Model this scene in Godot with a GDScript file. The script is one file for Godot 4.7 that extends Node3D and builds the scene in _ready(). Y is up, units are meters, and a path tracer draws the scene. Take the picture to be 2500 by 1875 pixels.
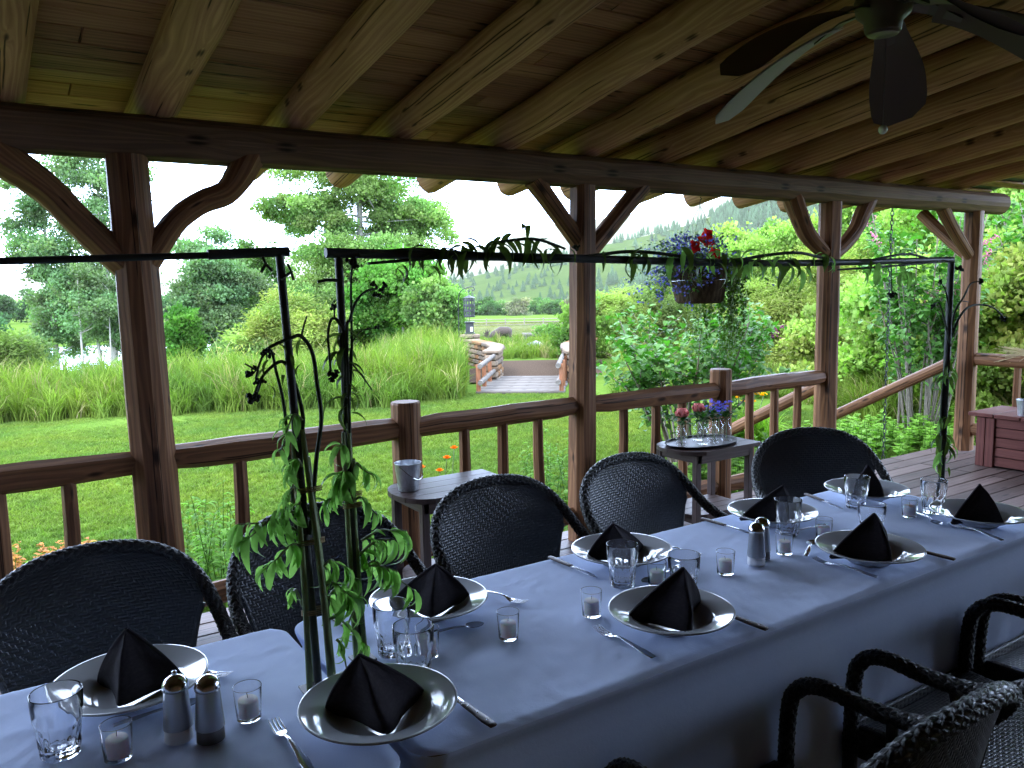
extends Node3D

# ------------------------------------------------------------------ mesh builder
class B:
	var v := PackedVector3Array()
	var u := PackedVector2Array()
	var k := PackedInt32Array()
	var c := PackedColorArray()
	var col := Color(1, 1, 1)

	func p(a: Vector3, t: Vector2 = Vector2.ZERO) -> int:
		v.append(a)
		u.append(t)
		c.append(col)
		return v.size() - 1

	# corners counter-clockwise seen from outside
	func tri(a: int, b: int, d: int) -> void:
		k.append(a)
		k.append(d)
		k.append(b)

	func quad(a: int, b: int, d: int, e: int) -> void:
		tri(a, b, d)
		tri(a, d, e)

	func fq(a: Vector3, b: Vector3, d: Vector3, e: Vector3, uo: Vector2 = Vector2.ZERO) -> void:
		var w := (b - a).length()
		var h := (e - a).length()
		quad(p(a, uo), p(b, uo + Vector2(w, 0) * 2.0), p(d, uo + Vector2(w, h) * 2.0), p(e, uo + Vector2(0, h) * 2.0))

	func ft(a: Vector3, b: Vector3, d: Vector3) -> void:
		tri(p(a), p(b), p(d))

	# bevelled box; the grain (uv.y, half a metre per repeat of one half) runs along the longest side
	func box(at: Vector3, s: Vector3, bev: float = 0.0, bs: Basis = Basis(), uo: Vector2 = Vector2.ZERO) -> void:
		var h := s * 0.5
		var long := 0
		if s.y > s.x and s.y >= s.z:
			long = 1
		elif s.z > s.x and s.z > s.y:
			long = 2
		for ax in 3:
			var i := (ax + 1) % 3
			var j := (ax + 2) % 3
			for sg in [-1.0, 1.0]:
				var q: Array[int] = []
				for m in [[-1.0, -1.0], [1.0, -1.0], [1.0, 1.0], [-1.0, 1.0]]:
					var e := Vector3.ZERO
					e[ax] = sg * h[ax]
					e[i] = m[0] * (h[i] - bev)
					e[j] = m[1] * (h[j] - bev)
					var t := Vector2(e[i], e[j])
					if i == long:
						t = Vector2(e[j], e[i])
					elif j != long and ax != long:
						t = Vector2(e[i], e[j])
					q.append(p(at + bs * e, uo + Vector2(t.x * 2.0, t.y * 0.5)))
				if sg > 0:
					quad(q[0], q[1], q[2], q[3])
				else:
					quad(q[3], q[2], q[1], q[0])
		if bev <= 0.0:
			return
		for ax in 3:      # edges along ax
			var i := (ax + 1) % 3
			var j := (ax + 2) % 3
			for si in [-1.0, 1.0]:
				for sj in [-1.0, 1.0]:
					var q: Array[Vector3] = []
					for m in [[-1.0, 0], [1.0, 0], [1.0, 1], [-1.0, 1]]:
						var e := Vector3.ZERO
						e[ax] = m[0] * (h[ax] - bev)
						e[i] = si * (h[i] if m[1] == 0 else h[i] - bev)
						e[j] = sj * (h[j] - bev if m[1] == 0 else h[j])
						q.append(at + bs * e)
					var ids: Array[int] = []
					for w in 4:
						ids.append(p(q[w], uo + Vector2(0.02 * (w / 2), (q[w] - at).dot(bs[ax]) * 0.5)))
					if si * sj > 0:
						quad(ids[0], ids[1], ids[2], ids[3])
					else:
						quad(ids[3], ids[2], ids[1], ids[0])
		for sx in [-1.0, 1.0]:
			for sy in [-1.0, 1.0]:
				for sz in [-1.0, 1.0]:
					var a := at + bs * Vector3(sx * h.x, sy * (h.y - bev), sz * (h.z - bev))
					var b := at + bs * Vector3(sx * (h.x - bev), sy * h.y, sz * (h.z - bev))
					var d := at + bs * Vector3(sx * (h.x - bev), sy * (h.y - bev), sz * h.z)
					if sx * sy * sz > 0:
						tri(p(a, uo), p(b, uo), p(d, uo))
					else:
						tri(p(a, uo), p(d, uo), p(b, uo))

	# a tube through points; flat = faceted like a hewn log; jit = uneven radius
	func tube(path: Array, rad, sides: int = 8, flat: bool = false, cap: bool = true, jit: float = 0.0, seed_: int = 1, uo: Vector2 = Vector2.ZERO) -> void:
		var n := path.size()
		var rng := RandomNumberGenerator.new()
		rng.seed = seed_
		var t0: Vector3 = (path[1] - path[0]).normalized()
		var x := t0.cross(Vector3(0.31, 0.2, 0.93) if absf(t0.z) < 0.9 else Vector3(1, 0.1, 0)).normalized()
		var rings: Array = []
		var lens: Array = []
		var len := 0.0
		var face := PackedFloat32Array()
		for s in sides:
			face.append(1.0 + rng.randf_range(-jit, jit))
		var turn := PackedFloat32Array()
		for s in sides:
			turn.append(rng.randf_range(-0.25, 0.25) * TAU / sides if jit > 0.0 else 0.0)
		var rmean: float = rad if rad is float else rad[0]
		for i in n:
			var t: Vector3 = (path[mini(i + 1, n - 1)] - path[maxi(i - 1, 0)]).normalized()
			x = (x - t * x.dot(t)).normalized()
			var y := t.cross(x)
			var r: float = rad if rad is float else rad[i]
			if i > 0:
				len += (path[i] - path[i - 1]).length()
			lens.append(len)
			var ring := PackedVector3Array()
			for s in sides:
				var a := TAU * s / sides + turn[s]
				var rr := r * face[s] * (1.0 + rng.randf_range(-jit, jit) * 0.45)
				ring.append(path[i] + (x * cos(a) + y * sin(a)) * rr)
			rings.append(ring)
		var cu := TAU * rmean * 2.0
		if flat:
			for i in n - 1:
				for s in sides:
					var s2 := (s + 1) % sides
					var ua := uo.x + cu * s / sides
					var ub := uo.x + cu * (s + 1) / sides
					quad(p(rings[i][s], Vector2(ua, uo.y + lens[i] * 0.5)), p(rings[i][s2], Vector2(ub, uo.y + lens[i] * 0.5)),
						p(rings[i + 1][s2], Vector2(ub, uo.y + lens[i + 1] * 0.5)), p(rings[i + 1][s], Vector2(ua, uo.y + lens[i + 1] * 0.5)))
		else:
			var first := v.size()
			for i in n:
				for s in sides + 1:
					p(rings[i][s % sides], Vector2(uo.x + cu * s / sides, uo.y + lens[i] * 0.5))
			for i in n - 1:
				for s in sides:
					var a := first + i * (sides + 1) + s
					quad(a, a + 1, a + sides + 2, a + sides + 1)
		if cap:
			for e in 2:
				var i := 0 if e == 0 else n - 1
				var m := p(path[i], uo)
				var ids: Array[int] = []
				for s in sides:
					ids.append(p(rings[i][s], uo + Vector2(0.06 * cos(TAU * s / sides), 0.03 * sin(TAU * s / sides))))
				for s in sides:
					if e == 0:
						tri(m, ids[(s + 1) % sides], ids[s])
					else:
						tri(m, ids[s], ids[(s + 1) % sides])

	# profile of (radius, height), from the bottom outside upwards
	func lathe(prof: Array, segs: int = 24, at: Vector3 = Vector3.ZERO, wob = null) -> void:
		var first := v.size()
		var n := prof.size()
		for i in n:
			for s in segs + 1:
				var a := TAU * s / segs
				var r: float = prof[i].x
				if wob != null:
					r = wob.call(i, a, r)
				p(at + Vector3(cos(a) * r, prof[i].y, -sin(a) * r), Vector2(float(s) / segs, float(i) / n))
		for i in n - 1:
			for s in segs:
				var a := first + i * (segs + 1) + s
				quad(a, a + 1, a + segs + 2, a + segs + 1)

	# rows of points, rows running up and columns to the right seen from the front
	func sheet(rows: Array, uv_scale: Vector2 = Vector2.ONE) -> void:
		var first := v.size()
		var w: int = rows[0].size()
		for i in rows.size():
			for j in w:
				p(rows[i][j], Vector2(float(j) / (w - 1), float(i) / (rows.size() - 1)) * uv_scale)
		for i in rows.size() - 1:
			for j in w - 1:
				var a := first + i * w + j
				quad(a, a + 1, a + w + 1, a + w)

	func ball(at: Vector3, r: Vector3, rows: int = 6, segs: int = 8, bs: Basis = Basis()) -> void:
		var first := v.size()
		for i in rows + 1:
			var b := PI * i / rows - PI / 2
			for s in segs + 1:
				var a := TAU * s / segs
				p(at + bs * Vector3(cos(a) * cos(b) * r.x, sin(b) * r.y, -sin(a) * cos(b) * r.z), Vector2(float(s) / segs, float(i) / rows))
		for i in rows:
			for s in segs:
				var a := first + i * (segs + 1) + s
				quad(a, a + 1, a + segs + 2, a + segs + 1)

	func mesh() -> ArrayMesh:
		var nn := PackedVector3Array()
		nn.resize(v.size())
		for i in range(0, k.size(), 3):
			var a := v[k[i]]
			var f := (v[k[i + 2]] - a).cross(v[k[i + 1]] - a)
			nn[k[i]] += f
			nn[k[i + 1]] += f
			nn[k[i + 2]] += f
		# joins the seam of closed rings: same place and near-same direction
		for i in nn.size():
			nn[i] = nn[i].normalized() if nn[i].length_squared() > 1e-20 else Vector3.UP
		var arr := []
		arr.resize(Mesh.ARRAY_MAX)
		arr[Mesh.ARRAY_VERTEX] = v
		arr[Mesh.ARRAY_NORMAL] = nn
		arr[Mesh.ARRAY_TEX_UV] = u
		arr[Mesh.ARRAY_COLOR] = c
		arr[Mesh.ARRAY_INDEX] = k
		var m := ArrayMesh.new()
		m.add_surface_from_arrays(Mesh.PRIMITIVE_TRIANGLES, arr)
		return m


# ------------------------------------------------------------------ naming and tagging
var taken := {}
var rng := RandomNumberGenerator.new()
var M := {}


func numbered(parent: Node, called: String) -> String:
	var key := str(parent.get_instance_id()) + called
	var n: int = taken.get(key, 0)
	taken[key] = n + 1
	return called if n == 0 else "%s_%03d" % [called, n]


func tag(o: Node, label: String = "", category: String = "", group: String = "", kind: String = "") -> void:
	for m in [["label", label], ["category", category], ["group", group], ["kind", kind]]:
		if m[1] != "":
			o.set_meta(m[0], m[1])


func put(called: String, m: Mesh, mat: Material, parent: Node = self, xf: Transform3D = Transform3D()) -> MeshInstance3D:
	var o := MeshInstance3D.new()
	o.name = numbered(parent, called)
	o.mesh = m
	o.material_override = mat
	o.transform = xf
	parent.add_child(o, true)
	return o


func obj(called: String, b: B, mat: Material, parent: Node = self, xf: Transform3D = Transform3D()) -> MeshInstance3D:
	return put(called, b.mesh(), mat, parent, xf)


func thing(called: String, label: String, category: String, at: Vector3 = Vector3.ZERO, turn: float = 0.0, group: String = "") -> Node3D:
	var o := Node3D.new()
	o.name = numbered(self, called)
	add_child(o, true)
	o.position = at
	o.rotation.y = turn
	tag(o, label, category, group)
	return o


func again(o: Node3D, base_name: String, label: String, at: Vector3, turn: float = 0.0) -> Node3D:
	var r: Node3D = o.duplicate()
	r.name = numbered(self, base_name)
	add_child(r, true)
	r.position = at
	r.rotation.y = turn
	if label != "":
		r.set_meta("label", label)
	return r


func copies(called: String, m: Mesh, mat: Material, list: Array, parent: Node = self) -> MultiMeshInstance3D:
	# list of [Transform3D, Color]
	var mm := MultiMesh.new()
	mm.transform_format = MultiMesh.TRANSFORM_3D
	mm.use_colors = true
	mm.mesh = m
	mm.instance_count = list.size()
	for i in list.size():
		mm.set_instance_transform(i, list[i][0])
		var cc: Color = list[i][1]
		cc.a = 1.0
		mm.set_instance_color(i, cc)
	var q := MultiMeshInstance3D.new()
	q.name = numbered(parent, called)
	q.multimesh = mm
	q.material_override = mat
	parent.add_child(q, true)
	q.set_meta("kind", "stuff")
	return q


func spline(pts: Array, per: int = 5) -> Array:
	var out: Array = []
	var n := pts.size()
	for i in n - 1:
		var a: Vector3 = pts[maxi(i - 1, 0)]
		var d: Vector3 = pts[mini(i + 2, n - 1)]
		for j in per:
			out.append((pts[i] as Vector3).cubic_interpolate(pts[i + 1], a, d, float(j) / per))
	out.append(pts[n - 1])
	return out


func lerped(vals: Array, count: int) -> Array:
	var out: Array = []
	for i in count:
		var f := float(i) / (count - 1) * (vals.size() - 1)
		var a := mini(int(f), vals.size() - 2)
		out.append(lerpf(vals[a], vals[a + 1], f - a))
	return out


func pol(az: float, d: float) -> Vector3:
	return Vector3(sin(deg_to_rad(az)) * d, 0, -cos(deg_to_rad(az)) * d)


# ------------------------------------------------------------------ textures and materials
func picture(w: int, h: int, f: Callable) -> ImageTexture:
	var by := PackedByteArray()
	by.resize(w * h * 3)
	for y in h:
		for x in w:
			var q: Color = f.call(x, y)
			var o := (y * w + x) * 3
			by[o] = clampi(int(q.r * 255.0), 0, 255)
			by[o + 1] = clampi(int(q.g * 255.0), 0, 255)
			by[o + 2] = clampi(int(q.b * 255.0), 0, 255)
	return ImageTexture.create_from_image(Image.create_from_data(w, h, false, Image.FORMAT_RGB8, by))


func noise(seed_: int, freq: float, oct: int = 3) -> FastNoiseLite:
	var n := FastNoiseLite.new()
	n.seed = seed_
	n.frequency = freq
	n.noise_type = FastNoiseLite.TYPE_SIMPLEX_SMOOTH
	n.fractal_octaves = oct
	return n


func lin(r: float, g: float, b: float) -> Color:
	return Color(r, g, b).linear_to_srgb()


# wood: grain along y; mirrored so that it repeats without a seam
func wood(seed_: int, dark: Color, light: Color, knots: int, w: int = 192, h: int = 384) -> ImageTexture:
	var n1 := noise(seed_, 0.012, 3)
	var n2 := noise(seed_ + 5, 0.05, 2)
	var r := RandomNumberGenerator.new()
	r.seed = seed_
	var kn: Array = []
	for i in knots:
		kn.append(Vector3(r.randf() * w, r.randf() * h, r.randf_range(3.5, 8.0)))
	var cr: Array = []
	for i in (5 if knots > 1 else 0):
		cr.append(Vector3(r.randf() * w * 0.5, r.randf() * h * 0.5, r.randf_range(14.0, 60.0)))
	return picture(w, h, func(x: int, y: int) -> Color:
		var xx: float = w - 1 - x if x > w / 2.0 else float(x)
		var yy: float = h - 1 - y if y > h / 2.0 else float(y)
		var warp := n1.get_noise_2d(xx, yy * 0.35) * 14.0
		var dk := 0.0
		for q: Vector3 in kn:
			var dx := (xx * 2.0 - q.x)
			var dy := (yy * 2.0 - q.y) * 0.45
			var dd := sqrt(dx * dx + dy * dy)
			dk = maxf(dk, clampf(1.4 - dd / q.z, 0.0, 1.0))
			warp += 9.0 * exp(-dd * dd / (q.z * q.z * 6.0)) * signf(dx)
		var g := 0.5 + 0.5 * sin((xx + warp) * 0.55)
		var f := 0.5 + 0.5 * n2.get_noise_2d((xx + warp) * 5.0, yy * 0.22)
		var t := clampf(0.15 + 0.35 * g * g + 0.55 * f + 0.35 * n1.get_noise_2d(xx * 0.7 + 400, yy * 0.5), 0, 1)
		# drying cracks run along the grain
		var ck := 0.0
		for q: Vector3 in cr:
			if absf(yy - q.y) < q.z:
				var off := absf(xx + n1.get_noise_2d(q.x * 9.0, yy * 0.45) * 3.0 - q.x)
				ck = maxf(ck, clampf(1.3 - off * 1.2, 0, 1) * clampf((q.z - absf(yy - q.y)) * 0.12, 0, 1))
		return dark.lerp(light, t).lerp(dark * 0.45, dk * 0.85).lerp(dark * 0.2, ck * 0.9))


func mat(called: String, albedo: Color, rough: float = 0.8, metal: float = 0.0) -> StandardMaterial3D:
	var m := StandardMaterial3D.new()
	m.resource_name = called
	m.albedo_color = albedo
	m.roughness = rough
	m.metallic = metal
	M[called] = m
	return m


func textured(called: String, t: Texture2D, rough: float, bump: float = 0.0, scale: Vector2 = Vector2.ONE, h: Texture2D = null) -> StandardMaterial3D:
	var m := mat(called, Color.WHITE, rough)
	m.albedo_texture = t
	m.uv1_scale = Vector3(scale.x, scale.y, 1)
	if bump > 0.0:
		m.heightmap_enabled = true
		m.heightmap_texture = h if h else t
		m.heightmap_scale = bump
	return m


func leafy(called: String, back: Color, amount: float, rough: float = 0.55) -> StandardMaterial3D:
	var m := mat(called, Color.WHITE, rough)
	m.vertex_color_use_as_albedo = true
	m.backlight_enabled = true
	m.backlight = Color(back.r * amount, back.g * amount, back.b * amount).linear_to_srgb()
	m.metallic_specular = 0.35
	return m


func speckle(seed_: int, a: Color, b: Color, f1: float, f2: float, size: int = 256) -> ImageTexture:
	var n1 := noise(seed_, f1, 4)
	var n2 := noise(seed_ + 9, f2, 2)
	return picture(size, size, func(x: int, y: int) -> Color:
		var xx: float = size - 1 - x if x > size / 2.0 else float(x)
		var yy: float = size - 1 - y if y > size / 2.0 else float(y)
		var t := clampf(0.5 + 0.55 * n1.get_noise_2d(xx, yy) + 0.45 * n2.get_noise_2d(xx, yy), 0, 1)
		return a.lerp(b, t))


func make_materials() -> void:
	textured("log_stain", wood(3, lin(0.078, 0.037, 0.019), lin(0.25, 0.122, 0.058), 3), 0.5, 0.25)
	textured("log_dark", wood(7, lin(0.07, 0.04, 0.024), lin(0.18, 0.105, 0.06), 3), 0.6, 0.25)
	textured("log_pine", wood(11, lin(0.25, 0.12, 0.062), lin(0.53, 0.30, 0.16), 2), 0.6, 0.2)
	textured("ceiling_board", wood(17, lin(0.17, 0.075, 0.042), lin(0.34, 0.165, 0.092), 2), 0.55, 0.12)
	textured("ceiling_board_pale", wood(19, lin(0.23, 0.108, 0.057), lin(0.43, 0.22, 0.12), 2), 0.55, 0.12)
	textured("deck_board", wood(23, lin(0.088, 0.058, 0.05), lin(0.18, 0.128, 0.115), 2), 0.42, 0.15)
	textured("bench_wood", wood(29, lin(0.09, 0.03, 0.024), lin(0.17, 0.062, 0.05), 1), 0.55, 0.1)
	textured("side_table_wood", wood(31, lin(0.05, 0.033, 0.029), lin(0.105, 0.074, 0.067), 1), 0.42, 0.12)
	textured("grey_timber", wood(37, lin(0.08, 0.071, 0.063), lin(0.175, 0.157, 0.142), 2), 0.8, 0.25)
	textured("rusty_post", wood(41, lin(0.13, 0.055, 0.03), lin(0.28, 0.125, 0.07), 2), 0.75, 0.2)
	textured("knife_handle", wood(43, lin(0.025, 0.012, 0.008), lin(0.08, 0.035, 0.02), 0), 0.4)
	var s := 16
	var weave := picture(96, 96, func(x: int, y: int) -> Color:
		var i := x / s
		var j := y / s
		var fx := fmod(x + 0.5, s) / s * 2.0 - 1.0
		var fy := fmod(y + 0.5, s) / s * 2.0 - 1.0
		var across := (i + j) % 3 != 0
		var hh := sqrt(1.0 - fy * fy * 0.96) if across else sqrt(1.0 - fx * fx * 0.96) * 0.8
		if across:
			var run := (i + j) % 3
			var along := (fx + (1.0 if run == 2 else -1.0)) * 0.5
			hh *= 1.0 - 0.35 * along * along
		return Color(hh, hh, hh))
	var tone := picture(96, 96, func(x: int, y: int) -> Color:
		var i := x / s
		var j := y / s
		var across := (i + j) % 3 != 0
		var q := 0.12 + 0.03 * float((i * 7 + j * 3) % 5) / 5.0 if across else 0.09
		return Color(q, q * 0.97, q * 0.95))
	textured("wicker", tone, 0.34, 0.22, Vector2(17, 17), weave)
	textured("wicker_rim", tone, 0.34, 0.2, Vector2(20, 16), weave)
	var lint := speckle(51, Color(0.35, 0.35, 0.35), Color(0.75, 0.75, 0.75), 0.05, 0.3, 256)
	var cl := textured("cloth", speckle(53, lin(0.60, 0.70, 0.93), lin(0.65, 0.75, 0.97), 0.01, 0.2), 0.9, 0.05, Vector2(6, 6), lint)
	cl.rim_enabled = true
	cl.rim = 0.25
	var nap := textured("napkin", speckle(55, lin(0.024, 0.021, 0.025), lin(0.042, 0.037, 0.043), 0.02, 0.3), 0.95, 0.06, Vector2(3, 3), lint)
	nap.rim_enabled = true
	nap.rim = 0.15
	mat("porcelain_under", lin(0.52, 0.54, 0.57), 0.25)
	var por := mat("porcelain_shaded", lin(0.41, 0.425, 0.44), 0.1)  # white dish toned darker, shade of the wells put into its colour
	por.clearcoat_enabled = true
	por.clearcoat = 0.2
	por.clearcoat_roughness = 0.04
	var g := mat("glass", Color(1, 1, 1, 0), 0.02)
	g.refraction_enabled = true
	g.refraction_scale = 0.05
	var th := mat("thin_glass", Color(0.96, 0.98, 1, 0.03), 0.03)
	th.transparency = BaseMaterial3D.TRANSPARENCY_ALPHA
	var wax := mat("wax", lin(0.86, 0.86, 0.83), 0.6)
	wax.subsurf_scatter_enabled = true
	wax.subsurf_scatter_strength = 0.3
	mat("wick", lin(0.12, 0.1, 0.08), 0.9)
	mat("salt", lin(0.75, 0.75, 0.75), 0.9)
	mat("pepper", lin(0.06, 0.05, 0.045), 0.9)
	mat("steel", lin(0.56, 0.57, 0.6), 0.16, 1.0)
	mat("brushed_steel", lin(0.33, 0.34, 0.36), 0.3, 1.0)
	textured("galvanised", speckle(61, lin(0.38, 0.4, 0.43), lin(0.6, 0.62, 0.65), 0.03, 0.12), 0.35).metallic = 0.85
	mat("black_metal", lin(0.012, 0.013, 0.014), 0.45)
	mat("pole_metal", lin(0.018, 0.02, 0.02), 0.5)
	mat("twine", lin(0.25, 0.17, 0.08), 0.95)
	textured("stem", speckle(63, lin(0.10, 0.14, 0.05), lin(0.27, 0.34, 0.14), 0.02, 0.1), 0.5)
	mat("green_stem", lin(0.06, 0.13, 0.025), 0.8).metallic_specular = 0.1
	mat("dark_stem", lin(0.02, 0.03, 0.012), 0.7)
	mat("seed_head", lin(0.015, 0.018, 0.01), 0.9)
	leafy("leaf", Color(0.5, 1.0, 0.2), 0.75, 0.45)
	leafy("tree_leaf", Color(0.7, 1.0, 0.3), 1.0, 0.5)
	leafy("grass", Color(0.75, 1.0, 0.3), 0.9, 0.6)
	leafy("petal", Color(1.0, 0.9, 0.9), 0.6, 0.7)
	textured("bark_pale", speckle(71, lin(0.22, 0.2, 0.16), lin(0.46, 0.44, 0.38), 0.05, 0.2), 0.9, 0.4, Vector2(2, 2))
	textured("bark_grey", speckle(73, lin(0.1, 0.085, 0.065), lin(0.26, 0.225, 0.18), 0.05, 0.2), 0.9, 0.5, Vector2(2, 2))
	var rk := textured("stone", speckle(75, lin(0.115, 0.084, 0.06), lin(0.235, 0.182, 0.135), 0.02, 0.14), 0.9, 0.5)
	rk.uv1_triplanar = true
	rk.uv1_scale = Vector3(2.2, 2.2, 2.2)
	var bl := textured("boulder", speckle(77, lin(0.14, 0.14, 0.145), lin(0.34, 0.34, 0.35), 0.02, 0.14), 0.9, 0.8)
	bl.uv1_triplanar = true
	var gr := textured("gravel", speckle(79, lin(0.032, 0.022, 0.016), lin(0.10, 0.074, 0.056), 0.09, 0.35), 0.95, 1.2)
	gr.uv1_triplanar = true
	gr.uv1_world_triplanar = true
	gr.uv1_scale = Vector3(0.9, 0.9, 0.9)
	var lw := textured("turf", speckle(81, lin(0.045, 0.085, 0.014), lin(0.095, 0.145, 0.026), 0.012, 0.2, 512), 0.95)
	lw.uv1_triplanar = true
	lw.uv1_world_triplanar = true
	lw.uv1_scale = Vector3(0.13, 0.13, 0.13)
	lw.vertex_color_use_as_albedo = true
	var hl := textured("hillside", speckle(83, lin(0.022, 0.042, 0.009), lin(0.05, 0.072, 0.02), 0.01, 0.12, 512), 0.95)
	hl.uv1_triplanar = true
	hl.uv1_world_triplanar = true
	hl.uv1_scale = Vector3(0.004, 0.004, 0.004)
	var ml := textured("mountain", speckle(85, lin(0.03, 0.042, 0.022), lin(0.15, 0.14, 0.095), 0.01, 0.06, 512), 0.95)
	ml.uv1_triplanar = true
	ml.uv1_world_triplanar = true
	ml.uv1_scale = Vector3(0.0008, 0.0011, 0.0008)
	var wt := mat("water", lin(0.02, 0.035, 0.05), 0.06)
	wt.heightmap_enabled = true
	wt.heightmap_texture = speckle(87, Color(0.3, 0.3, 0.3), Color(0.7, 0.7, 0.7), 0.02, 0.1)
	wt.heightmap_scale = 2.0
	wt.uv1_triplanar = true
	wt.uv1_world_triplanar = true
	wt.uv1_scale = Vector3(0.4, 0.4, 0.4)
	var bz := textured("bronze", speckle(89, lin(0.03, 0.022, 0.018), lin(0.085, 0.066, 0.054), 0.03, 0.1), 0.6, 0.6)
	bz.uv1_triplanar = true
	bz.uv1_scale = Vector3(1.5, 1.5, 1.5)
	var co := textured("coir", speckle(91, lin(0.022, 0.015, 0.01), lin(0.1, 0.07, 0.042), 0.04, 0.35), 1.0, 0.8, Vector2(4, 1.5))
	mat("soil", lin(0.03, 0.02, 0.015), 1.0)
	mat("fan_brown", lin(0.06, 0.035, 0.022), 0.6)
	mat("fan_skylit", lin(0.22, 0.19, 0.165), 0.5)  # brown blade toned lighter, skylight put into its colour
	mat("fan_metal", lin(0.1, 0.09, 0.07), 0.35, 0.8)
	mat("crystal", lin(0.7, 0.7, 0.65), 0.1)
	mat("roof_cover", lin(0.05, 0.05, 0.055), 0.9)
	mat("straw", lin(0.5, 0.4, 0.22), 0.9)
	mat("label_white", lin(0.6, 0.6, 0.58), 0.7)
	# dull surfaces reflect little of the bright sky
	for q in [["log_stain", 0.22], ["log_dark", 0.2], ["log_pine", 0.15], ["ceiling_board", 0.15], ["ceiling_board_pale", 0.15], ["deck_board", 0.2], ["grey_timber", 0.1], ["rusty_post", 0.1], ["stone", 0.05], ["boulder", 0.05], ["gravel", 0.0], ["turf", 0.0], ["hillside", 0.0], ["mountain", 0.0], ["bark_pale", 0.05], ["bark_grey", 0.05], ["grass", 0.12], ["tree_leaf", 0.15], ["leaf", 0.25], ["cloth", 0.1], ["coir", 0.1], ["petal", 0.1], ["bronze", 0.2], ["napkin", 0.1], ["bench_wood", 0.25], ["side_table_wood", 0.3]]:
		(M[q[0]] as StandardMaterial3D).metallic_specular = q[1]
	co.metallic_specular = 0.1


func _ready() -> void:
	rng.seed = 20240611
	set_camera()
	set_light()
	make_materials()
	build_ground()
	build_hills()
	build_deck()
	build_roof()
	build_posts()
	build_railings()
	build_outdoor_things()
	build_trees()
	build_shrubs()
	build_tables()
	build_place_settings()
	build_chairs()
	build_side_tables()
	build_bench()
	build_fan()
	build_basket()
	build_chain()
	build_flower_stands()
	build_grass()


func set_camera() -> void:
	var pitch := 0.1202
	var roll := -0.0199
	var yaw := 0.5765
	var fwd := Vector3(sin(yaw) * cos(pitch), -sin(pitch), -cos(yaw) * cos(pitch))
	var right := Vector3(cos(yaw), 0, sin(yaw))
	var up := right.cross(fwd)
	var cam := Camera3D.new()
	cam.name = "camera"
	cam.transform = Transform3D(Basis(right * cos(roll) + up * sin(roll), up * cos(roll) - right * sin(roll), -fwd), Vector3(0, 1.6, 0))
	cam.fov = rad_to_deg(2.0 * atan(829.5 / 1735.0))
	cam.near = 0.05
	cam.far = 15000.0
	add_child(cam)
	cam.current = true


func set_light() -> void:
	var sky := ProceduralSkyMaterial.new()
	sky.sky_top_color = lin(0.45, 0.54, 0.70)
	sky.sky_horizon_color = lin(0.58, 0.75, 1.12)
	sky.sky_curve = 0.3
	sky.sky_energy_multiplier = 2.5
	sky.ground_horizon_color = lin(0.2, 0.25, 0.12)
	sky.ground_bottom_color = lin(0.1, 0.12, 0.05)
	sky.ground_energy_multiplier = 1.0
	# thin high cloud, the same all round
	var n1 := noise(5, 0.9, 5)
	n1.noise_type = FastNoiseLite.TYPE_SIMPLEX_SMOOTH
	var im := Image.create(512, 256, false, Image.FORMAT_RGBA8)
	for y in 256:
		var el := PI * (0.5 - (y + 0.5) / 256.0)
		for x in 512:
			var az := TAU * (x + 0.5) / 512.0
			var d := Vector3(cos(el) * cos(az), sin(el) * 2.6, cos(el) * sin(az))
			var q := smoothstep(-0.1, 0.45, n1.get_noise_3dv(d)) * smoothstep(0.0, 0.08, el)
			im.set_pixel(x, y, Color(1.0, 0.985, 0.97, q * 0.25))
	sky.sky_cover = ImageTexture.create_from_image(im)
	sky.sky_cover_modulate = Color(0.8, 0.8, 0.8, 1)
	var s := Sky.new()
	s.sky_material = sky
	var env := Environment.new()
	env.background_mode = Environment.BG_SKY
	env.sky = s
	env.tonemap_mode = Environment.TONE_MAPPER_LINEAR
	env.tonemap_exposure = 1.98
	env.sdfgi_enabled = true
	env.ssao_enabled = true
	env.ssil_enabled = true
	env.fog_enabled = true
	env.fog_density = 0.00007
	env.fog_light_color = Color(1.0, 0.98, 0.9)
	var we := WorldEnvironment.new()
	we.name = "world_environment"
	we.environment = env
	add_child(we)
	var sun := DirectionalLight3D.new()
	sun.name = "hazy_sun"
	sun.light_color = Color(1.0, 0.90, 0.72)
	sun.light_energy = 0.5
	sun.light_angular_distance = 12.0
	sun.shadow_enabled = true
	sun.sky_mode = DirectionalLight3D.SKY_MODE_LIGHT_ONLY
	add_child(sun)
	sun.look_at_from_position(Vector3(-44, 52, 20), Vector3.ZERO)


# ------------------------------------------------------------------ terrain
func bump(x: float, a: float, b: float) -> float:
	return smoothstep(a, b, x)


func ground_y(x: float, z: float) -> float:
	var d := Vector2(x, z).length()
	var az := rad_to_deg(atan2(x, -z))
	var flat := bump(az, 22.0, 28.0) * (1.0 - bump(az, 41.0, 46.0))
	var start := lerpf(14.5, 24.0, flat)
	var y := -0.45
	if z > 2.0:
		return y
	y -= 1.0 * bump(d, start, start + 11.0)
	y -= 0.55 * bump(d, 25.0, 42.0) + 0.6 * bump(d, 40.0, 64.0)
	y -= 1.65 * bump(d, 62.0, 122.0) + 2.3 * bump(d, 122.0, 250.0) + 2.5 * bump(d, 250.0, 700.0)
	var left := 1.0 - bump(az, 11.5, 14.5)
	y -= left * 0.55 * bump(d, 36.0, 44.0) * (1.0 - bump(d, 60.0, 67.0))
	y += left * (0.95 * bump(d, 60.0, 68.0) + 1.1 * bump(d, 64.0, 122.0))
	return y


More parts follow.
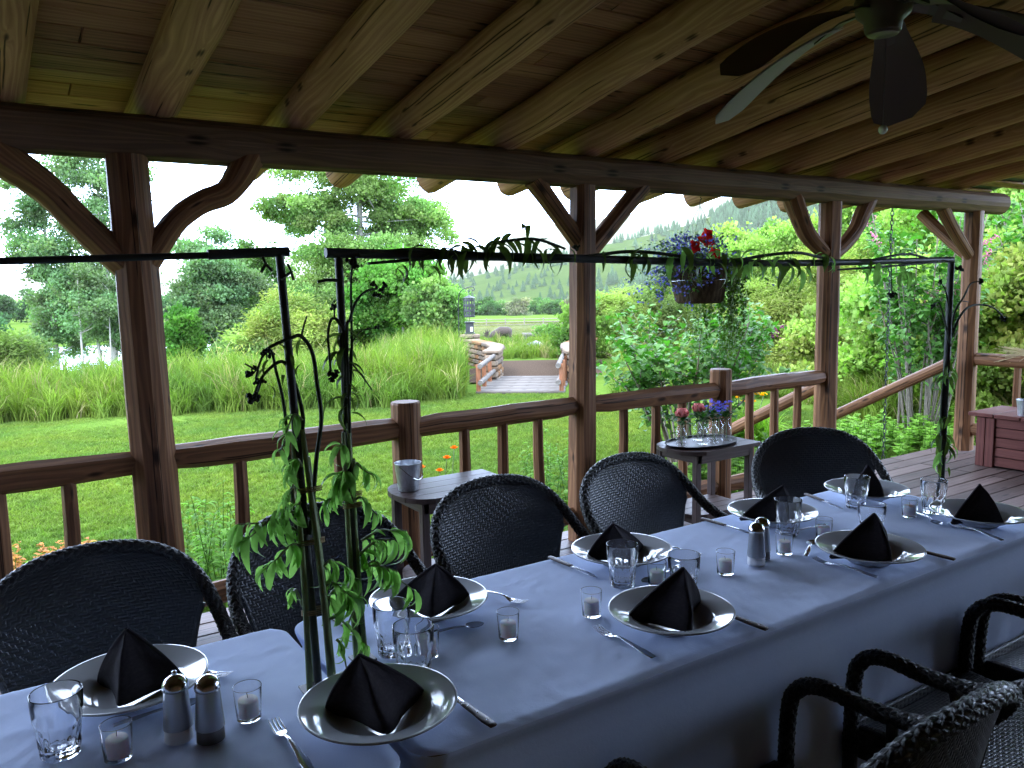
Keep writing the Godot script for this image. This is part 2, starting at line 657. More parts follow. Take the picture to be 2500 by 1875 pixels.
func build_ground() -> void:
	var b := B.new()
	var ds: Array = [0.3]
	var d := 1.0
	while d < 9500.0:
		ds.append(d)
		d += maxf(0.6, d * 0.07)
	var rows: Array = []
	var nn := noise(7, 0.05, 3)
	for i in ds.size():
		var row: Array = []
		for j in 121:
			var az := -110.0 + 300.0 * j / 120.0
			var q := pol(az, ds[i])
			q.y = ground_y(q.x, q.z)
			if ds[i] > 14.0:
				q.y += nn.get_noise_2d(q.x, q.z) * 0.15
			row.append(q)
		rows.append(row)
	var first := 0
	for i in ds.size():
		for j in 121:
			var dd: float = ds[i]
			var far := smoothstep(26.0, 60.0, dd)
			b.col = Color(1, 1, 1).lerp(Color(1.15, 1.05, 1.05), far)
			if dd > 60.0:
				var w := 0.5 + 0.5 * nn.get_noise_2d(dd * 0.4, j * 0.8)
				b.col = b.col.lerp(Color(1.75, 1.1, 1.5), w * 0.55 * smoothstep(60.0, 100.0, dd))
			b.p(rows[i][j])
	for i in ds.size() - 1:
		for j in 120:
			var a := first + i * 121 + j
			b.quad(a, a + 1, a + 122, a + 121)
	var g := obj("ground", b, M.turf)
	tag(g, "green lawn and meadow falling away to the valley", "", "", "structure")
	# pond
	var w := B.new()
	var edge: Array = []
	for j in 41:
		var az := -24.0 + 36.5 * j / 40.0
		edge.append([pol(az, 38.0), pol(az, 66.0)])
	for j in 40:
		var q: Array = [edge[j][0], edge[j + 1][0], edge[j + 1][1], edge[j][1]]
		for k in 4:
			q[k].y = -2.0
		w.fq(q[0], q[1], q[2], q[3])
	tag(obj("water", w, M.water), "pale pond beyond the aspens on the left", "", "", "structure")


func hill(called: String, m: Material, ridge: Array, d0: float, d1: float, y0: float, rough: float, seed_: int, label: String) -> Callable:
	# ridge: [azimuth, elevation in degrees]; rises from d0 to the ridge at d1, then falls behind
	var nn := noise(seed_, 1.0, 5)
	var hy := func(az: float, d: float) -> float:
		var e := 0.0
		for i in ridge.size() - 1:
			if az >= ridge[i][0] and az <= ridge[i + 1][0]:
				var t: float = (az - ridge[i][0]) / (ridge[i + 1][0] - ridge[i][0])
				e = lerpf(ridge[i][1], ridge[i + 1][1], t)
		if az < ridge[0][0]:
			e = ridge[0][1]
		elif az > ridge[-1][0]:
			e = ridge[-1][1]
		var top := 1.6 + tan(deg_to_rad(e)) * d1 - y0
		var t := clampf((d - d0) / (d1 - d0), 0, 1.6)
		var prof := t * t * (3.0 - 2.0 * t) * 0.55 + t * 0.45 if t <= 1.0 else 1.0 - (t - 1.0) * 0.5
		var q := pol(az, d)
		var f := 3.0 / (d1 - d0)
		return y0 + top * prof * (1.0 + rough * (nn.get_noise_2d(q.x * f, q.z * f)) * sin(clampf(t, 0, 1) * PI)) - 2.0
	var b := B.new()
	var na := 150
	var nd := 36
	for i in nd:
		var d := lerpf(d0 * 0.97, d1 * 1.25, float(i) / (nd - 1))
		for j in na + 1:
			var az := lerpf(ridge[0][0], ridge[-1][0], float(j) / na)
			var q := pol(az, d)
			q.y = hy.call(az, d)
			b.p(q)
	for i in nd - 1:
		for j in na:
			var a := i * (na + 1) + j
			b.quad(a, a + 1, a + na + 2, a + na + 1)
	tag(obj(called, b, m), label, "", "", "structure")
	return hy


func conifer_mesh() -> ArrayMesh:
	var b := B.new()
	var r := RandomNumberGenerator.new()
	r.seed = 4
	for t in 6:
		var y := 0.08 + 0.15 * t
		var rad := 0.24 * (1.0 - t / 6.6)
		var n := 9
		b.col = Color(1, 1, 1)
		for s in n:
			var a := TAU * s / n + t * 0.7
			var a2 := a + TAU / n
			var r1 := rad * r.randf_range(0.65, 1.2)
			var top := Vector3(0, y + 0.27, 0)
			b.ft(Vector3(cos(a) * rad * 0.55, y + 0.06, -sin(a) * rad * 0.55), Vector3(cos((a + a2) / 2) * r1, y - 0.03, -sin((a + a2) / 2) * r1), top)
			b.ft(Vector3(cos((a + a2) / 2) * r1, y - 0.03, -sin((a + a2) / 2) * r1), Vector3(cos(a2) * rad * 0.55, y + 0.06, -sin(a2) * rad * 0.55), top)
	return b.mesh()


func build_hills() -> void:
	hill("mountain", M.mountain, [[-30.0, 1.0], [0.0, 1.1], [4.0, 1.5], [12.0, 1.7], [14.2, 2.35], [16.5, 2.8], [18.6, 2.3], [26.0, 1.4], [32.0, 1.0]], 4500.0, 7000.0, -10.0, 0.25, 31, "far blue mountain range behind the pond trees")
	hill("mountain", M.mountain, [[14.0, 0.2], [22.0, 0.6], [26.5, 1.3], [29.8, 2.3], [31.7, 3.0], [34.0, 3.7], [36.3, 4.3], [41.0, 4.8], [44.0, 5.05], [46.4, 5.4], [48.9, 5.8], [54.7, 6.3], [62.0, 6.0], [80.0, 5.0]], 2300.0, 3900.0, -10.0, 0.3, 33, "pale hazy mountain beyond the conifer hill")
	var hy := hill("hill", M.hillside, [[19.0, -0.3], [25.0, 0.1], [27.8, 0.45], [30.5, 0.95], [33.0, 1.45], [37.4, 2.4], [40.5, 3.1], [43.3, 3.65], [45.8, 4.2], [47.7, 4.9], [49.2, 5.6], [51.8, 6.3], [57.4, 7.1], [70.0, 7.5]], 560.0, 1000.0, -9.5, 0.22, 35, "green hillside dotted with dark conifers")
	var cm := conifer_mesh()
	var dark := mat("conifer", Color.WHITE, 0.9)
	dark.vertex_color_use_as_albedo = true
	dark.metallic_specular = 0.0
	var nn := noise(12, 0.012, 2)
	var r := RandomNumberGenerator.new()
	r.seed = 77
	var list: Array = []
	# the forest on the right shoulder
	while list.size() < 6000:
		var az := r.randf_range(38.5, 64.0)
		var d := r.randf_range(590.0, 1010.0)
		var q := pol(az, d)
		var dens := smoothstep(38.5, 43.0, az + 3.0 * nn.get_noise_2d(q.x, q.z)) * (0.35 + 0.65 * smoothstep(-0.25, 0.2, nn.get_noise_2d(q.x + 900, q.z)))
		if az < 47.0 and d > 860.0 - 40.0 * (47.0 - az):
			dens *= 0.12
		if r.randf() > dens:
			continue
		q.y = hy.call(az, d) - 0.6
		var h := r.randf_range(6.5, 11.5)
		var t := r.randf_range(0.6, 1.3)
		list.append([Transform3D(Basis().rotated(Vector3.UP, r.randf() * TAU).scaled(Vector3(h * 1.7, h, h * 1.7)), q), Color(0.045 * t, 0.08 * t, 0.04 * t)])
	tag(copies("conifer_forest", cm, dark, list), "dark conifer forest on the right shoulder of the hill", "forest")
	# scattered conifers one can pick apart
	var one := thing("conifer_tree", "small dark conifer scattered on the open green hillside", "tree", Vector3.ZERO, 0, "conifers scattered over the hillside")
	one.free()
	taken.erase(str(get_instance_id()) + "conifer_tree")
	var singles := 0
	var tint := mat("conifer_single", lin(0.034, 0.062, 0.03), 0.9)
	tint.metallic_specular = 0.0
	while singles < 150:
		var az := r.randf_range(28.5, 39.5)
		var d := r.randf_range(600.0, 1000.0)
		var q := pol(az, d)
		if nn.get_noise_2d(q.x * 2.0, q.z * 2.0) < -0.02 and r.randf() < 0.85:
			continue
		q.y = hy.call(az, d) - 0.5
		var h := r.randf_range(5.0, 10.0)
		var o := put("conifer_tree", cm, tint, self, Transform3D(Basis().rotated(Vector3.UP, r.randf() * TAU).scaled(Vector3(h * 2.0, h, h * 2.0)), q))
		tag(o, "small dark conifer scattered on the open green hillside", "tree", "conifers scattered over the hillside")
		singles += 1


# ------------------------------------------------------------------ porch
func build_deck() -> void:
	var deck := Node3D.new()
	deck.name = "deck"
	add_child(deck)
	tag(deck, "red brown plank deck of the porch", "", "", "structure")
	var variants: Array = []
	for i in 6:
		var b := B.new()
		b.box(Vector3.ZERO, Vector3(2.745, 0.032, 0.138), 0.004, Basis(), Vector2(i * 0.31, i * 0.17))
		variants.append(b.mesh())
	var tones: Array = []
	for i in 4:
		var m: StandardMaterial3D = M.deck_board.duplicate()
		m.albedo_color = Color(1, 1, 1) * [1.0, 0.88, 0.94, 0.8][i]
		m.albedo_color.a = 1.0
		m.resource_name = "deck_board_%d" % i
		tones.append(m)
	var z := -4.05
	var row := 0
	while z < 1.2:
		for i in 5:
			var x := -2.0 + 2.75 * i + (row % 2) * 1.3 - 0.9
			var last := x + 1.37 > 7.9
			if x - 1.37 > 7.75:
				continue
			var w := put("plank", variants[rng.randi() % 6], tones[rng.randi() % 4], deck, Transform3D(Basis(), Vector3(x, -0.016, z)))
			if last:
				var len := (7.85 - (x - 1.372))
				w.scale.x = len / 2.745
				w.position.x = x - 1.372 + len / 2.0
		z += 0.146
		row += 1
	var s := B.new()
	s.box(Vector3(2.5, -0.24, -4.09), Vector3(10.7, 0.40, 0.035), 0.004)
	s.box(Vector3(7.83, -0.24, -1.4), Vector3(0.035, 0.40, 5.3), 0.004)
	s.box(Vector3(2.5, -0.30, -1.4), Vector3(10.5, 0.2, 5.2))
	obj("deck_frame", s, M.log_stain, deck)
	# steps down to the lawn
	var st := thing("porch_steps", "short wooden steps from the porch down to the lawn", "steps", Vector3(6.45, 0, -4.1))
	for i in 2:
		var t := B.new()
		t.box(Vector3(0, -0.16 - 0.15 * i, -0.16 - 0.29 * i), Vector3(1.75, 0.04, 0.28), 0.005)
		obj("tread", t, M.deck_board, st)
	for sd in [-0.85, 0.85]:
		var t := B.new()
		t.box(Vector3(sd, -0.33, -0.3), Vector3(0.05, 0.3, 0.56), 0.005)
		obj("stringer", t, M.log_stain, st)


func build_roof() -> void:
	var roof := thing("porch_roof", "low porch roof of round log rafters and brown ceiling boards", "roof")
	var sl := 0.15
	var dirz := Vector3(0, sl, 1).normalized()
	var z0 := -4.9
	var z1 := 1.25
	var yc := func(z: float) -> float: return 2.475 + sl * (z + 3.8)
	for i in range(-5, 13):
		var x := 0.13 + 0.598 * i + rng.randf_range(-0.03, 0.03)
		var b := B.new()
		var path: Array = []
		var rad: Array = []
		var wob := noise(100 + i, 0.5, 2)
		for j in 15:
			var z := lerpf(z0 + 0.06, z1, j / 14.0)
			var r := 0.094 + 0.008 * wob.get_noise_1d(j * 0.9) + 0.006 * sin(i * 2.1) + 0.004 * j / 14.0
			path.append(Vector3(x + 0.018 * wob.get_noise_1d(j * 0.5 + 40), yc.call(z) + 0.012 * wob.get_noise_1d(j * 0.6 + 80), z))
			rad.append(r)
		b.tube(path, rad, 15, false, true, 0.035, 200 + i, Vector2(i * 0.37, i * 0.21))
		var k := (i % 4 + 4) % 4
		obj("rafter", b, M.log_pine, roof)
	# boards across the rafters
	var bm: Array = []
	for i in 5:
		var b := B.new()
		b.box(Vector3.ZERO, Vector3(2.99, 0.022, 0.1385), 0.003, Basis(), Vector2(i * 0.43, i * 0.29))
		bm.append(b.mesh())
	var z := z0
	var row := 0
	var bs := Basis(Vector3.RIGHT, -atan(sl))
	while z < z1:
		for i in 4:
			var x: float = -2.2 + 2.995 * i + [0.0, 1.1, 2.2, 0.6][row % 4]
			if x > 8.9:
				continue
			var m: StandardMaterial3D = M.ceiling_board if rng.randf() < 0.65 else M.ceiling_board_pale
			put("ceiling_plank", bm[rng.randi() % 5], m, roof, Transform3D(bs, Vector3(x, yc.call(z) + 0.113 + rng.randf_range(-0.0012, 0.0012), z)))
		z += 0.1405
		row += 1
	var cov := B.new()
	var ym: float = (yc.call(z0) + yc.call(z1)) / 2.0
	cov.box(Vector3(2.9, ym + 0.17, (z0 + z1) / 2.0), Vector3(12.2, 0.06, (z1 - z0) / cos(atan(sl)) + 0.14), 0.0, bs)
	obj("roof_cover", cov, M.roof_cover, roof)
	var fas := B.new()
	fas.box(Vector3(2.9, yc.call(z0) + 0.125, z0 - 0.09), Vector3(12.2, 0.09, 0.025), 0.003)
	obj("fascia", fas, M.log_pine, roof)
	# the long log beam
	var b := B.new()
	var path: Array = []
	var rad: Array = []
	var wob := noise(55, 0.6, 2)
	for j in 26:
		var x := lerpf(-2.95, 8.06, j / 25.0)
		path.append(Vector3(x, 2.283 + 0.006 * wob.get_noise_1d(x * 1.3), -3.92 + 0.006 * wob.get_noise_1d(x * 2 + 50)))
		rad.append(0.098 - 0.001 * j / 25.0 + 0.005 * wob.get_noise_1d(x * 1.9 + 90))
	b.tube(path, rad, 14, true, true, 0.035, 5)
	var beam := thing("log_beam", "long round log beam carried by the porch posts", "beam")
	obj("log", b, M.log_dark, beam)
	# wall of the house behind the table
	var wall := thing("house_wall", "stacked log wall of the house behind the near chairs", "wall")
	for i in 17:
		var l := B.new()
		l.tube([Vector3(-3.2, 0.1 + 0.205 * i, 1.33), Vector3(2.5, 0.1 + 0.205 * i, 1.33), Vector3(8.1, 0.1 + 0.205 * i, 1.33)], 0.115, 8, false, true, 0.03, 300 + i)
		obj("wall_log", l, M.log_stain, wall)
	# added wall outside the view, keeps side light out of the porch
	var added_wall := thing("added_end_wall", "added stacked log wall keeping light out of the left porch end", "wall")
	for i in 16:
		var l := B.new()
		l.tube([Vector3(-3.05, 0.1 + 0.205 * i, 1.4), Vector3(-3.05, 0.1 + 0.205 * i, -1.5), Vector3(-3.05, 0.1 + 0.205 * i, -4.3 if i < 12 else -3.4)], 0.115, 8, false, true, 0.03, 340 + i)
		obj("wall_log", l, M.log_stain, added_wall)


func hewn(path: Array, rad, sides: int, seed_: int, jit: float = 0.06) -> B:
	var b := B.new()
	b.tube(path, rad, sides, true, true, jit, seed_, Vector2(seed_ * 0.13, seed_ * 0.29))
	return b


func post_path(x: float, lean: float, y1: float = 2.2) -> Array:
	var q: Array = []
	for j in 9:
		q.append(Vector3(x + lean * (1.0 - j / 8.0), lerpf(0, y1, j / 8.0), -3.92))
	return q


func build_posts() -> void:
	var zz := -3.92
	var specs: Array = [
		[0.57, 0.03, 0.104, 0.088, "stout hewn porch post left of the flower stems with two crooked braces",
			[[[0.0, 2.26], [0.1, 2.17], [0.19, 2.10], [0.27, 2.03], [0.36, 1.92], [0.46, 1.81], [0.57, 1.70]], [0.07, 0.075, 0.068, 0.064, 0.062, 0.066, 0.07]],
			[[[0.58, 1.69], [0.67, 1.82], [0.76, 1.935], [0.87, 2.015], [0.975, 2.06], [1.04, 2.14], [1.10, 2.25]], [0.062, 0.056, 0.053, 0.052, 0.056, 0.066, 0.075]]],
		[3.09, -0.03, 0.09, 0.078, "hewn porch post between the slatted side tables with two straight braces",
			[[[2.72, 2.22], [2.86, 2.07], [3.09, 1.82]], [0.062, 0.058, 0.055]],
			[[[3.56, 2.22], [3.40, 2.07], [3.09, 1.77]], [0.062, 0.058, 0.055]]],
		[5.50, 0.0, 0.086, 0.082, "hewn porch post beside the steps with two curved braces",
			[[[5.03, 2.25], [5.12, 2.10], [5.22, 1.96], [5.36, 1.86], [5.54, 1.77]], [0.075, 0.072, 0.066, 0.06, 0.05]],
			[[[5.98, 2.24], [5.88, 2.10], [5.80, 1.98], [5.66, 1.87], [5.5, 1.78]], [0.066, 0.066, 0.06, 0.055, 0.05]]],
		[7.60, 0.0, 0.085, 0.08, "last hewn porch post at the right corner by the storage bench",
			[[[7.06, 2.22], [7.26, 2.03], [7.58, 1.78]], [0.06, 0.056, 0.05]], []]]
	for i in specs.size():
		var s: Array = specs[i]
		var t := thing("porch_post", s[4], "post")
		obj("post", hewn(post_path(s[0], s[1]), lerped([s[2], s[3]], 9), 10, 20 + i), M.log_stain, t)
		for w in [5, 6]:
			if s[w].is_empty():
				continue
			var pts: Array = []
			for q in s[w][0]:
				pts.append(Vector3(q[0], q[1], zz + 0.01 * (w - 5)))
			var sp := spline(pts, 4)
			obj("brace", hewn(sp, lerped(s[w][1], sp.size()), 10, 30 + i * 2 + w, 0.05), M.log_stain, t)
		if i == 3:
			var sp := spline([Vector3(7.62, 2.22, -4.42), Vector3(7.61, 2.03, -4.22), Vector3(7.6, 1.78, -3.94)], 4)
			obj("brace", hewn(sp, lerped([0.06, 0.056, 0.05], sp.size()), 10, 61, 0.05), M.log_stain, t)
	for q in [[1.86, "short round newel post beside the bucket table", 71], [4.31, "short round newel post behind the tray of flower bottles", 72]]:
		var t := thing("newel_post", q[1], "post")
		obj("post", hewn([Vector3(q[0], 0, zz), Vector3(q[0], 0.5, zz), Vector3(q[0], 0.985, zz), Vector3(q[0], 0.997, zz)], [0.083, 0.081, 0.08, 0.074], 11, q[2], 0.05), M.log_stain, t)


func rail_section(called: String, label: String, x0: float, x1: float, bal: Array, yt0: float, yt1: float, seed_: int) -> void:
	var t := thing(called, label, "railing", Vector3.ZERO, 0.0)
	var zz := -3.92
	var n := noise(seed_, 0.7, 2)
	for part in [["top_rail", yt0, yt1, 0.062], ["bottom_rail", 0.155, 0.165, 0.058]]:
		var path: Array = []
		var rad: Array = []
		for j in 8:
			var f := j / 7.0
			path.append(Vector3(lerpf(x0, x1, f), lerpf(part[1], part[2], f) + 0.008 * n.get_noise_1d(j * 1.7 + part[3] * 900), zz + 0.006 * n.get_noise_1d(j + 60.0)))
			rad.append(part[3] * (1.0 + 0.08 * n.get_noise_1d(j * 1.3 + 20)) * (0.86 if j == 0 or j == 7 else 1.0))
		obj(part[0], hewn(path, rad, 9, seed_ + int(part[3] * 1000), 0.07), M.log_stain, t)
	for i in bal.size():
		var x: float = bal[i]
		var y1 := lerpf(yt0, yt1, (x - x0) / (x1 - x0)) - 0.03
		var l := rng.randf_range(-0.008, 0.008)
		obj("baluster", hewn([Vector3(x + l, 0.17, zz), Vector3(x + l * 0.3, 0.4, zz), Vector3(x - l, 0.6, zz), Vector3(x - l, y1, zz)], [0.033, 0.034, 0.033, 0.031], 7, seed_ * 10 + i, 0.08), M.log_stain, t)


func build_railings() -> void:
	rail_section("porch_railing", "log railing left of the stout porch post", -2.4, 0.52, [-2.0, -1.5, -1.0, -0.5, -0.02, 0.237], 0.85, 0.852, 401)
	rail_section("porch_railing", "log railing between the stout post and the bucket table newel", 0.62, 1.82, [0.966, 1.24, 1.474], 0.848, 0.855, 402)
	rail_section("porch_railing", "log railing between the bucket table newel and the straight braced post", 1.9, 3.03, [2.21, 2.475, 2.734], 0.85, 0.86, 403)
	rail_section("porch_railing", "log railing behind the tray of flower bottles", 3.12, 4.27, [3.401, 3.685, 3.941], 0.855, 0.85, 404)
	rail_section("porch_railing", "log railing between the bottle tray newel and the post by the steps", 4.35, 5.47, [4.621, 4.888, 5.156], 0.85, 0.852, 405)
	# end railing running back to the house
	var t := thing("porch_railing", "log end railing behind the storage bench", "railing")
	obj("top_rail", hewn([Vector3(7.62, 0.855, -3.86), Vector3(7.65, 0.86, -2.6), Vector3(7.65, 0.86, -1.0), Vector3(7.65, 0.86, 1.2)], [0.058, 0.066, 0.066, 0.066], 12, 411, 0.04), M.log_stain, t)
	obj("bottom_rail", hewn([Vector3(7.62, 0.2, -3.86), Vector3(7.65, 0.2, -2.6), Vector3(7.65, 0.2, 1.2)], 0.06, 10, 412, 0.05), M.log_stain, t)
	var z := -3.5
	var i := 0
	while z < 1.0:
		obj("baluster", hewn([Vector3(7.65, 0.2, z), Vector3(7.65, 0.5, z), Vector3(7.65, 0.82, z)], 0.033, 7, 420 + i, 0.08), M.log_stain, t)
		z += 0.3
		i += 1
	for q in [["long round handrail descending beside the rain chain", 7.32, 0.80, 431, -5.25], ["round handrail descending past the post by the steps", 5.52, 0.77, 432, -5.1]]:
		var h := thing("step_handrail", q[0], "handrail")
		var len: float = -4.0 - q[4]
		var yl: float = q[2] - 0.54 * len
		obj("rail", hewn([Vector3(q[1], q[2] + 0.02, -3.96), Vector3(q[1], (q[2] + yl) / 2, (-4.0 + q[4]) / 2), Vector3(q[1], yl, q[4])], [0.05, 0.052, 0.05], 14, q[3], 0.02), M.log_stain, h)
		obj("foot_post", hewn([Vector3(q[1], -0.46, q[4] + 0.1), Vector3(q[1], yl + 0.05, q[4] + 0.1)], 0.05, 9, q[3] + 5, 0.05), M.log_stain, h)


# ------------------------------------------------------------------ garden things
func on_ground(az: float, d: float, dy: float = 0.0) -> Vector3:
	var q := pol(az, d)
	q.y = ground_y(q.x, q.z) + dy
	return q


func stone_block(r: RandomNumberGenerator, s: Vector3) -> ArrayMesh:
	var b := B.new()
	b.box(Vector3.ZERO, s, minf(s.y, 0.12) * 0.24)
	for i in b.v.size():
		var h := hash(Vector3i(b.v[i] * 900.0))
		b.v[i] += Vector3((h % 17) - 8, (h / 17 % 17) - 8, (h / 289 % 17) - 8) * 0.0011
	return b.mesh()


func stone_wall(label: String, pts: Array, height: float, seed_: int) -> void:
	var w := thing("stone_wall", label, "wall")
	var r := RandomNumberGenerator.new()
	r.seed = seed_
	var sp := spline(pts, 8)
	var lens: Array = [0.0]
	for i in range(1, sp.size()):
		lens.append(lens[-1] + (sp[i] - sp[i - 1]).length())
	var total: float = lens[-1]
	var at := func(s: float) -> Array:
		s = clampf(s, 0.0, total - 0.001)
		for i in sp.size() - 1:
			if s <= lens[i + 1]:
				var t: float = (s - lens[i]) / maxf(lens[i + 1] - lens[i], 1e-5)
				var dd: Vector3 = (sp[i + 1] - sp[i]).normalized()
				return [(sp[i] as Vector3).lerp(sp[i + 1], t), dd]
		return [sp[-1], Vector3.FORWARD]
	var tones: Array = []
	for t in [Color(1, 1, 1), Color(0.8, 0.76, 0.72), Color(1.0, 0.88, 0.76), Color(0.9, 0.93, 0.97)]:
		var m: StandardMaterial3D = M.stone.duplicate()
		m.albedo_color = t
		tones.append(m)
	var shapes: Array = []
	for i in 8:
		shapes.append(stone_block(r, Vector3(0.26, 0.118, 0.29)))
	var caps: Array = []
	for i in 4:
		caps.append(stone_block(r, Vector3(0.42, 0.07, 0.36)))
	var y := 0.0
	while y < height - 0.05:
		var s := r.randf_range(-0.1, 0.0)
		var sy := r.randf_range(0.85, 1.15)
		while s < total:
			var l := r.randf_range(0.6, 1.35)
			var f: Array = at.call(s + 0.13 * l)
			var bs := Basis.looking_at(f[1], Vector3.UP) * Basis(Vector3.UP, PI / 2 + r.randf_range(-0.05, 0.05))
			var xf := Transform3D(bs * Basis.from_scale(Vector3(l, sy, r.randf_range(0.93, 1.06))), f[0] + Vector3(0, y + 0.06 * sy - 0.02, 0))
			put("stone", shapes[r.randi() % 8], tones[r.randi() % 4], w, xf)
			s += 0.26 * l + 0.014
		y += 0.118 * sy + 0.01
	var s := 0.0
	while s < total:
		var l := r.randf_range(0.7, 1.3)
		var f: Array = at.call(s + 0.21 * l)
		var bs := Basis.looking_at(f[1], Vector3.UP) * Basis(Vector3.UP, PI / 2 + r.randf_range(-0.08, 0.08))
		put("cap_stone", caps[r.randi() % 4], tones[[0, 2, 0, 3][r.randi() % 4]], w, Transform3D(bs * Basis.from_scale(Vector3(l, 1, r.randf_range(0.95, 1.08))), f[0] + Vector3(0, y + 0.028, 0)))
		s += 0.42 * l + 0.01


func build_outdoor_things() -> void:
	# gravel path behind the bridge
	var pb := B.new()
	var rows: Array = []
	for d in [17.2, 18.0, 19.0, 20.0, 21.0, 22.2]:
		var row: Array = []
		for az in [30.0, 31.5, 33.0, 34.5, 36.0, 37.5, 39.5]:
			var q := pol(az, d)
			q.y = ground_y(q.x, q.z) + 0.025
			row.append(q)
		rows.append(row)
	pb.sheet(rows)
	tag(obj("path", pb, M.gravel), "grey gravel path beyond the little bridge", "", "", "structure")
	# bridge
	var br := thing("foot_bridge", "small grey plank footbridge with low round rails on the lawn", "bridge", Vector3(7.79, -0.47, -13.23), -atan2(0.632, 0.775))
	var pm: Array = []
	for i in 4:
		var b := B.new()
		b.box(Vector3.ZERO, Vector3(1.72, 0.045, 0.132), 0.008, Basis(), Vector2(i * 0.3, i * 0.7))
		pm.append(b.mesh())
	var pale_timber: StandardMaterial3D = M.grey_timber.duplicate()
	pale_timber.albedo_color = Color(0.86, 0.85, 0.84)
	for i in 18:
		put("plank", pm[i % 4], M.grey_timber if i % 3 else pale_timber, br, Transform3D(Basis(), Vector3(0.83 + rng.randf_range(-0.012, 0.012), 0.06, -0.07 - 0.15 * i)))
	for x in [0.12, 1.54]:
		var b := B.new()
		b.box(Vector3(x, -0.02, -1.35), Vector3(0.1, 0.11, 2.66), 0.006)
		obj("beam", b, M.grey_timber, br)
	for x in [0.03, 1.63]:
		for zc in [-0.06, -0.85, -1.7]:
			obj("post", hewn([Vector3(x, -0.1, zc), Vector3(x, 0.3, zc), Vector3(x, 0.60, zc)], 0.045, 8, 500 + int(zc * 10 + x * 5), 0.05), M.rusty_post, br)
		for yy in [0.58, 0.26]:
			var xo: float = x + (0.055 if x < 1 else -0.055)
			obj("rail", hewn([Vector3(xo, yy, 0.1), Vector3(xo, yy + 0.01, -0.9), Vector3(xo, yy + 0.02, -2.1)], [0.05, 0.047, 0.043], 10, 510 + int(yy * 10 + x * 3), 0.04), M.grey_timber, br)
	var lp: Array = []
	for q in [[31.55, 17.35], [31.95, 18.3], [31.85, 19.3], [31.0, 20.4], [30.3, 21.2]]:
		lp.append(on_ground(q[0], q[1], -0.02))
	stone_wall("low curved wall of tan stones left of the gravel path", lp, 0.62, 5)
	var rp: Array = []
	for q in [[37.6, 16.7], [37.1, 17.9], [37.3, 19.2], [38.6, 20.6]]:
		rp.append(on_ground(q[0], q[1], -0.02))
	stone_wall("low wall of tan stones right of the bridge, half hidden by the porch post", rp, 0.62, 6)
	# pier, lamp box, lantern feeder on a hook
	var pier := thing("stone_pier", "short tan stone pier under the black lantern", "pier", on_ground(30.1, 22.0))
	var r := RandomNumberGenerator.new()
	r.seed = 9
	for i in 7:
		for j in 2:
			var m := stone_block(r, Vector3(0.21, 0.11, 0.42))
			put("stone", m, M.stone, pier, Transform3D(Basis(Vector3.UP, (PI / 2) * (i % 2)), Vector3((j - 0.5) * 0.215 if i % 2 == 0 else 0.0, 0.03 + 0.118 * i, (j - 0.5) * 0.215 if i % 2 == 1 else 0.0)))
	var bx := thing("lamp_box", "small black box with a white notice on the stone pier", "box", on_ground(30.1, 22.0, 0.80), deg_to_rad(-30))
	var b := B.new()
	b.box(Vector3(0, 0.15, 0), Vector3(0.22, 0.30, 0.18), 0.012)
	b.box(Vector3(0, 0.315, 0), Vector3(0.28, 0.035, 0.24), 0.008)
	b.box(Vector3(0, 0.012, 0), Vector3(0.27, 0.03, 0.23), 0.006)
	obj("case", b, M.black_metal, bx)
	b = B.new()
	b.box(Vector3(0.05, 0.13, 0.092), Vector3(0.07, 0.12, 0.004), 0.001)
	obj("notice", b, M.label_white, bx)
	var hk := thing("shepherd_hook", "thin black curled hook pole holding the lantern", "pole", on_ground(30.1, 22.15), deg_to_rad(-30))
	b = B.new()
	b.tube(spline([Vector3(-0.30, -0.1, -0.25), Vector3(-0.30, 1.0, -0.25), Vector3(-0.29, 1.75, -0.2), Vector3(-0.2, 1.98, -0.1), Vector3(0.0, 2.07, 0.0), Vector3(0.12, 2.07, 0.0), Vector3(0.16, 2.01, 0), Vector3(0.12, 1.97, 0), Vector3(0.09, 2.01, 0)], 5), 0.013, 6)
	obj("pole", b, M.black_metal, hk)
	var ln := thing("lantern", "black round lantern with cut openings hanging over the stone pier", "lantern", on_ground(30.1, 22.15, 1.25), deg_to_rad(-30))
	b = B.new()
	b.lathe([Vector2(0.01, 0.64), Vector2(0.012, 0.6), Vector2(0.17, 0.53), Vector2(0.172, 0.515), Vector2(0.0, 0.515)].map(func(q): return q), 16)
	obj("roof", b, M.black_metal, ln)
	b = B.new()
	for k in 4:
		b.lathe([Vector2(0.147, 0.145 * k), Vector2(0.156, 0.145 * k), Vector2(0.156, 0.065 + 0.145 * k), Vector2(0.147, 0.065 + 0.145 * k), Vector2(0.147, 0.145 * k)], 18)
	for s in 12:
		var a := TAU * s / 12
		b.box(Vector3(cos(a) * 0.15, 0.255, sin(a) * 0.15), Vector3(0.008, 0.51, 0.046), 0, Basis(Vector3.UP, -a))
	b.lathe([Vector2(0.0, 0.0), Vector2(0.15, 0.0), Vector2(0.15, 0.02), Vector2(0.0, 0.02)], 16)
	obj("cage", b, M.black_metal, ln)
	b = B.new()
	b.tube([Vector3(0, 0.63, 0), Vector3(0, 0.80, 0)], 0.007, 5)
	b.tube([Vector3(0, 0.0, 0), Vector3(0, -0.16, 0)], 0.007, 5)
	obj("hanger", b, M.black_metal, ln)
	build_moose()
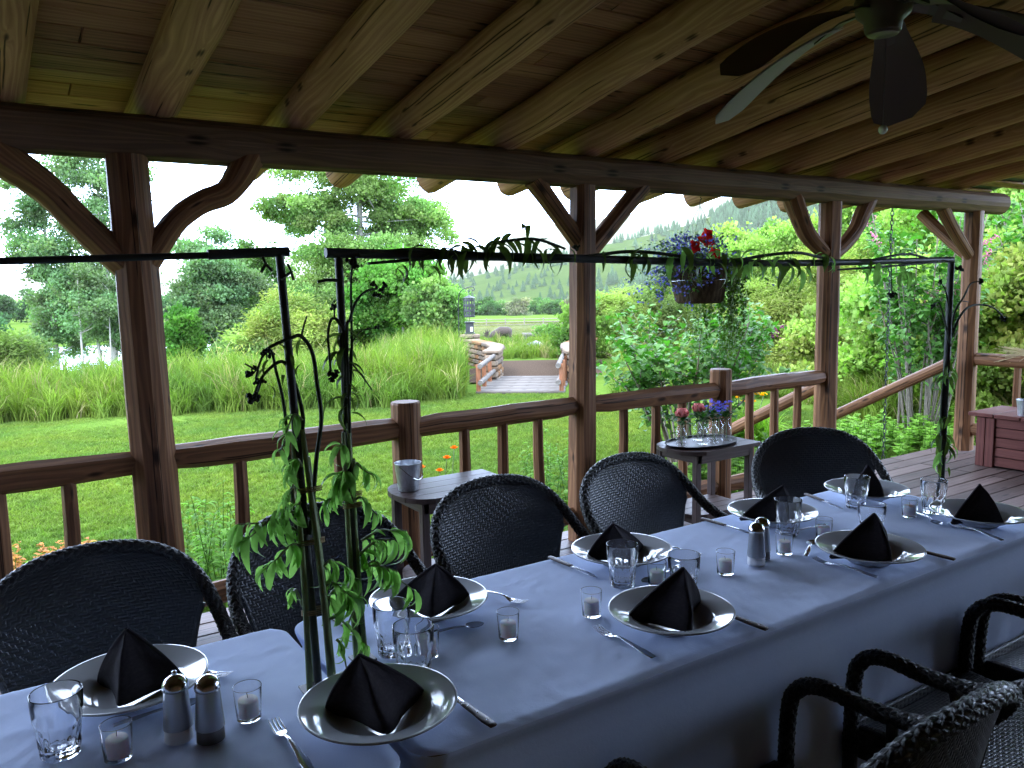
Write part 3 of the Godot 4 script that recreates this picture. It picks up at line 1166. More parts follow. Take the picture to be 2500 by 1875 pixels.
	# boulders and a pale log
	for q in [[34.7, 25.5, 0.34, "pale grey boulder in the grass behind the gravel path"], [33.9, 25.9, 0.2, "small dark boulder half sunk left of the pale boulder"]]:
		b = B.new()
		b.ball(Vector3.ZERO, Vector3(q[2], q[2] * 0.75, q[2] * 0.8), 8, 10)
		var nn := noise(int(q[2] * 100), 1.6, 3)
		for i in b.v.size():
			b.v[i] *= 1.0 + 0.35 * nn.get_noise_3dv(b.v[i] * 2.0 / q[2])
		tag(obj("boulder", b, M.boulder, self, Transform3D(Basis(), on_ground(q[0], q[1], q[2] * 0.35))), q[3], "boulder")
	var lg := thing("log_bench", "pale grey log bench in the meadow right of the moose statue", "bench", on_ground(34.6, 55.0), deg_to_rad(-34))
	obj("seat", hewn([Vector3(-0.75, 0.75, 0), Vector3(0.75, 0.75, 0)], 0.14, 9, 3, 0.05), M.grey_timber, lg)
	for x in [-0.5, 0.5]:
		obj("leg", hewn([Vector3(x, -0.1, 0), Vector3(x, 0.62, 0)], 0.1, 8, 4, 0.05), M.grey_timber, lg)
	# split rail fence across the valley
	var fe := thing("rail_fence", "long grey split rail fence across the far meadow", "fence")
	var pts: Array = []
	for i in 12:
		pts.append(on_ground(28.6 + 1.35 * i, 119.0 - i * 0.4))
	for i in pts.size():
		obj("post", hewn([pts[i] + Vector3(0, -0.2, 0), pts[i] + Vector3(0, 1.35, 0)], 0.09, 6, i, 0.05), M.bark_grey, fe)
		if i > 0:
			for yy in [0.35, 0.75, 1.15]:
				obj("rail", hewn([pts[i - 1] + Vector3(0, yy, 0), pts[i] + Vector3(0, yy, 0)], 0.065, 6, i, 0.05), M.bark_grey, fe)


func build_moose() -> void:
	var t := thing("moose_statue", "weathered bronze moose statue grazing in the meadow", "statue", on_ground(32.2, 61.0, -0.15), deg_to_rad(-30))
	# side view: head low at the left, rump at the right; blended field meshed as one skin
	var bones: Array = [
		[Vector3(0.62, 0.98, 0), Vector3(0.15, 1.0, 0), 0.36, 0.33], [Vector3(0.15, 1.0, 0), Vector3(-0.35, 0.72, 0), 0.34, 0.34],
		[Vector3(-0.35, 0.78, 0), Vector3(-0.78, 0.46, 0), 0.25, 0.17], [Vector3(-0.78, 0.46, 0), Vector3(-1.12, 0.20, 0.05), 0.15, 0.09],
		[Vector3(0.68, 0.95, 0.15), Vector3(0.86, 0.55, 0.17), 0.24, 0.12], [Vector3(0.86, 0.55, 0.17), Vector3(0.94, 0.42, 0.17), 0.1, 0.075], [Vector3(0.94, 0.42, 0.17), Vector3(0.88, 0.0, 0.17), 0.075, 0.06],
		[Vector3(0.6, 0.92, -0.15), Vector3(0.6, 0.52, -0.17), 0.22, 0.12], [Vector3(0.6, 0.52, -0.17), Vector3(0.68, 0.4, -0.17), 0.1, 0.075], [Vector3(0.68, 0.4, -0.17), Vector3(0.6, 0.0, -0.17), 0.075, 0.06],
		[Vector3(-0.3, 0.65, 0.17), Vector3(-0.42, 0.3, 0.18), 0.16, 0.09], [Vector3(-0.42, 0.3, 0.18), Vector3(-0.36, 0.0, 0.18), 0.085, 0.06],
		[Vector3(-0.24, 0.65, -0.17), Vector3(-0.2, 0.3, -0.18), 0.16, 0.09], [Vector3(-0.2, 0.3, -0.18), Vector3(-0.22, 0.0, -0.18), 0.085, 0.06]]
	obj("body", nets(bones, 0.055, 0.09), M.bronze, t)
	for s in [-1.0, 1.0]:
		var b := B.new()
		b.tube(spline([Vector3(-0.88, 0.45, 0.06 * s), Vector3(-0.95, 0.55, 0.2 * s), Vector3(-0.94, 0.72, 0.3 * s)], 3), 0.035, 6)
		var fan: Array = [Vector3(-0.88, 0.62, 0.24 * s), Vector3(-0.80, 0.78, 0.28 * s), Vector3(-0.80, 0.98, 0.33 * s), Vector3(-0.92, 1.02, 0.36 * s), Vector3(-1.02, 0.98, 0.38 * s), Vector3(-1.1, 0.86, 0.36 * s), Vector3(-1.12, 0.7, 0.33 * s), Vector3(-1.04, 0.58, 0.28 * s)]
		for side in [0.02, -0.02]:
			for i in range(1, fan.size() - 1):
				var o := Vector3(0, 0, side)
				if side > 0:
					b.ft(fan[0] + o, fan[i + 1] + o, fan[i] + o)
				else:
					b.ft(fan[0] + o, fan[i] + o, fan[i + 1] + o)
		for i in range(2, 7):
			b.tube([fan[i], fan[i] + (fan[i] - Vector3(-0.95, 0.75, 0.3 * s)).normalized() * 0.16], [0.03, 0.012], 5)
		obj("antler", b, M.bronze, t)
		var e := B.new()
		e.ball(Vector3(-0.82, 0.56, 0.14 * s), Vector3(0.03, 0.09, 0.05), 4, 6)
		obj("ear", e, M.bronze, t)


# surface nets over tapered capsules joined by a smooth minimum
func nets(bones: Array, cell: float, blend: float) -> B:
	var lo := Vector3(1e9, 1e9, 1e9)
	var hi := -lo
	for q in bones:
		for e in 2:
			var rr: float = q[2 + e] + cell * 3.0
			lo = lo.min(q[e] - Vector3(rr, rr, rr))
			hi = hi.max(q[e] + Vector3(rr, rr, rr))
	var nx := int((hi.x - lo.x) / cell) + 2
	var ny := int((hi.y - lo.y) / cell) + 2
	var nz := int((hi.z - lo.z) / cell) + 2
	var f := PackedFloat32Array()
	f.resize(nx * ny * nz)
	for x in nx:
		for y in ny:
			for z in nz:
				var q := lo + Vector3(x, y, z) * cell
				var s := 0.0
				for w in bones:
					var ab: Vector3 = w[1] - w[0]
					var t := clampf((q - w[0]).dot(ab) / ab.length_squared(), 0, 1)
					var dd: float = (q - w[0] - ab * t).length() - lerpf(w[2], w[3], t)
					s += exp(-clampf(dd, -1, 1) / (blend * 0.4))
				f[(x * ny + y) * nz + z] = -log(maxf(s, 1e-12)) * blend * 0.4
	var b := B.new()
	var id := {}
	for x in nx - 1:
		for y in ny - 1:
			for z in nz - 1:
				var sum := Vector3.ZERO
				var n := 0
				for e in [[0, 0, 0, 1, 0, 0], [0, 1, 0, 1, 1, 0], [0, 0, 1, 1, 0, 1], [0, 1, 1, 1, 1, 1], [0, 0, 0, 0, 1, 0], [1, 0, 0, 1, 1, 0], [0, 0, 1, 0, 1, 1], [1, 0, 1, 1, 1, 1], [0, 0, 0, 0, 0, 1], [1, 0, 0, 1, 0, 1], [0, 1, 0, 0, 1, 1], [1, 1, 0, 1, 1, 1]]:
					var fa := f[((x + e[0]) * ny + y + e[1]) * nz + z + e[2]]
					var fb := f[((x + e[3]) * ny + y + e[4]) * nz + z + e[5]]
					if (fa < 0) != (fb < 0):
						var t := fa / (fa - fb)
						sum += Vector3(x + lerpf(e[0], e[3], t), y + lerpf(e[1], e[4], t), z + lerpf(e[2], e[5], t))
						n += 1
				if n > 0:
					id[Vector3i(x, y, z)] = b.p(lo + sum / n * cell)
	for key: Vector3i in id.keys():
		var x := key.x
		var y := key.y
		var z := key.z
		var f0 := f[(x * ny + y) * nz + z]
		for ax in 3:
			var d := Vector3i.ZERO
			d[ax] = 1
			var f1 := f[((x + d.x) * ny + y + d.y) * nz + z + d.z]
			if (f0 < 0) == (f1 < 0):
				continue
			var i := Vector3i.ZERO
			var j := Vector3i.ZERO
			i[(ax + 1) % 3] = 1
			j[(ax + 2) % 3] = 1
			if not (id.has(key - i) and id.has(key - j) and id.has(key - i - j)):
				continue
			var q := [id[key - i - j], id[key - j], id[key], id[key - i]]
			if f0 < 0:
				b.quad(q[0], q[1], q[2], q[3])
			else:
				b.quad(q[3], q[2], q[1], q[0])
	return b


# ------------------------------------------------------------------ trees and shrubs
func leaf_shape(b: B, at: Vector3, bs: Basis, len: float, wid: float) -> void:
	var a := at
	var tip := at + bs * Vector3(0, -0.12 * len, len)
	var l := at + bs * Vector3(-wid * 0.5, 0.06 * len, len * 0.45)
	var r := at + bs * Vector3(wid * 0.5, 0.06 * len, len * 0.45)
	var m := at + bs * Vector3(0, 0, len * 0.5)
	b.ft(a, m, l)
	b.ft(l, m, tip)
	b.ft(a, r, m)
	b.ft(m, r, tip)


func clump(seed_: int, n: int, radius: float, len: float, wid: float, droop: float = 0.2) -> ArrayMesh:
	var b := B.new()
	var r := RandomNumberGenerator.new()
	r.seed = seed_
	for i in n:
		var o := Vector3(r.randfn(), r.randfn(), r.randfn()) * radius * 0.5
		var dir := Vector3(r.randfn(), r.randfn() * 0.7 - droop, r.randfn()).normalized()
		var bs := Basis.looking_at(-dir, Vector3(0.1, 1, 0.2).normalized()) * Basis(Vector3(0, 0, 1), r.randf_range(-1.2, 1.2))
		var t := r.randf_range(0.75, 1.2)
		b.col = Color(t, t, t * r.randf_range(0.8, 1.1))
		leaf_shape(b, o, bs, len * r.randf_range(0.7, 1.25), wid)
	return b.mesh()


var clumps := {}


func tree(called: String, label: String, category: String, group: String, az: float, d: float, trunks: Array, lobes: Array, tint: Color, kind: String, size: float, bark: Material, seed_: int, turn_extra: float = 0.0) -> Node3D:
	# trunks: [[points], base radius]; lobes: [centre, radii, number of boughs, clumps per bough]
	var t := thing(called, label, category, on_ground(az, d, -0.05), deg_to_rad(-az) + turn_extra, group)
	var r := RandomNumberGenerator.new()
	r.seed = seed_
	var list: Array = []
	var tips: Array = []
	for lb in lobes:
		var c: Vector3 = lb[0]
		var e: Vector3 = lb[1]
		for k in lb[2]:
			var dir := Vector3(r.randfn(), r.randfn(), r.randfn()).normalized()
			var q := c + dir * e * pow(r.randf(), 0.4)
			var rc := (e.x + e.y + e.z) / 3.0 * r.randf_range(0.2, 0.36)
			tips.append(q)
			var tone := r.randf_range(0.62, 1.35)
			var hue := r.randf_range(-0.12, 0.16)
			for m in lb[3]:
				var o := Vector3(r.randfn() * rc * 0.62, r.randfn() * rc * 0.3, r.randfn() * rc * 0.62)
				o.y -= 0.12 * o.length()
				var sc := size * r.randf_range(0.65, 1.35)
				var u := tone * r.randf_range(0.8, 1.2)
				list.append([Transform3D(Basis(Vector3(r.randfn(), r.randfn(), r.randfn()).normalized(), r.randf() * 1.2) * Basis(Vector3.UP, r.randf() * TAU) * Basis.from_scale(Vector3(sc, sc, sc)), q + o), Color(tint.r * u * (1.0 + hue), tint.g * u, tint.b * u) * 1.5])
	copies("crown", clumps[kind], M.tree_leaf, list, t)
	for tr in trunks:
		var sp := spline(tr[0], 4)
		var b := B.new()
		var rad: Array = lerped([tr[1], tr[1] * 0.75, tr[1] * 0.5, tr[1] * 0.18], sp.size())
		b.tube(sp, rad, 7, false, true, 0.06, seed_)
		for k in mini(tips.size(), 16):
			var q: Vector3 = tips[r.randi() % tips.size()]
			var best := 0
			for i in sp.size():
				if (sp[i] - q).length() + (1.0 if sp[i].y > q.y else 0.0) < (sp[best] - q).length() + (1.0 if sp[best].y > q.y else 0.0):
					best = i
			if (sp[best] - q).length() < 0.2:
				continue
			var mid: Vector3 = (sp[best] + q) * 0.5 + Vector3(0, -0.05, 0)
			b.tube([sp[best], mid, q], [rad[best] * 0.45, rad[best] * 0.3, rad[best] * 0.12], 5, false, false)
		obj("trunk", b, bark, t)
	return t


const ORD := ["first", "second", "third", "fourth", "fifth", "sixth", "seventh", "eighth", "ninth", "tenth", "eleventh", "twelfth", "thirteenth", "fourteenth", "fifteenth", "sixteenth", "seventeenth", "eighteenth", "nineteenth"]


func build_trees() -> void:
	clumps.broad = clump(1, 8, 0.22, 0.13, 0.11)
	clumps.narrow = clump(2, 9, 0.22, 0.16, 0.035, 0.0)
	clumps.big = clump(3, 5, 0.16, 0.11, 0.075)
	var pale: Material = M.bark_pale
	var grey: Material = M.bark_grey
	var aspen := Color(0.10, 0.155, 0.07)
	# left aspens by the pond (d 36)
	tree("aspen_tree", "tall thin leaved aspen with a pale trunk left of the stout post", "tree", "aspens by the pond", 6.6, 35.0,
		[[[Vector3(0, -0.3, 0), Vector3(0.1, 3, 0), Vector3(-0.1, 6, 0), Vector3(0.1, 9.6, 0)], 0.16], [[Vector3(-0.35, -0.3, 0.2), Vector3(-0.5, 2.5, 0), Vector3(-0.4, 6.5, 0)], 0.09]],
		[[Vector3(0.1, 7.6, 0), Vector3(1.7, 2.6, 1.5), 40, 85], [Vector3(-0.5, 4.6, 0), Vector3(1.9, 1.6, 1.5), 32, 85], [Vector3(0.4, 2.6, 0), Vector3(1.3, 1.5, 1.1), 22, 80]], aspen, "broad", 0.72, pale, 11)
	tree("aspen_tree", "aspen with drooping open crown at the left edge of the view", "tree", "aspens by the pond", 3.4, 36.0,
		[[[Vector3(0, -0.3, 0), Vector3(0.05, 3, 0), Vector3(0.0, 5.4, 0), Vector3(0.1, 8.2, 0)], 0.12]],
		[[Vector3(-0.2, 6.6, 0), Vector3(1.5, 2.0, 1.3), 28, 80], [Vector3(0.1, 4.0, 0), Vector3(1.3, 1.4, 1.2), 24, 80], [Vector3(0.3, 2.4, 0), Vector3(1.1, 1.2, 1.0), 16, 80]], aspen, "broad", 0.72, pale, 12)
	tree("aspen_tree", "young aspen with a thin white stem standing before the pond", "tree", "aspens by the pond", 4.9, 33.5,
		[[[Vector3(0, -0.3, 0), Vector3(0.0, 2, 0), Vector3(0.05, 4.6, 0)], 0.06], [[Vector3(0.9, -0.3, 0), Vector3(0.95, 1.6, 0), Vector3(1.0, 3.6, 0)], 0.05]],
		[[Vector3(0.1, 3.2, 0), Vector3(0.9, 1.3, 0.9), 16, 36], [Vector3(0.9, 2.6, 0), Vector3(0.7, 0.9, 0.7), 10, 36]], aspen, "broad", 0.7, pale, 13)
	tree("aspen_tree", "aspen clump with two pale stems just right of the stout post", "tree", "aspens by the pond", 12.6, 31.0,
		[[[Vector3(0, -0.3, 0), Vector3(0.05, 2, 0), Vector3(0.1, 4.8, 0)], 0.09], [[Vector3(0.75, -0.3, 0), Vector3(0.8, 2, 0), Vector3(0.7, 4.4, 0)], 0.08]],
		[[Vector3(0.0, 4.1, 0), Vector3(1.3, 1.5, 1.2), 30, 80], [Vector3(0.9, 3.3, 0), Vector3(1.1, 1.3, 1.1), 24, 80], [Vector3(-0.5, 2.6, 0), Vector3(1.1, 1.2, 1.0), 22, 80], [Vector3(0.6, 1.6, 0.2), Vector3(1.2, 0.9, 1.0), 18, 80]], aspen, "broad", 0.72, pale, 14)
	tree("leafy_shrub", "dense bright green bush right beside the stout post by the water", "shrub", "", 10.9, 29.0,
		[[[Vector3(0, -0.2, 0), Vector3(0, 1.2, 0), Vector3(0, 2.2, 0)], 0.05]], [[Vector3(0, 1.4, 0), Vector3(0.55, 1.35, 0.55), 22, 60]], Color(0.05, 0.12, 0.02), "broad", 0.9, grey, 15)
	tree("poplar_tree", "tall slim poplar top between the post and the yellow willow", "tree", "", 15.6, 36.0,
		[[[Vector3(0, -0.3, 0), Vector3(0.05, 3, 0), Vector3(0.1, 5.4, 0)], 0.1]], [[Vector3(0, 4.2, 0), Vector3(1.5, 1.7, 1.2), 24, 46], [Vector3(0.6, 2.2, 0), Vector3(1.6, 1.3, 1.2), 18, 46]], Color(0.06, 0.115, 0.035), "broad", 1.0, pale, 16)
	# big cottonwood in the middle
	tree("cottonwood_tree", "big spreading cottonwood with several pale trunks in the middle", "tree", "", 22.6, 33.0,
		[[[Vector3(0, -0.3, 0), Vector3(0.1, 2.5, 0), Vector3(0.05, 5.5, 0), Vector3(0.2, 10.5, 0)], 0.26], [[Vector3(0.1, 2.0, 0), Vector3(-0.5, 4.0, 0), Vector3(-0.9, 6, 0.2), Vector3(-0.6, 9.5, 0)], 0.16], [[Vector3(0.2, 2.4, 0), Vector3(0.8, 5.0, 0), Vector3(1.0, 9.6, 0)], 0.14]],
		[[Vector3(0.2, 9.0, 0), Vector3(3.2, 2.4, 2.6), 60, 170], [Vector3(-1.8, 6.4, 0), Vector3(1.9, 0.9, 1.6), 30, 115], [Vector3(2.0, 6.1, 0), Vector3(1.8, 1.0, 1.6), 30, 115], [Vector3(0.2, 4.7, 0.4), Vector3(2.9, 0.85, 2.0), 44, 115], [Vector3(-0.9, 3.3, 0.3), Vector3(2.3, 0.9, 1.7), 36, 115], [Vector3(1.7, 2.9, 0.3), Vector3(2.1, 1.2, 1.6), 44, 115], [Vector3(-1.3, 1.8, 0.4), Vector3(1.6, 1.0, 1.3), 26, 70]],
		Color(0.135, 0.21, 0.062), "broad", 0.72, pale, 17)
	tree("aspen_tree", "leafy aspen with a slim white trunk in front of the cottonwood", "tree", "", 25.4, 26.5,
		[[[Vector3(0, -0.3, 0), Vector3(0.0, 1.6, 0), Vector3(0.1, 4.2, 0)], 0.06]],
		[[Vector3(0.2, 3.0, 0), Vector3(1.0, 1.3, 1.0), 26, 56], [Vector3(-0.8, 2.4, -0.3), Vector3(0.8, 1.2, 0.9), 18, 56], [Vector3(1.0, 1.9, -0.2), Vector3(0.7, 1.0, 0.7), 16, 56]], Color(0.062, 0.14, 0.026), "broad", 0.95, pale, 18)
	tree("leafy_shrub", "dark green bush at the foot of the cottonwood", "shrub", "", 24.0, 29.5,
		[[[Vector3(0, -0.2, 0), Vector3(0, 1.2, 0), Vector3(0, 2.2, 0)], 0.06]], [[Vector3(0, 1.5, 0), Vector3(1.3, 1.4, 1.0), 30, 60]], Color(0.042, 0.10, 0.02), "broad", 1.0, grey, 19)
	tree("leafy_shrub", "pale bush standing left of the black lantern", "shrub", "", 28.2, 25.0,
		[[[Vector3(0, -0.2, 0), Vector3(0, 1.0, 0), Vector3(0.1, 2.0, 0)], 0.05]], [[Vector3(0, 1.35, 0), Vector3(0.62, 1.2, 0.6), 24, 50], [Vector3(-0.7, 1.2, 0), Vector3(0.5, 1.0, 0.5), 14, 50]], Color(0.095, 0.16, 0.045), "broad", 0.8, grey, 20)
	tree("spruce_tree", "dark tree at the far left edge across the pond", "tree", "", 0.0, 60.0,
		[[[Vector3(0, -0.3, 0), Vector3(0, 3, 0), Vector3(0, 6, 0)], 0.15]], [[Vector3(-0.4, 2.6, 0), Vector3(1.5, 2.2, 1.5), 30, 50]], Color(0.03, 0.062, 0.03), "broad", 1.5, grey, 21)
	# tree line across the pond and along the valley floor
	var r := RandomNumberGenerator.new()
	r.seed = 31
	for i in 13:
		var az := -1.0 + i * 1.55
		var h := r.randf_range(2.6, 5.0)
		tree("far_bush", "rounded bush, %s from the left in the tree line across the pond" % ORD[i], "shrub", "bushes in the tree line across the pond", az, r.randf_range(128.0, 150.0), [],
			[[Vector3(0, h * 0.5, 0), Vector3(r.randf_range(1.8, 3.0), h * 0.55, 1.5), 14, 30]], Color(0.042, 0.075, 0.035) * r.randf_range(0.8, 1.2), "broad", 3.0, grey, 300 + i)
	for i in 19:
		var az := 27.8 + i * 0.74
		var h := r.randf_range(3.4, 6.2) * (0.6 if i < 4 else 1.0)
		tree("far_bush", "rounded willow bush, %s from the left in the line at the foot of the hill" % ORD[i], "shrub", "willow bushes at the foot of the hill", az, r.randf_range(222.0, 246.0), [],
			[[Vector3(0, h * 0.45, 0), Vector3(r.randf_range(2.2, 3.6), h * 0.55, 2.0), 16, 34]], (Color(0.05, 0.095, 0.033) if i % 5 != 3 else Color(0.12, 0.12, 0.075)) * r.randf_range(0.85, 1.2), "broad", 3.6, grey, 340 + i)
	tree("far_tree", "lone round tree on the meadow left of the hill foot", "tree", "", 28.7, 150.0,
		[[[Vector3(0, -0.3, 0), Vector3(0, 2, 0), Vector3(0, 4, 0)], 0.2]], [[Vector3(0, 4.6, 0), Vector3(3.2, 2.6, 2.4), 30, 40]], Color(0.05, 0.1, 0.035), "broad", 2.4, grey, 380)


func build_shrubs() -> void:
	var grey: Material = M.bark_grey
	var yel := Color(0.185, 0.225, 0.058)
	var gre := Color(0.15, 0.225, 0.052)
	tree("willow_shrub", "big yellow green willow bush behind the tall flower stems", "shrub", "", 17.6, 24.0,
		[[[Vector3(0, -0.2, 0), Vector3(-0.2, 1.2, 0), Vector3(-0.3, 2.4, 0)], 0.06], [[Vector3(0.2, -0.2, 0), Vector3(0.5, 1.2, 0), Vector3(0.7, 2.2, 0)], 0.05]],
		[[Vector3(0.1, 2.2, 0), Vector3(1.2, 1.15, 1.1), 34, 60], [Vector3(-0.8, 1.4, 0), Vector3(0.9, 1.0, 0.9), 24, 60], [Vector3(0.9, 1.2, 0.2), Vector3(0.9, 1.0, 0.9), 24, 60]], yel, "narrow", 0.8, grey, 51)
	tree("willow_shrub", "yellowish willow bush at the left edge beside the pond", "shrub", "", 0.6, 20.0,
		[[[Vector3(0, -0.2, 0), Vector3(0, 0.8, 0), Vector3(0.1, 1.6, 0)], 0.05]], [[Vector3(0, 1.1, 0), Vector3(0.55, 1.0, 0.6), 26, 50], [Vector3(-0.5, 0.9, 0), Vector3(0.5, 0.9, 0.6), 16, 50]], Color(0.11, 0.145, 0.04), "narrow", 0.75, grey, 52)
	tree("leafy_shrub", "low greyish bush in the tall grass right of the stout post", "shrub", "", 12.4, 19.5,
		[], [[Vector3(0, 0.45, 0), Vector3(0.75, 0.5, 0.6), 20, 46]], Color(0.11, 0.14, 0.075), "narrow", 0.6, grey, 53)
	tree("leafy_shrub", "low dark bush in the tall grass on the far left", "shrub", "", 4.4, 19.0,
		[], [[Vector3(0, 0.35, 0), Vector3(0.9, 0.45, 0.6), 18, 46]], Color(0.06, 0.115, 0.035), "narrow", 0.6, grey, 54)
	tree("leafy_shrub", "low brown tinged bush in the tall grass left of the bridge", "shrub", "", 24.6, 17.2, [], [[Vector3(0, 0.35, 0), Vector3(0.5, 0.4, 0.4), 14, 40]], Color(0.13, 0.12, 0.075), "narrow", 0.55, grey, 55)
	tree("leafy_shrub", "low bush half sunk in the tall grass behind the flower stems", "shrub", "", 17.8, 17.6, [], [[Vector3(0, 0.4, 0), Vector3(0.8, 0.5, 0.5), 18, 44]], Color(0.09, 0.13, 0.05), "narrow", 0.55, grey, 56)
	tree("leafy_shrub", "dark reedy bush on the near bank of the pond", "shrub", "", 5.6, 30.0, [], [[Vector3(0, 0.3, 0), Vector3(2.2, 0.55, 0.8), 30, 44]], Color(0.05, 0.095, 0.03), "narrow", 0.8, grey, 57)
	for q in [[14.6, 24.0, 0.9, 1.9, Color(0.10, 0.155, 0.05), "mid green bush left of the big yellow green willow"], [20.3, 25.0, 1.1, 2.5, Color(0.11, 0.17, 0.05), "light green bush between the willow and the cottonwood"], [19.0, 29.0, 1.3, 3.1, Color(0.085, 0.145, 0.045), "bushy young tree rising behind the yellow green willow"], [8.6, 25.5, 0.8, 1.3, Color(0.095, 0.15, 0.05), "low bush at the pond behind the stout post"], [1.9, 27.0, 0.9, 1.9, Color(0.09, 0.14, 0.055), "green bush under the left aspens by the pond"],
		[55.8, 15.5, 1.0, 1.9, yel, "sunlit bush just left of the rain chain"], [59.8, 13.6, 1.1, 2.4, gre, "leafy bush behind the pink lilac stems"], [63.4, 13.2, 1.1, 2.6, gre, "leafy bush right behind the corner post"], [66.4, 12.6, 1.0, 2.5, yel, "bright bush behind the end railing"]]:
		var w2: float = q[2]
		var h2: float = q[3]
		tree("leafy_shrub", q[5], "shrub", "", q[0], q[1], [[[Vector3(0, -0.2, 0), Vector3(0.1, h2 * 0.4, 0), Vector3(0, h2 * 0.8, 0)], 0.03]], [[Vector3(0, h2 * 0.6, 0), Vector3(w2, h2 * 0.42, w2 * 0.7), int(22 + 8 * h2), 80], [Vector3(0.1, h2 * 0.3, 0.2), Vector3(w2 * 0.9, h2 * 0.3, w2 * 0.6), 16, 70]], q[4], "broad", 0.62, grey, 700 + int(q[0] * 10))
	# the willow thicket on the right, one bush behind the other
	var specs: Array = [
		[40.3, 23.0, 0.9, 1.9, yel, "thin pale willow right behind the straight braced post"],
		[43.0, 24.0, 1.3, 2.3, Color(0.13, 0.17, 0.055), "silvery willow bush below the forested hill"],
		[46.4, 24.5, 1.6, 2.7, yel, "yellow willow bush behind the hanging basket"],
		[49.6, 26.0, 1.9, 4.6, gre, "tall green willow rising right of the hanging basket"],
		[52.6, 24.0, 1.7, 4.9, gre, "tall leafy willow left of the curved braces"],
		[51.2, 18.5, 1.3, 2.4, yel, "sunny yellow willow bush above the bottle tray newel"],
		[48.2, 19.0, 1.1, 1.7, Color(0.12, 0.175, 0.045), "round willow bush below the hanging basket"],
		[55.2, 19.5, 1.6, 3.2, yel, "yellow green bush right behind the post by the steps"],
		[57.4, 24.0, 1.9, 5.6, gre, "tall bright green tree behind the rain chain"],
		[60.6, 21.0, 1.8, 4.6, gre, "leafy green tree right of the rain chain"],
		[59.2, 16.8, 1.2, 2.3, yel, "bright low willow behind the long handrail"],
		[63.6, 19.0, 1.8, 5.2, Color(0.075, 0.15, 0.025), "dense green tree behind the corner post"],
		[66.6, 17.0, 1.7, 4.8, gre, "dense green tree at the right edge of the view"],
		[70.0, 18.0, 1.9, 5.0, gre, "green tree just beyond the right edge"]]
	for i in specs.size():
		var s: Array = specs[i]
		var w: float = s[2]
		var h: float = s[3]
		tree("willow_shrub" if h < 4 else "willow_tree", s[5], "shrub" if h < 4 else "tree", "", s[0], s[1],
			[[[Vector3(0, -0.2, 0), Vector3(-0.2, h * 0.4, 0), Vector3(-0.3, h * 0.85, 0)], 0.03 + 0.014 * h], [[Vector3(0.2, -0.2, 0), Vector3(0.5, h * 0.35, 0), Vector3(0.6, h * 0.75, 0)], 0.03 + 0.01 * h]],
			[[Vector3(0, h * 0.72, 0), Vector3(w * 0.8, h * 0.32, w * 0.7), int(18 + 8 * h), 80], [Vector3(-w * 0.4, h * 0.4, 0.2), Vector3(w * 0.7, h * 0.36, w * 0.6), int(14 + 7 * h), 80], [Vector3(w * 0.45, h * 0.38, 0.1), Vector3(w * 0.7, h * 0.36, w * 0.6), int(14 + 7 * h), 80]],
			s[4], "broad" if h > 4 else "narrow", 0.62 if h < 4 else 0.72, grey, 60 + i)
	tree("leafy_shrub", "small rounded bush in the meadow right of the pale log bench", "shrub", "", 36.2, 40.0, [], [[Vector3(0, 0.9, 0), Vector3(1.0, 1.0, 0.9), 20, 46]], Color(0.075, 0.13, 0.035), "broad", 0.85, grey, 81)
	tree("leafy_shrub", "loose green bush by the right stone wall", "shrub", "", 38.4, 21.0, [], [[Vector3(0, 0.9, 0), Vector3(0.7, 0.95, 0.7), 20, 46]], Color(0.09, 0.15, 0.035), "broad", 0.7, grey, 82)
	# lilacs near the porch
	lilac("lilac_bush", "dark leaved lilac bush behind the tray of flower bottles", Vector3(6.55, -0.45, -6.5), 1.72, 24, 3200, 1, 91, 1.2)
	lilac("lilac_bush", "tall lilac with many stems and pink blossom behind the rain chain", Vector3(9.9, -0.45, -5.7), 2.9, 24, 3600, 11, 92, 0.8)
	lilac("lilac_bush", "tall lilac with pink blossom right of the corner post", Vector3(12.2, -0.45, -4.9), 3.1, 26, 3800, 6, 93, 1.0)
	flower_beds()


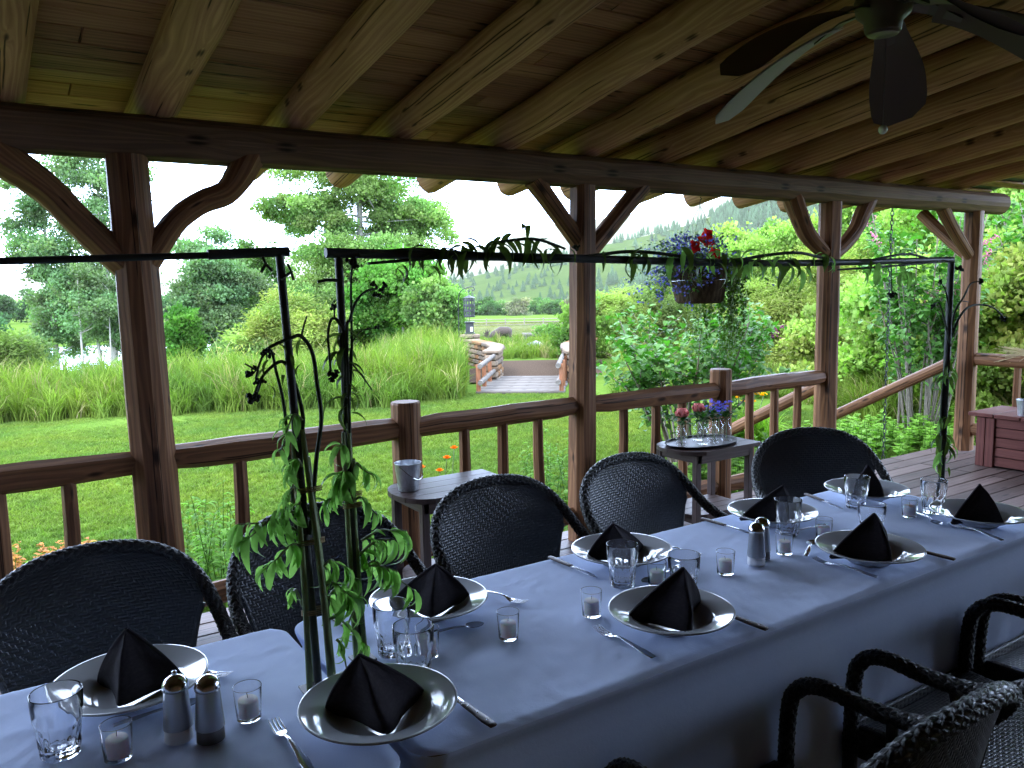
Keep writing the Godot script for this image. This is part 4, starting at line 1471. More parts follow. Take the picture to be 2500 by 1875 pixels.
func lilac(called: String, label: String, at: Vector3, h: float, stems: int, leaves: int, blooms: int, seed_: int, spread: float) -> void:
	var t := thing(called, label, "shrub", at)
	var r := RandomNumberGenerator.new()
	r.seed = seed_
	var list: Array = []
	var fl: Array = []
	for s in stems:
		var a := r.randf() * TAU
		var hh := h * r.randf_range(0.6, 1.05)
		var base := Vector3(cos(a), 0, sin(a)) * 0.3 * r.randf()
		var top := Vector3(cos(a) * spread * r.randf_range(0.3, 1.0), hh, sin(a) * spread * r.randf_range(0.3, 1.0))
		var sp := spline([base + Vector3(0, -0.1, 0), base.lerp(top, 0.4) + Vector3(r.randfn() * 0.06, 0.08, r.randfn() * 0.06), base.lerp(top, 0.75), top], 4)
		var b := B.new()
		b.tube(sp, lerped([0.017, 0.011, 0.006], sp.size()), 5, false, false)
		for k in 3:
			var i := r.randi_range(5, sp.size() - 2)
			var e: Vector3 = sp[i] + Vector3(r.randfn() * 0.22, r.randf_range(0.1, 0.35), r.randfn() * 0.22)
			b.tube([sp[i], e], [0.006, 0.003], 4, false, false)
			fl.append(e)
			for m in leaves / stems / 5:
				var q: Vector3 = (sp[i] as Vector3).lerp(e, r.randf_range(0.2, 1.1)) + Vector3(r.randfn(), r.randfn() * 0.8, r.randfn()) * 0.05
				list.append([Transform3D(Basis(Vector3.UP, r.randf() * TAU) * Basis(Vector3.RIGHT, r.randf_range(-0.3, 0.9)) * Basis(Vector3.FORWARD, r.randf_range(-0.5, 0.5)) * Basis.from_scale(Vector3.ONE * r.randf_range(0.6, 1.15)), q), Color(0.085, 0.18, 0.042) * r.randf_range(0.65, 1.4)])
		fl.append(top)
		for m in leaves / stems * 2 / 5:
			var f := pow(r.randf(), 0.6)
			var q: Vector3 = sp[clampi(int(f * sp.size()), int(sp.size() * 0.35), sp.size() - 1)] + Vector3(r.randfn(), r.randfn() * 0.8, r.randfn()) * 0.07
			list.append([Transform3D(Basis(Vector3.UP, r.randf() * TAU) * Basis(Vector3.RIGHT, r.randf_range(-0.3, 0.9)) * Basis(Vector3.FORWARD, r.randf_range(-0.5, 0.5)) * Basis.from_scale(Vector3.ONE * r.randf_range(0.6, 1.15)), q), Color(0.085, 0.18, 0.042) * r.randf_range(0.65, 1.4)])
		obj("stem", b, M.bark_grey, t)
	copies("foliage", heart_leaf(), M.leaf, list, t)
	for k in blooms:
		var q: Vector3 = fl[r.randi() % fl.size()]
		if k == 0 and blooms == 1:
			q = Vector3(0.75, 1.45, 0.6)
		var fb := B.new()
		var dir := Vector3(r.randfn() * 0.4, 0.6, r.randfn() * 0.4).normalized() if blooms > 1 else Vector3(0.75, 0.55, 0.2).normalized()
		for m in 34:
			var f := r.randf()
			var o := q + dir * 0.2 * f + Vector3(r.randfn(), r.randfn(), r.randfn()) * 0.036 * (1.15 - f)
			var u := r.randf_range(0.7, 1.25)
			fb.col = (Color(0.55, 0.19, 0.30) if blooms > 1 else Color(0.28, 0.07, 0.2)) * u
			fb.ball(o, Vector3.ONE * 0.011, 2, 5)
		obj("blossom", fb, M.petal, t)


func heart_leaf() -> ArrayMesh:
	var b := B.new()
	b.col = Color(1, 1, 1)
	var out: Array = [Vector2(0, 0), Vector2(0.028, 0.004), Vector2(0.04, 0.026), Vector2(0.03, 0.055), Vector2(0, 0.092)]
	for s in [-1.0, 1.0]:
		for i in 4:
			var a := Vector3(0, 0, out[i].y)
			var e := Vector3(0, -0.006 if i == 3 else 0.0, out[i + 1].y)
			var c := Vector3(s * out[i].x, 0.3 * out[i].x, out[i].y)
			var d := Vector3(s * out[i + 1].x, 0.3 * out[i + 1].x - (0.008 if i > 2 else 0.0), out[i + 1].y)
			if s > 0:
				if i < 3:
					b.fq(a, e, d, c)
				else:
					b.ft(a, d, c)
			elif i < 3:
				b.fq(e, a, c, d)
			else:
				b.ft(a, c, d)
	return b.mesh()


func lance(seed_: int, len: float, wid: float, curl: float) -> ArrayMesh:
	# a drooping willow-shaped leaf of unit direction +z
	var b := B.new()
	b.col = Color(1, 1, 1)
	var r := RandomNumberGenerator.new()
	r.seed = seed_
	var n := 7
	var rows: Array = []
	var at := Vector3.ZERO
	var ang := 0.5
	for i in n + 1:
		var f := float(i) / n
		var w := wid * sin(PI * pow(f, 0.75)) * 0.5 + 0.0008
		var tw := r.randf_range(-0.1, 0.1)
		var sd := Vector3(cos(tw), sin(tw), 0)
		rows.append([at - sd * w + Vector3(0, w * 0.5, 0), at, at + sd * w + Vector3(0, w * 0.5, 0)])
		ang -= curl / n
		at += Vector3(0, sin(ang), cos(ang)) * len / n
	b.sheet(rows)
	return b.mesh()


func plant_patch(called: String, label: String, category: String, at: Vector3, rx: float, rz: float, n: int, h: float, m: ArrayMesh, tint: Color, seed_: int, spread: float = 0.5) -> void:
	var t := thing(called, label, category, at)
	var r := RandomNumberGenerator.new()
	r.seed = seed_
	var list: Array = []
	var st := B.new()
	for i in n:
		var a := r.randf() * TAU
		var q := Vector3(cos(a) * rx, 0, sin(a) * rz) * sqrt(r.randf())
		var hh := h * r.randf_range(0.55, 1.05)
		var lean := Vector3(r.randfn() * 0.12, 1, r.randfn() * 0.12).normalized()
		st.tube([q, q + lean * hh * 0.5, q + lean * hh], [0.0045, 0.0035, 0.002], 4, false, false)
		for k in int(10 + hh * 22):
			var f := r.randf_range(0.12, 1.0)
			var o := q + lean * hh * f
			var s := r.randf_range(0.7, 1.2) * (1.2 - 0.5 * f)
			list.append([Transform3D(Basis(Vector3.UP, r.randf() * TAU) * Basis(Vector3.RIGHT, r.randf_range(-0.9, 0.2) * spread) * Basis.from_scale(Vector3.ONE * s), o), Color(tint.r * 1.25, tint.g, tint.b * 0.9) * r.randf_range(1.5, 2.7)])
	obj("stems", st, M.green_stem, t).set_meta("kind", "stuff")
	copies("foliage", m, M.tree_leaf, list, t)


func flower_beds() -> void:
	var l1 := lance(1, 0.11, 0.028, 1.4)
	var l2 := lance(2, 0.075, 0.035, 1.0)
	var hl := heart_leaf()
	plant_patch("lily_plants", "leafy green lily stems just right of the stout post", "plant", Vector3(1.22, -0.45, -5.5), 0.34, 0.45, 26, 0.78, l1, Color(0.055, 0.13, 0.028), 1)
	plant_patch("lily_plants", "leafy plants in the bed below the railing at the stems", "plant", Vector3(2.0, -0.45, -5.2), 0.5, 0.4, 26, 0.5, l1, Color(0.06, 0.14, 0.028), 2)
	plant_patch("spurge_plants", "yellow flowered low plants behind the nearest chair", "plant", Vector3(0.62, -0.45, -6.3), 0.42, 0.3, 40, 0.22, l2, Color(0.26, 0.24, 0.03), 3)
	plant_patch("bergenia_plants", "rusty red low plants at the edge of the lawn on the left", "plant", Vector3(0.22, -0.45, -6.6), 0.36, 0.24, 40, 0.26, l2, Color(0.17, 0.09, 0.035), 4)
	plant_patch("bed_plants", "low green bed plants at the far left below the railing", "plant", Vector3(-0.1, -0.45, -5.6), 0.6, 0.5, 60, 0.34, l2, Color(0.085, 0.16, 0.03), 5)
	plant_patch("bed_plants", "low bright plants under the rail left of the newel", "plant", Vector3(2.7, -0.45, -5.0), 0.7, 0.4, 60, 0.4, l2, Color(0.085, 0.17, 0.03), 6)
	plant_patch("peony_plant", "tall leafy peony beside the straight braced post", "plant", Vector3(4.25, -0.45, -5.9), 0.3, 0.3, 20, 0.8, l1, Color(0.05, 0.115, 0.026), 7)
	plant_patch("bed_plants", "leafy bed plants behind the fourth chair", "plant", Vector3(4.5, -0.45, -4.9), 0.8, 0.35, 44, 0.45, hl, Color(0.065, 0.14, 0.028), 8)
	plant_patch("day_lily", "grassy bright day lily leaves below the step handrail", "plant", Vector3(7.3, -0.45, -6.3), 0.4, 0.3, 40, 0.5, lance(3, 0.4, 0.022, 1.2), Color(0.1, 0.2, 0.03), 9, 1.4)
	plant_patch("ground_cover", "leafy ground cover beside the deck right of the steps", "plant", Vector3(8.9, -0.45, -5.6), 1.1, 0.7, 120, 0.4, hl, Color(0.075, 0.165, 0.03), 10)
	plant_patch("ground_cover", "leafy ground cover below the tall lilac stems", "plant", Vector3(10.6, -0.45, -5.2), 1.2, 0.8, 110, 0.42, hl, Color(0.085, 0.17, 0.03), 11)
	plant_patch("bed_plants", "green leaves at the foot of the dark lilac", "plant", Vector3(6.3, -0.45, -5.5), 0.7, 0.5, 60, 0.45, hl, Color(0.06, 0.13, 0.028), 12)
	# orange geum and yellow flowers
	var gm := thing("orange_flowers", "bright orange blossoms on thin stems beside the newel of the bucket table", "flower", Vector3(2.62, -0.45, -5.0))
	var r := RandomNumberGenerator.new()
	r.seed = 5
	for q in [[0.0, 0.86], [-0.13, 0.90], [0.12, 0.9], [0.02, 0.74], [-0.16, 0.8], [0.2, 0.68]]:
		var st := B.new()
		var top := Vector3(q[0] + r.randfn() * 0.02, q[1], r.randfn() * 0.06)
		st.tube([Vector3(q[0] * 0.4, 0, 0), Vector3(q[0] * 0.6, q[1] * 0.5, 0), top], 0.004, 4, false, false)
		obj("stem", st, M.stem, gm)
		bloom("bloom", gm, top, 0.034, Color(0.85, 0.2, 0.01), 9, r)
	var yl := thing("yellow_flowers", "yellow orange blossoms behind the balusters near the steps", "flower", Vector3(7.45, -0.45, -6.5))
	for i in 12:
		var top := Vector3(r.randfn() * 0.25, r.randf_range(0.55, 0.85), r.randfn() * 0.2)
		var st := B.new()
		st.tube([Vector3(top.x * 0.5, 0, 0), top], 0.005, 4, false, false)
		obj("stem", st, M.stem, yl)
		bloom("bloom", yl, top, 0.06, Color(0.85, 0.45, 0.01), 6, r)


func bloom(called: String, parent: Node, at: Vector3, rad: float, tint: Color, petals: int, r: RandomNumberGenerator, up: Vector3 = Vector3.UP) -> void:
	var b := B.new()
	var bs := Basis(Quaternion(Vector3.UP, up.normalized()))
	for layer in 2:
		for i in petals:
			var a := TAU * i / petals + layer * 0.4
			var tilt := 0.35 + layer * 0.55
			var d := Vector3(cos(a) * cos(tilt), sin(tilt), sin(a) * cos(tilt))
			var sd := Vector3(-sin(a), 0, cos(a))
			var u := r.randf_range(0.8, 1.15)
			b.col = tint * u
			var k := rad * (1.0 - 0.2 * layer)
			var m := at + bs * (d * k * 0.6)
			var w := k * 0.9 * sin(PI / petals) + 0.12 * k
			b.ft(at, m + bs * (sd * w), m - bs * (sd * w))
			b.ft(m - bs * (sd * w), m + bs * (sd * w), at + bs * (d * k + Vector3(0, 0.1 * k, 0)))
	obj(called, b, M.petal, parent)


func build_grass() -> void:
	var r := RandomNumberGenerator.new()
	r.seed = 99
	# lawn tufts
	var tufts: Array = []
	for v in 3:
		var b := B.new()
		for i in 12:
			var a := r.randf() * TAU
			var q := Vector3(cos(a), 0, sin(a)) * r.randf() * 0.045
			var h := r.randf_range(0.02, 0.05)
			var ln := Vector3(r.randfn(), 0, r.randfn()) * h * 0.5
			var sd := Vector3(cos(a + 1.3), 0, sin(a + 1.3)) * 0.0035
			var t := r.randf_range(0.8, 1.2)
			b.col = Color(t, t, t)
			var m := q + Vector3(0, h * 0.6, 0) + ln * 0.35
			b.ft(q - sd, q + sd, m + sd * 0.8)
			b.ft(q - sd, m + sd * 0.8, m - sd * 0.8)
			b.ft(m - sd * 0.8, m + sd * 0.8, q + Vector3(0, h, 0) + ln)
		tufts.append(b.mesh())
	var nn := noise(71, 0.35, 3)
	for v in 3:
		var list: Array = []
		while list.size() < 28000:
			var az := r.randf_range(-13.0, 68.0)
			var d := sqrt(r.randf_range(25.0, 256.0))
			var q := pol(az, d)
			if q.z > -4.3 or d > lawn_edge(az) + 0.3:
				continue
			if bridge_area(q):
				continue
			q.y = ground_y(q.x, q.z) - 0.003
			var w := 0.5 + 0.5 * nn.get_noise_2d(q.x, q.z)
			w = clampf(w + 0.5 * nn.get_noise_2d(q.x * 4.0 + 77.0, q.z * 4.0), 0, 1)
			var u := r.randf_range(0.7, 1.3)
			list.append([Transform3D(Basis(Vector3.UP, r.randf() * TAU) * Basis.from_scale(Vector3.ONE * r.randf_range(0.7, 1.3)), q), Color(lerpf(0.088, 0.158, w) * u, lerpf(0.153, 0.203, w) * u, 0.037 * u)])
		tag(copies("lawn_grass", tufts[v], M.grass, list), "short mown lawn grass", "grass")
	# tall grass along the lawn edge
	var tall: Array = []
	for v in 3:
		var b := B.new()
		for i in 18:
			var a := r.randf() * TAU
			var q := Vector3(cos(a), 0, sin(a)) * r.randf() * 0.16
			var h := r.randf_range(0.5, 1.0)
			var ln := Vector3(r.randfn(), 0, r.randfn()) * h * 0.24
			var sd := Vector3(cos(a + 1.3), 0, sin(a + 1.3)) * 0.008
			var t := r.randf_range(0.75, 1.25)
			b.col = Color(t, t, t * 0.9)
			var p1 := q + Vector3(0, h * 0.45, 0) + ln * 0.2
			var p2 := q + Vector3(0, h * 0.8, 0) + ln * 0.6
			b.ft(q - sd, q + sd, p1 + sd)
			b.ft(q - sd, p1 + sd, p1 - sd)
			b.ft(p1 - sd, p1 + sd, p2 + sd * 0.7)
			b.ft(p1 - sd, p2 + sd * 0.7, p2 - sd * 0.7)
			b.ft(p2 - sd * 0.7, p2 + sd * 0.7, q + Vector3(0, h * 0.96, 0) + ln * 1.3)
		tall.append(b.mesh())
	for v in 3:
		var list: Array = []
		while list.size() < 7000:
			var az := r.randf_range(-14.0, 67.0)
			var e := lawn_edge(az)
			var d := e + pow(r.randf(), 1.3) * 17.0
			var q := pol(az, d)
			if bridge_area(q):
				continue
			var hs := r.randf_range(0.75, 1.1)
			if az > 29.5 and az < 40.5:
				if d < 22.8:
					continue
				hs *= 0.45 if d < 27.0 else 0.8
			hs *= 0.55 + 0.45 * smoothstep(e - 0.2, e + 1.2, d + nn.get_noise_2d(q.x * 2.0, q.z * 2.0) * 0.6)
			if az > 40.5 and az < 56.0:
				hs *= 0.55
			if az < 13.0:
				hs *= 1.0 - 0.35 * smoothstep(17.0, 24.0, d)
			q.y = ground_y(q.x, q.z) - 0.02
			var w := 0.5 + 0.5 * nn.get_noise_2d(q.x * 1.4 + 30, q.z * 1.4)
			var u := r.randf_range(0.62, 1.35)
			var cc := Color(lerpf(0.075, 0.185, w) * u, lerpf(0.155, 0.235, w) * u, 0.036 * u)
			if r.randf() < 0.045:
				cc = Color(0.30, 0.26, 0.13) * u
				hs *= 1.15
			list.append([Transform3D(Basis(Vector3.UP, r.randf() * TAU) * Basis.from_scale(Vector3(1, hs * r.randf_range(0.7, 1.25), 1)), q), cc])
		tag(copies("tall_grass", tall[v], M.grass, list), "tall uncut grass at the lawn's edge", "grass")
	# meadow beyond
	var list2: Array = []
	while list2.size() < 9000:
		var az := r.randf_range(12.0, 44.0)
		var d := r.randf_range(28.0, 72.0)
		var q := pol(az, d)
		q.y = ground_y(q.x, q.z) - 0.05
		var w := 0.5 + 0.5 * nn.get_noise_2d(q.x * 0.6, q.z * 0.6)
		var u := r.randf_range(0.75, 1.25)
		list2.append([Transform3D(Basis(Vector3.UP, r.randf() * TAU) * Basis.from_scale(Vector3(1.8, 0.55, 1.8)), q), Color(lerpf(0.10, 0.17, w) * u, lerpf(0.165, 0.21, w) * u, 0.035 * u)])
	while list2.size() < 16000:
		var az := r.randf_range(18.0, 46.0)
		var d := r.randf_range(64.0, 130.0)
		var q := pol(az, d)
		q.y = ground_y(q.x, q.z) - 0.1
		var w := 0.5 + 0.5 * nn.get_noise_2d(q.x * 0.25, q.z * 0.25)
		var u := r.randf_range(0.7, 1.3)
		list2.append([Transform3D(Basis(Vector3.UP, r.randf() * TAU) * Basis.from_scale(Vector3(4.0, 0.6, 4.0)), q), Color(lerpf(0.10, 0.20, w) * u, lerpf(0.13, 0.18, w) * u, 0.05 * u)])
	tag(copies("meadow_grass", tall[0], M.grass, list2), "yellow green meadow grass round the statue", "grass")


func lawn_edge(az: float) -> float:
	var pts := [[-20.0, 16.5], [0.0, 15.4], [12.0, 14.6], [24.0, 14.0], [29.0, 14.9], [31.0, 15.4], [37.0, 15.2], [40.0, 14.8], [48.0, 14.2], [52.0, 14.4], [57.0, 12.6], [62.0, 12.2], [75.0, 12.5]]
	for i in pts.size() - 1:
		if az >= pts[i][0] and az <= pts[i + 1][0]:
			return lerpf(pts[i][1], pts[i + 1][1], (az - pts[i][0]) / (pts[i + 1][0] - pts[i][0])) + 0.15 * sin(az * 1.7) + 0.1 * sin(az * 4.1)
	return 15.0


func bridge_area(q: Vector3) -> bool:
	var o := q - Vector3(7.79, 0, -13.23)
	var x := o.x * 0.775 + o.z * 0.632
	var f := o.x * 0.632 - o.z * 0.775
	if x > -0.1 and x < 1.78 and f > -0.02 and f < 3.0:
		return true
	var az := rad_to_deg(atan2(q.x, -q.z))
	var d := Vector2(q.x, q.z).length()
	return az > 31.9 and az < 37.9 and d > 16.5 and d < 22.5


# ------------------------------------------------------------------ dining tables and cloths
func cloth_mesh(x0: float, x1: float, z0: float, z1: float, top: float, seed_: int) -> B:
	# z0 far edge, z1 near edge; rounded corners, a soft edge, then a hanging skirt with folds
	var b := B.new()
	var nn := noise(seed_, 1.0, 3)
	var r := 0.055
	var wr := func(x: float, z: float) -> float:
		var q := nn.get_noise_2d(x * 4.0, z * 4.0) * 0.0018
		var c := absf(nn.get_noise_2d(x * 5.0 + 70, z * 9.0))
		var pr := absf(fposmod(x, 0.62) - 0.31)
		return q + 0.0022 * exp(-c * c * 320.0) + 0.0009 * nn.get_noise_2d(x * 20.0, z * 12.0) + 0.0016 * exp(-pr * pr * 9000.0)
	var nx := int((x1 - x0) / 0.014)
	var nz := int((z1 - z0) / 0.014)
	var rows: Array = []
	for i in nz + 1:
		var z := lerpf(z1, z0, float(i) / nz)
		var ez := maxf(0.0, r - minf(z - z0, z1 - z))
		var ins := r - sqrt(maxf(0.0, r * r - ez * ez))
		var row: Array = []
		for j in nx + 1:
			var x := lerpf(x0 + ins, x1 - ins, float(j) / nx)
			var e := minf(minf(x - x0 - ins, x1 - ins - x), minf(z - z0, z1 - z))
			var soft := clampf(e / 0.02, 0, 1)
			row.append(Vector3(x, top - 0.006 * (1.0 - soft) * (1.0 - soft) + wr.call(x, z) * soft, z))
		rows.append(row)
	b.sheet(rows, Vector2((x1 - x0), (z1 - z0)))
	# perimeter
	var per: Array = []
	var out: Array = []
	var run := func(a: Vector3, e: Vector3, n: Vector3, cnt: int) -> void:
		for i in cnt:
			per.append(a.lerp(e, float(i) / cnt))
			out.append(n)
	var arc := func(c: Vector3, a0: float) -> void:
		for i in 8:
			var a := a0 + PI / 2 * i / 8.0
			var n := Vector3(sin(a), 0, cos(a))
			per.append(c + n * r)
			out.append(n)
	run.call(Vector3(x0 + r, top, z1), Vector3(x1 - r, top, z1), Vector3(0, 0, 1), int((x1 - x0) / 0.02))
	arc.call(Vector3(x1 - r, top, z1 - r), 0.0)
	run.call(Vector3(x1, top, z1 - r), Vector3(x1, top, z0 + r), Vector3(1, 0, 0), 34)
	arc.call(Vector3(x1 - r, top, z0 + r), PI / 2)
	run.call(Vector3(x1 - r, top, z0), Vector3(x0 + r, top, z0), Vector3(0, 0, -1), int((x1 - x0) / 0.02))
	arc.call(Vector3(x0 + r, top, z0 + r), PI)
	run.call(Vector3(x0, top, z0 + r), Vector3(x0, top, z1 - r), Vector3(-1, 0, 0), 34)
	arc.call(Vector3(x0 + r, top, z1 - r), PI * 1.5)
	var drops := [0.006, 0.010, 0.016, 0.03, 0.055, 0.085, 0.14, 0.22, 0.31, 0.4, 0.5, 0.6]
	var outs := [0.0, 0.001, 0.0, -0.005, -0.016, -0.008, 0.0, 0.002, 0.003, 0.003, 0.003, 0.003]
	var first := b.v.size()
	var n := per.size()
	for k in drops.size():
		for i in n + 1:
			var q: Vector3 = per[i % n]
			var o: Vector3 = out[i % n]
			var s := float(i % n) * 0.02
			var f := 0.007 * smoothstep(0.05, 0.55, drops[k]) * (nn.get_noise_1d(s * 5.0) + 0.5 * nn.get_noise_1d(s * 14.0 + 300.0))
			b.p(q + o * (outs[k] + f) - Vector3(0, drops[k], 0), Vector2(s, drops[k]))
	for k in drops.size() - 1:
		for i in n:
			var a := first + k * (n + 1) + i
			b.quad(a + n + 1, a + n + 2, a + 1, a)
	return b


func build_tables() -> void:
	for q in [[-1.9, 0.566, "white cloth over the left dining table, its rounded corner at the seam", "left dining table hidden under its white cloth", 3], [0.586, 2.985, "long white cloth over the right dining table reaching to the deck's end", "right dining table hidden under its long white cloth", 4]]:
		var t := thing("dining_table", q[3], "table", Vector3((q[0] + q[1]) / 2, 0, -1.6))
		var w: float = q[1] - q[0]
		var b := B.new()
		b.box(Vector3(0, 0.738, 0), Vector3(w - 0.06, 0.03, 0.69), 0.004)
		obj("tabletop", b, M.side_table_wood, t)
		for x in [-w / 2 + 0.12, w / 2 - 0.12]:
			for z in [-0.28, 0.28]:
				b = B.new()
				b.box(Vector3(x, 0.36, z), Vector3(0.05, 0.72, 0.05), 0.004)
				obj("leg", b, M.side_table_wood, t)
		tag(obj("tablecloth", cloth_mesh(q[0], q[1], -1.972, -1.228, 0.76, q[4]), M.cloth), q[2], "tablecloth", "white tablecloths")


# ------------------------------------------------------------------ place settings
func plate_mesh(top: bool) -> ArrayMesh:
	var b := B.new()
	var prof: Array = [Vector2(0.0, 0.006), Vector2(0.05, 0.006), Vector2(0.052, 0.001), Vector2(0.060, 0.0), Vector2(0.064, 0.005), Vector2(0.085, 0.016), Vector2(0.103, 0.029), Vector2(0.13, 0.036), Vector2(0.1515, 0.043), Vector2(0.1535, 0.0455), Vector2(0.152, 0.0475), Vector2(0.148, 0.0468), Vector2(0.13, 0.0415), Vector2(0.106, 0.0345), Vector2(0.1, 0.031), Vector2(0.093, 0.0235), Vector2(0.083, 0.0165), Vector2(0.07, 0.0135), Vector2(0.03, 0.012), Vector2(0.0, 0.012)]
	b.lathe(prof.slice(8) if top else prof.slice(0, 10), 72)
	return b.mesh()


func napkin_mesh(seed_: int, w: float, h: float, d: float) -> ArrayMesh:
	# a folded square standing as a tent: two sloping faces meet in a soft front ridge, open at the back
	var b := B.new()
	var r := RandomNumberGenerator.new()
	r.seed = seed_
	var nn := noise(seed_, 2.0, 2)
	var skew := r.randf_range(-0.42, 0.3)
	h *= r.randf_range(0.92, 1.12)
	for layer in 2:
		var off := 0.0 if layer == 0 else -0.006
		var rows: Array = []
		for i in 15:
			var f := i / 14.0             # 0 at the foot, 1 at the tip
			var row: Array = []
			for j in 25:
				var t := j / 24.0 * 2.0 - 1.0     # left corner .. ridge .. right corner
				var wide := w * (1.0 - pow(f, 1.32)) * 1.0
				var x := t * wide
				var ridge := exp(-t * t * 7.0)
				var zf := d * (1.0 - f) * (ridge * 0.75 + 0.25 * (1.0 - absf(t))) - 0.012 * (1.0 - f) * absf(t)
				zf += 0.012 * sin(f * PI) * (1.0 - absf(t) * 0.5)
				var y := h * f
				# the outer corners are rounded and sit a little lower
				y -= 0.0 if f > 0.2 else 0.006 * absf(t)
				var round_ := 1.0 - 0.1 * pow(absf(t), 6.0) * (1.0 - f)
				x *= round_
				x += skew * f * w
				var q := Vector3(x, y + 0.004, zf - d * 0.35 * (1.0 - f) + off * (1.0 + f * 0.2))
				q += Vector3(0.0025 * nn.get_noise_2d(t * 0.8, f * 0.9), 0, 0.004 * nn.get_noise_2d(t * 0.7 + 9.0, f * 0.8))
				row.append(q)
			rows.append(row)
		if layer == 0:
			b.sheet(rows, Vector2(1, 1))
		else:
			for q in rows:
				q.reverse()
			b.sheet(rows, Vector2(1, 1))
	# the folded hem along both slopes
	for s in [-1.0, 1.0]:
		var pts: Array = []
		for i in 12:
			var f := i / 11.0
			pts.append(Vector3(s * w * (1.0 - pow(f, 1.32)) * (1.0 - 0.1 * (1.0 - f)) + skew * f * w, h * f + 0.003, -d * 0.35 * (1.0 - f) - 0.012 * (1.0 - f) - 0.003))
		b.tube(pts, 0.0042, 6)
	return b.mesh()


func tumbler(h: float, r1: float, r0: float, cut: float) -> ArrayMesh:
	# faceted lower body, smooth rim, thick foot
	var b := B.new()
	var prof: Array = [Vector2(0.0, 0.002), Vector2(r0 * 0.8, 0.0), Vector2(r0 * 0.97, 0.002), Vector2(r0, 0.006)]
	for i in 9:
		var f := (i + 1) / 9.0
		prof.append(Vector2(lerpf(r0, lerpf(r0, r1, cut) , f) , 0.006 + (h * cut - 0.006) * f))
	prof.append(Vector2(lerpf(r0, r1, cut) + 0.0025, h * cut + 0.006))
	for i in 4:
		var f := (i + 1) / 4.0
		prof.append(Vector2(lerpf(lerpf(r0, r1, cut) + 0.0028, r1, f), lerpf(h * cut + 0.01, h - 0.002, f)))
	prof.append(Vector2(r1 - 0.0008, h))
	prof.append(Vector2(r1 - 0.0022, h - 0.0015))
	for i in 6:
		var f := (i + 1) / 6.0
		prof.append(Vector2(lerpf(r1 - 0.0025, r0 - 0.006, f), lerpf(h - 0.003, 0.02, f)))
	prof.append(Vector2(r0 * 0.55, 0.0165))
	prof.append(Vector2(0.0, 0.016))
	b.lathe(prof, 80, Vector3.ZERO, func(i: int, a: float, r: float) -> float:
		if i >= 3 and i <= 11:
			var s := fmod(a, TAU / 10.0) - TAU / 20.0
			var flat := 1.0 - 0.085 * (1.0 - pow(absf(s) / (TAU / 20.0), 2.0))
			var amt := 1.0 - smoothstep(8.0, 11.5, i + 2.2 * absf(s) / (TAU / 20.0))
			return r * lerpf(1.0, flat * 1.012, amt)
		return r)
	return b.mesh()


func fork_parts(t: Node3D) -> void:
	var b := B.new()
	var path: Array = [Vector3(0, 0.006, 0.09), Vector3(0, 0.008, 0.06), Vector3(0, 0.011, 0.02), Vector3(0, 0.013, -0.02), Vector3(0, 0.009, -0.042)]
	var wd: Array = [0.0085, 0.0105, 0.0065, 0.0035, 0.0045]
	ribbon(b, spline(path, 4), lerped(wd, 17), 0.0022)
	obj("handle", b, M.steel, t)
	b = B.new()
	ribbon(b, [Vector3(0, 0.0088, -0.04), Vector3(0, 0.0058, -0.05), Vector3(0, 0.0045, -0.058), Vector3(0, 0.0045, -0.066)], [0.0045, 0.009, 0.012, 0.0125], 0.0018)
	for k in 4:
		var x := (k - 1.5) * 0.0068
		ribbon(b, [Vector3(x, 0.0045, -0.064), Vector3(x, 0.006, -0.085), Vector3(x * 0.98, 0.0115, -0.108)], [0.0022, 0.0019, 0.0009], 0.0016)
	obj("tines", b, M.steel, t)


func spoon_parts(t: Node3D) -> void:
	var b := B.new()
	ribbon(b, spline([Vector3(0, 0.006, 0.085), Vector3(0, 0.009, 0.05), Vector3(0, 0.012, 0.0), Vector3(0, 0.010, -0.03)], 4), lerped([0.007, 0.009, 0.005, 0.0035], 13), 0.0022)
	obj("handle", b, M.steel, t)
	b = B.new()
	for layer in 2:
		var rows: Array = []
		for i in 9:
			var f := i / 8.0
			var w := 0.0165 * sqrt(maxf(0.0, 1.0 - pow(2.0 * f - 1.0, 2.0))) * (1.1 - 0.3 * f) + 0.001
			var row: Array = []
			for j in 9:
				var s := j / 8.0 * 2.0 - 1.0
				var dip := (1.0 - s * s) * sin(PI * clampf(f, 0.02, 0.98)) * 0.007
				row.append(Vector3(s * w, 0.0105 - dip - layer * 0.0014, -0.028 - 0.05 * f))
			if layer == 1:
				row.reverse()
			rows.append(row)
		b.sheet(rows)
	obj("bowl", b, M.steel, t)


func knife_parts(t: Node3D) -> void:
	var b := B.new()
	ribbon(b, spline([Vector3(0, 0.007, 0.105), Vector3(0, 0.007, 0.06), Vector3(0, 0.007, 0.0)], 5), lerped([0.0085, 0.0115, 0.0085, 0.0075], 11), 0.006)
	var grip := obj("handle", b, M.knife_handle, t)
	for z in [0.085, 0.05, 0.018]:
		b = B.new()
		b.lathe([Vector2(0.0025, 0.0095), Vector2(0.0022, 0.0108), Vector2(0.0, 0.011)], 8, Vector3(0, 0, z))
		obj("rivet", b, M.steel, grip)
	b = B.new()
	ribbon(b, [Vector3(0, 0.007, 0.002), Vector3(0, 0.007, -0.01), Vector3(0, 0.006, -0.05), Vector3(0.001, 0.006, -0.095), Vector3(0.004, 0.006, -0.118)], [0.0065, 0.0075, 0.0095, 0.0085, 0.001], 0.0016)
	obj("blade", b, M.steel, t)


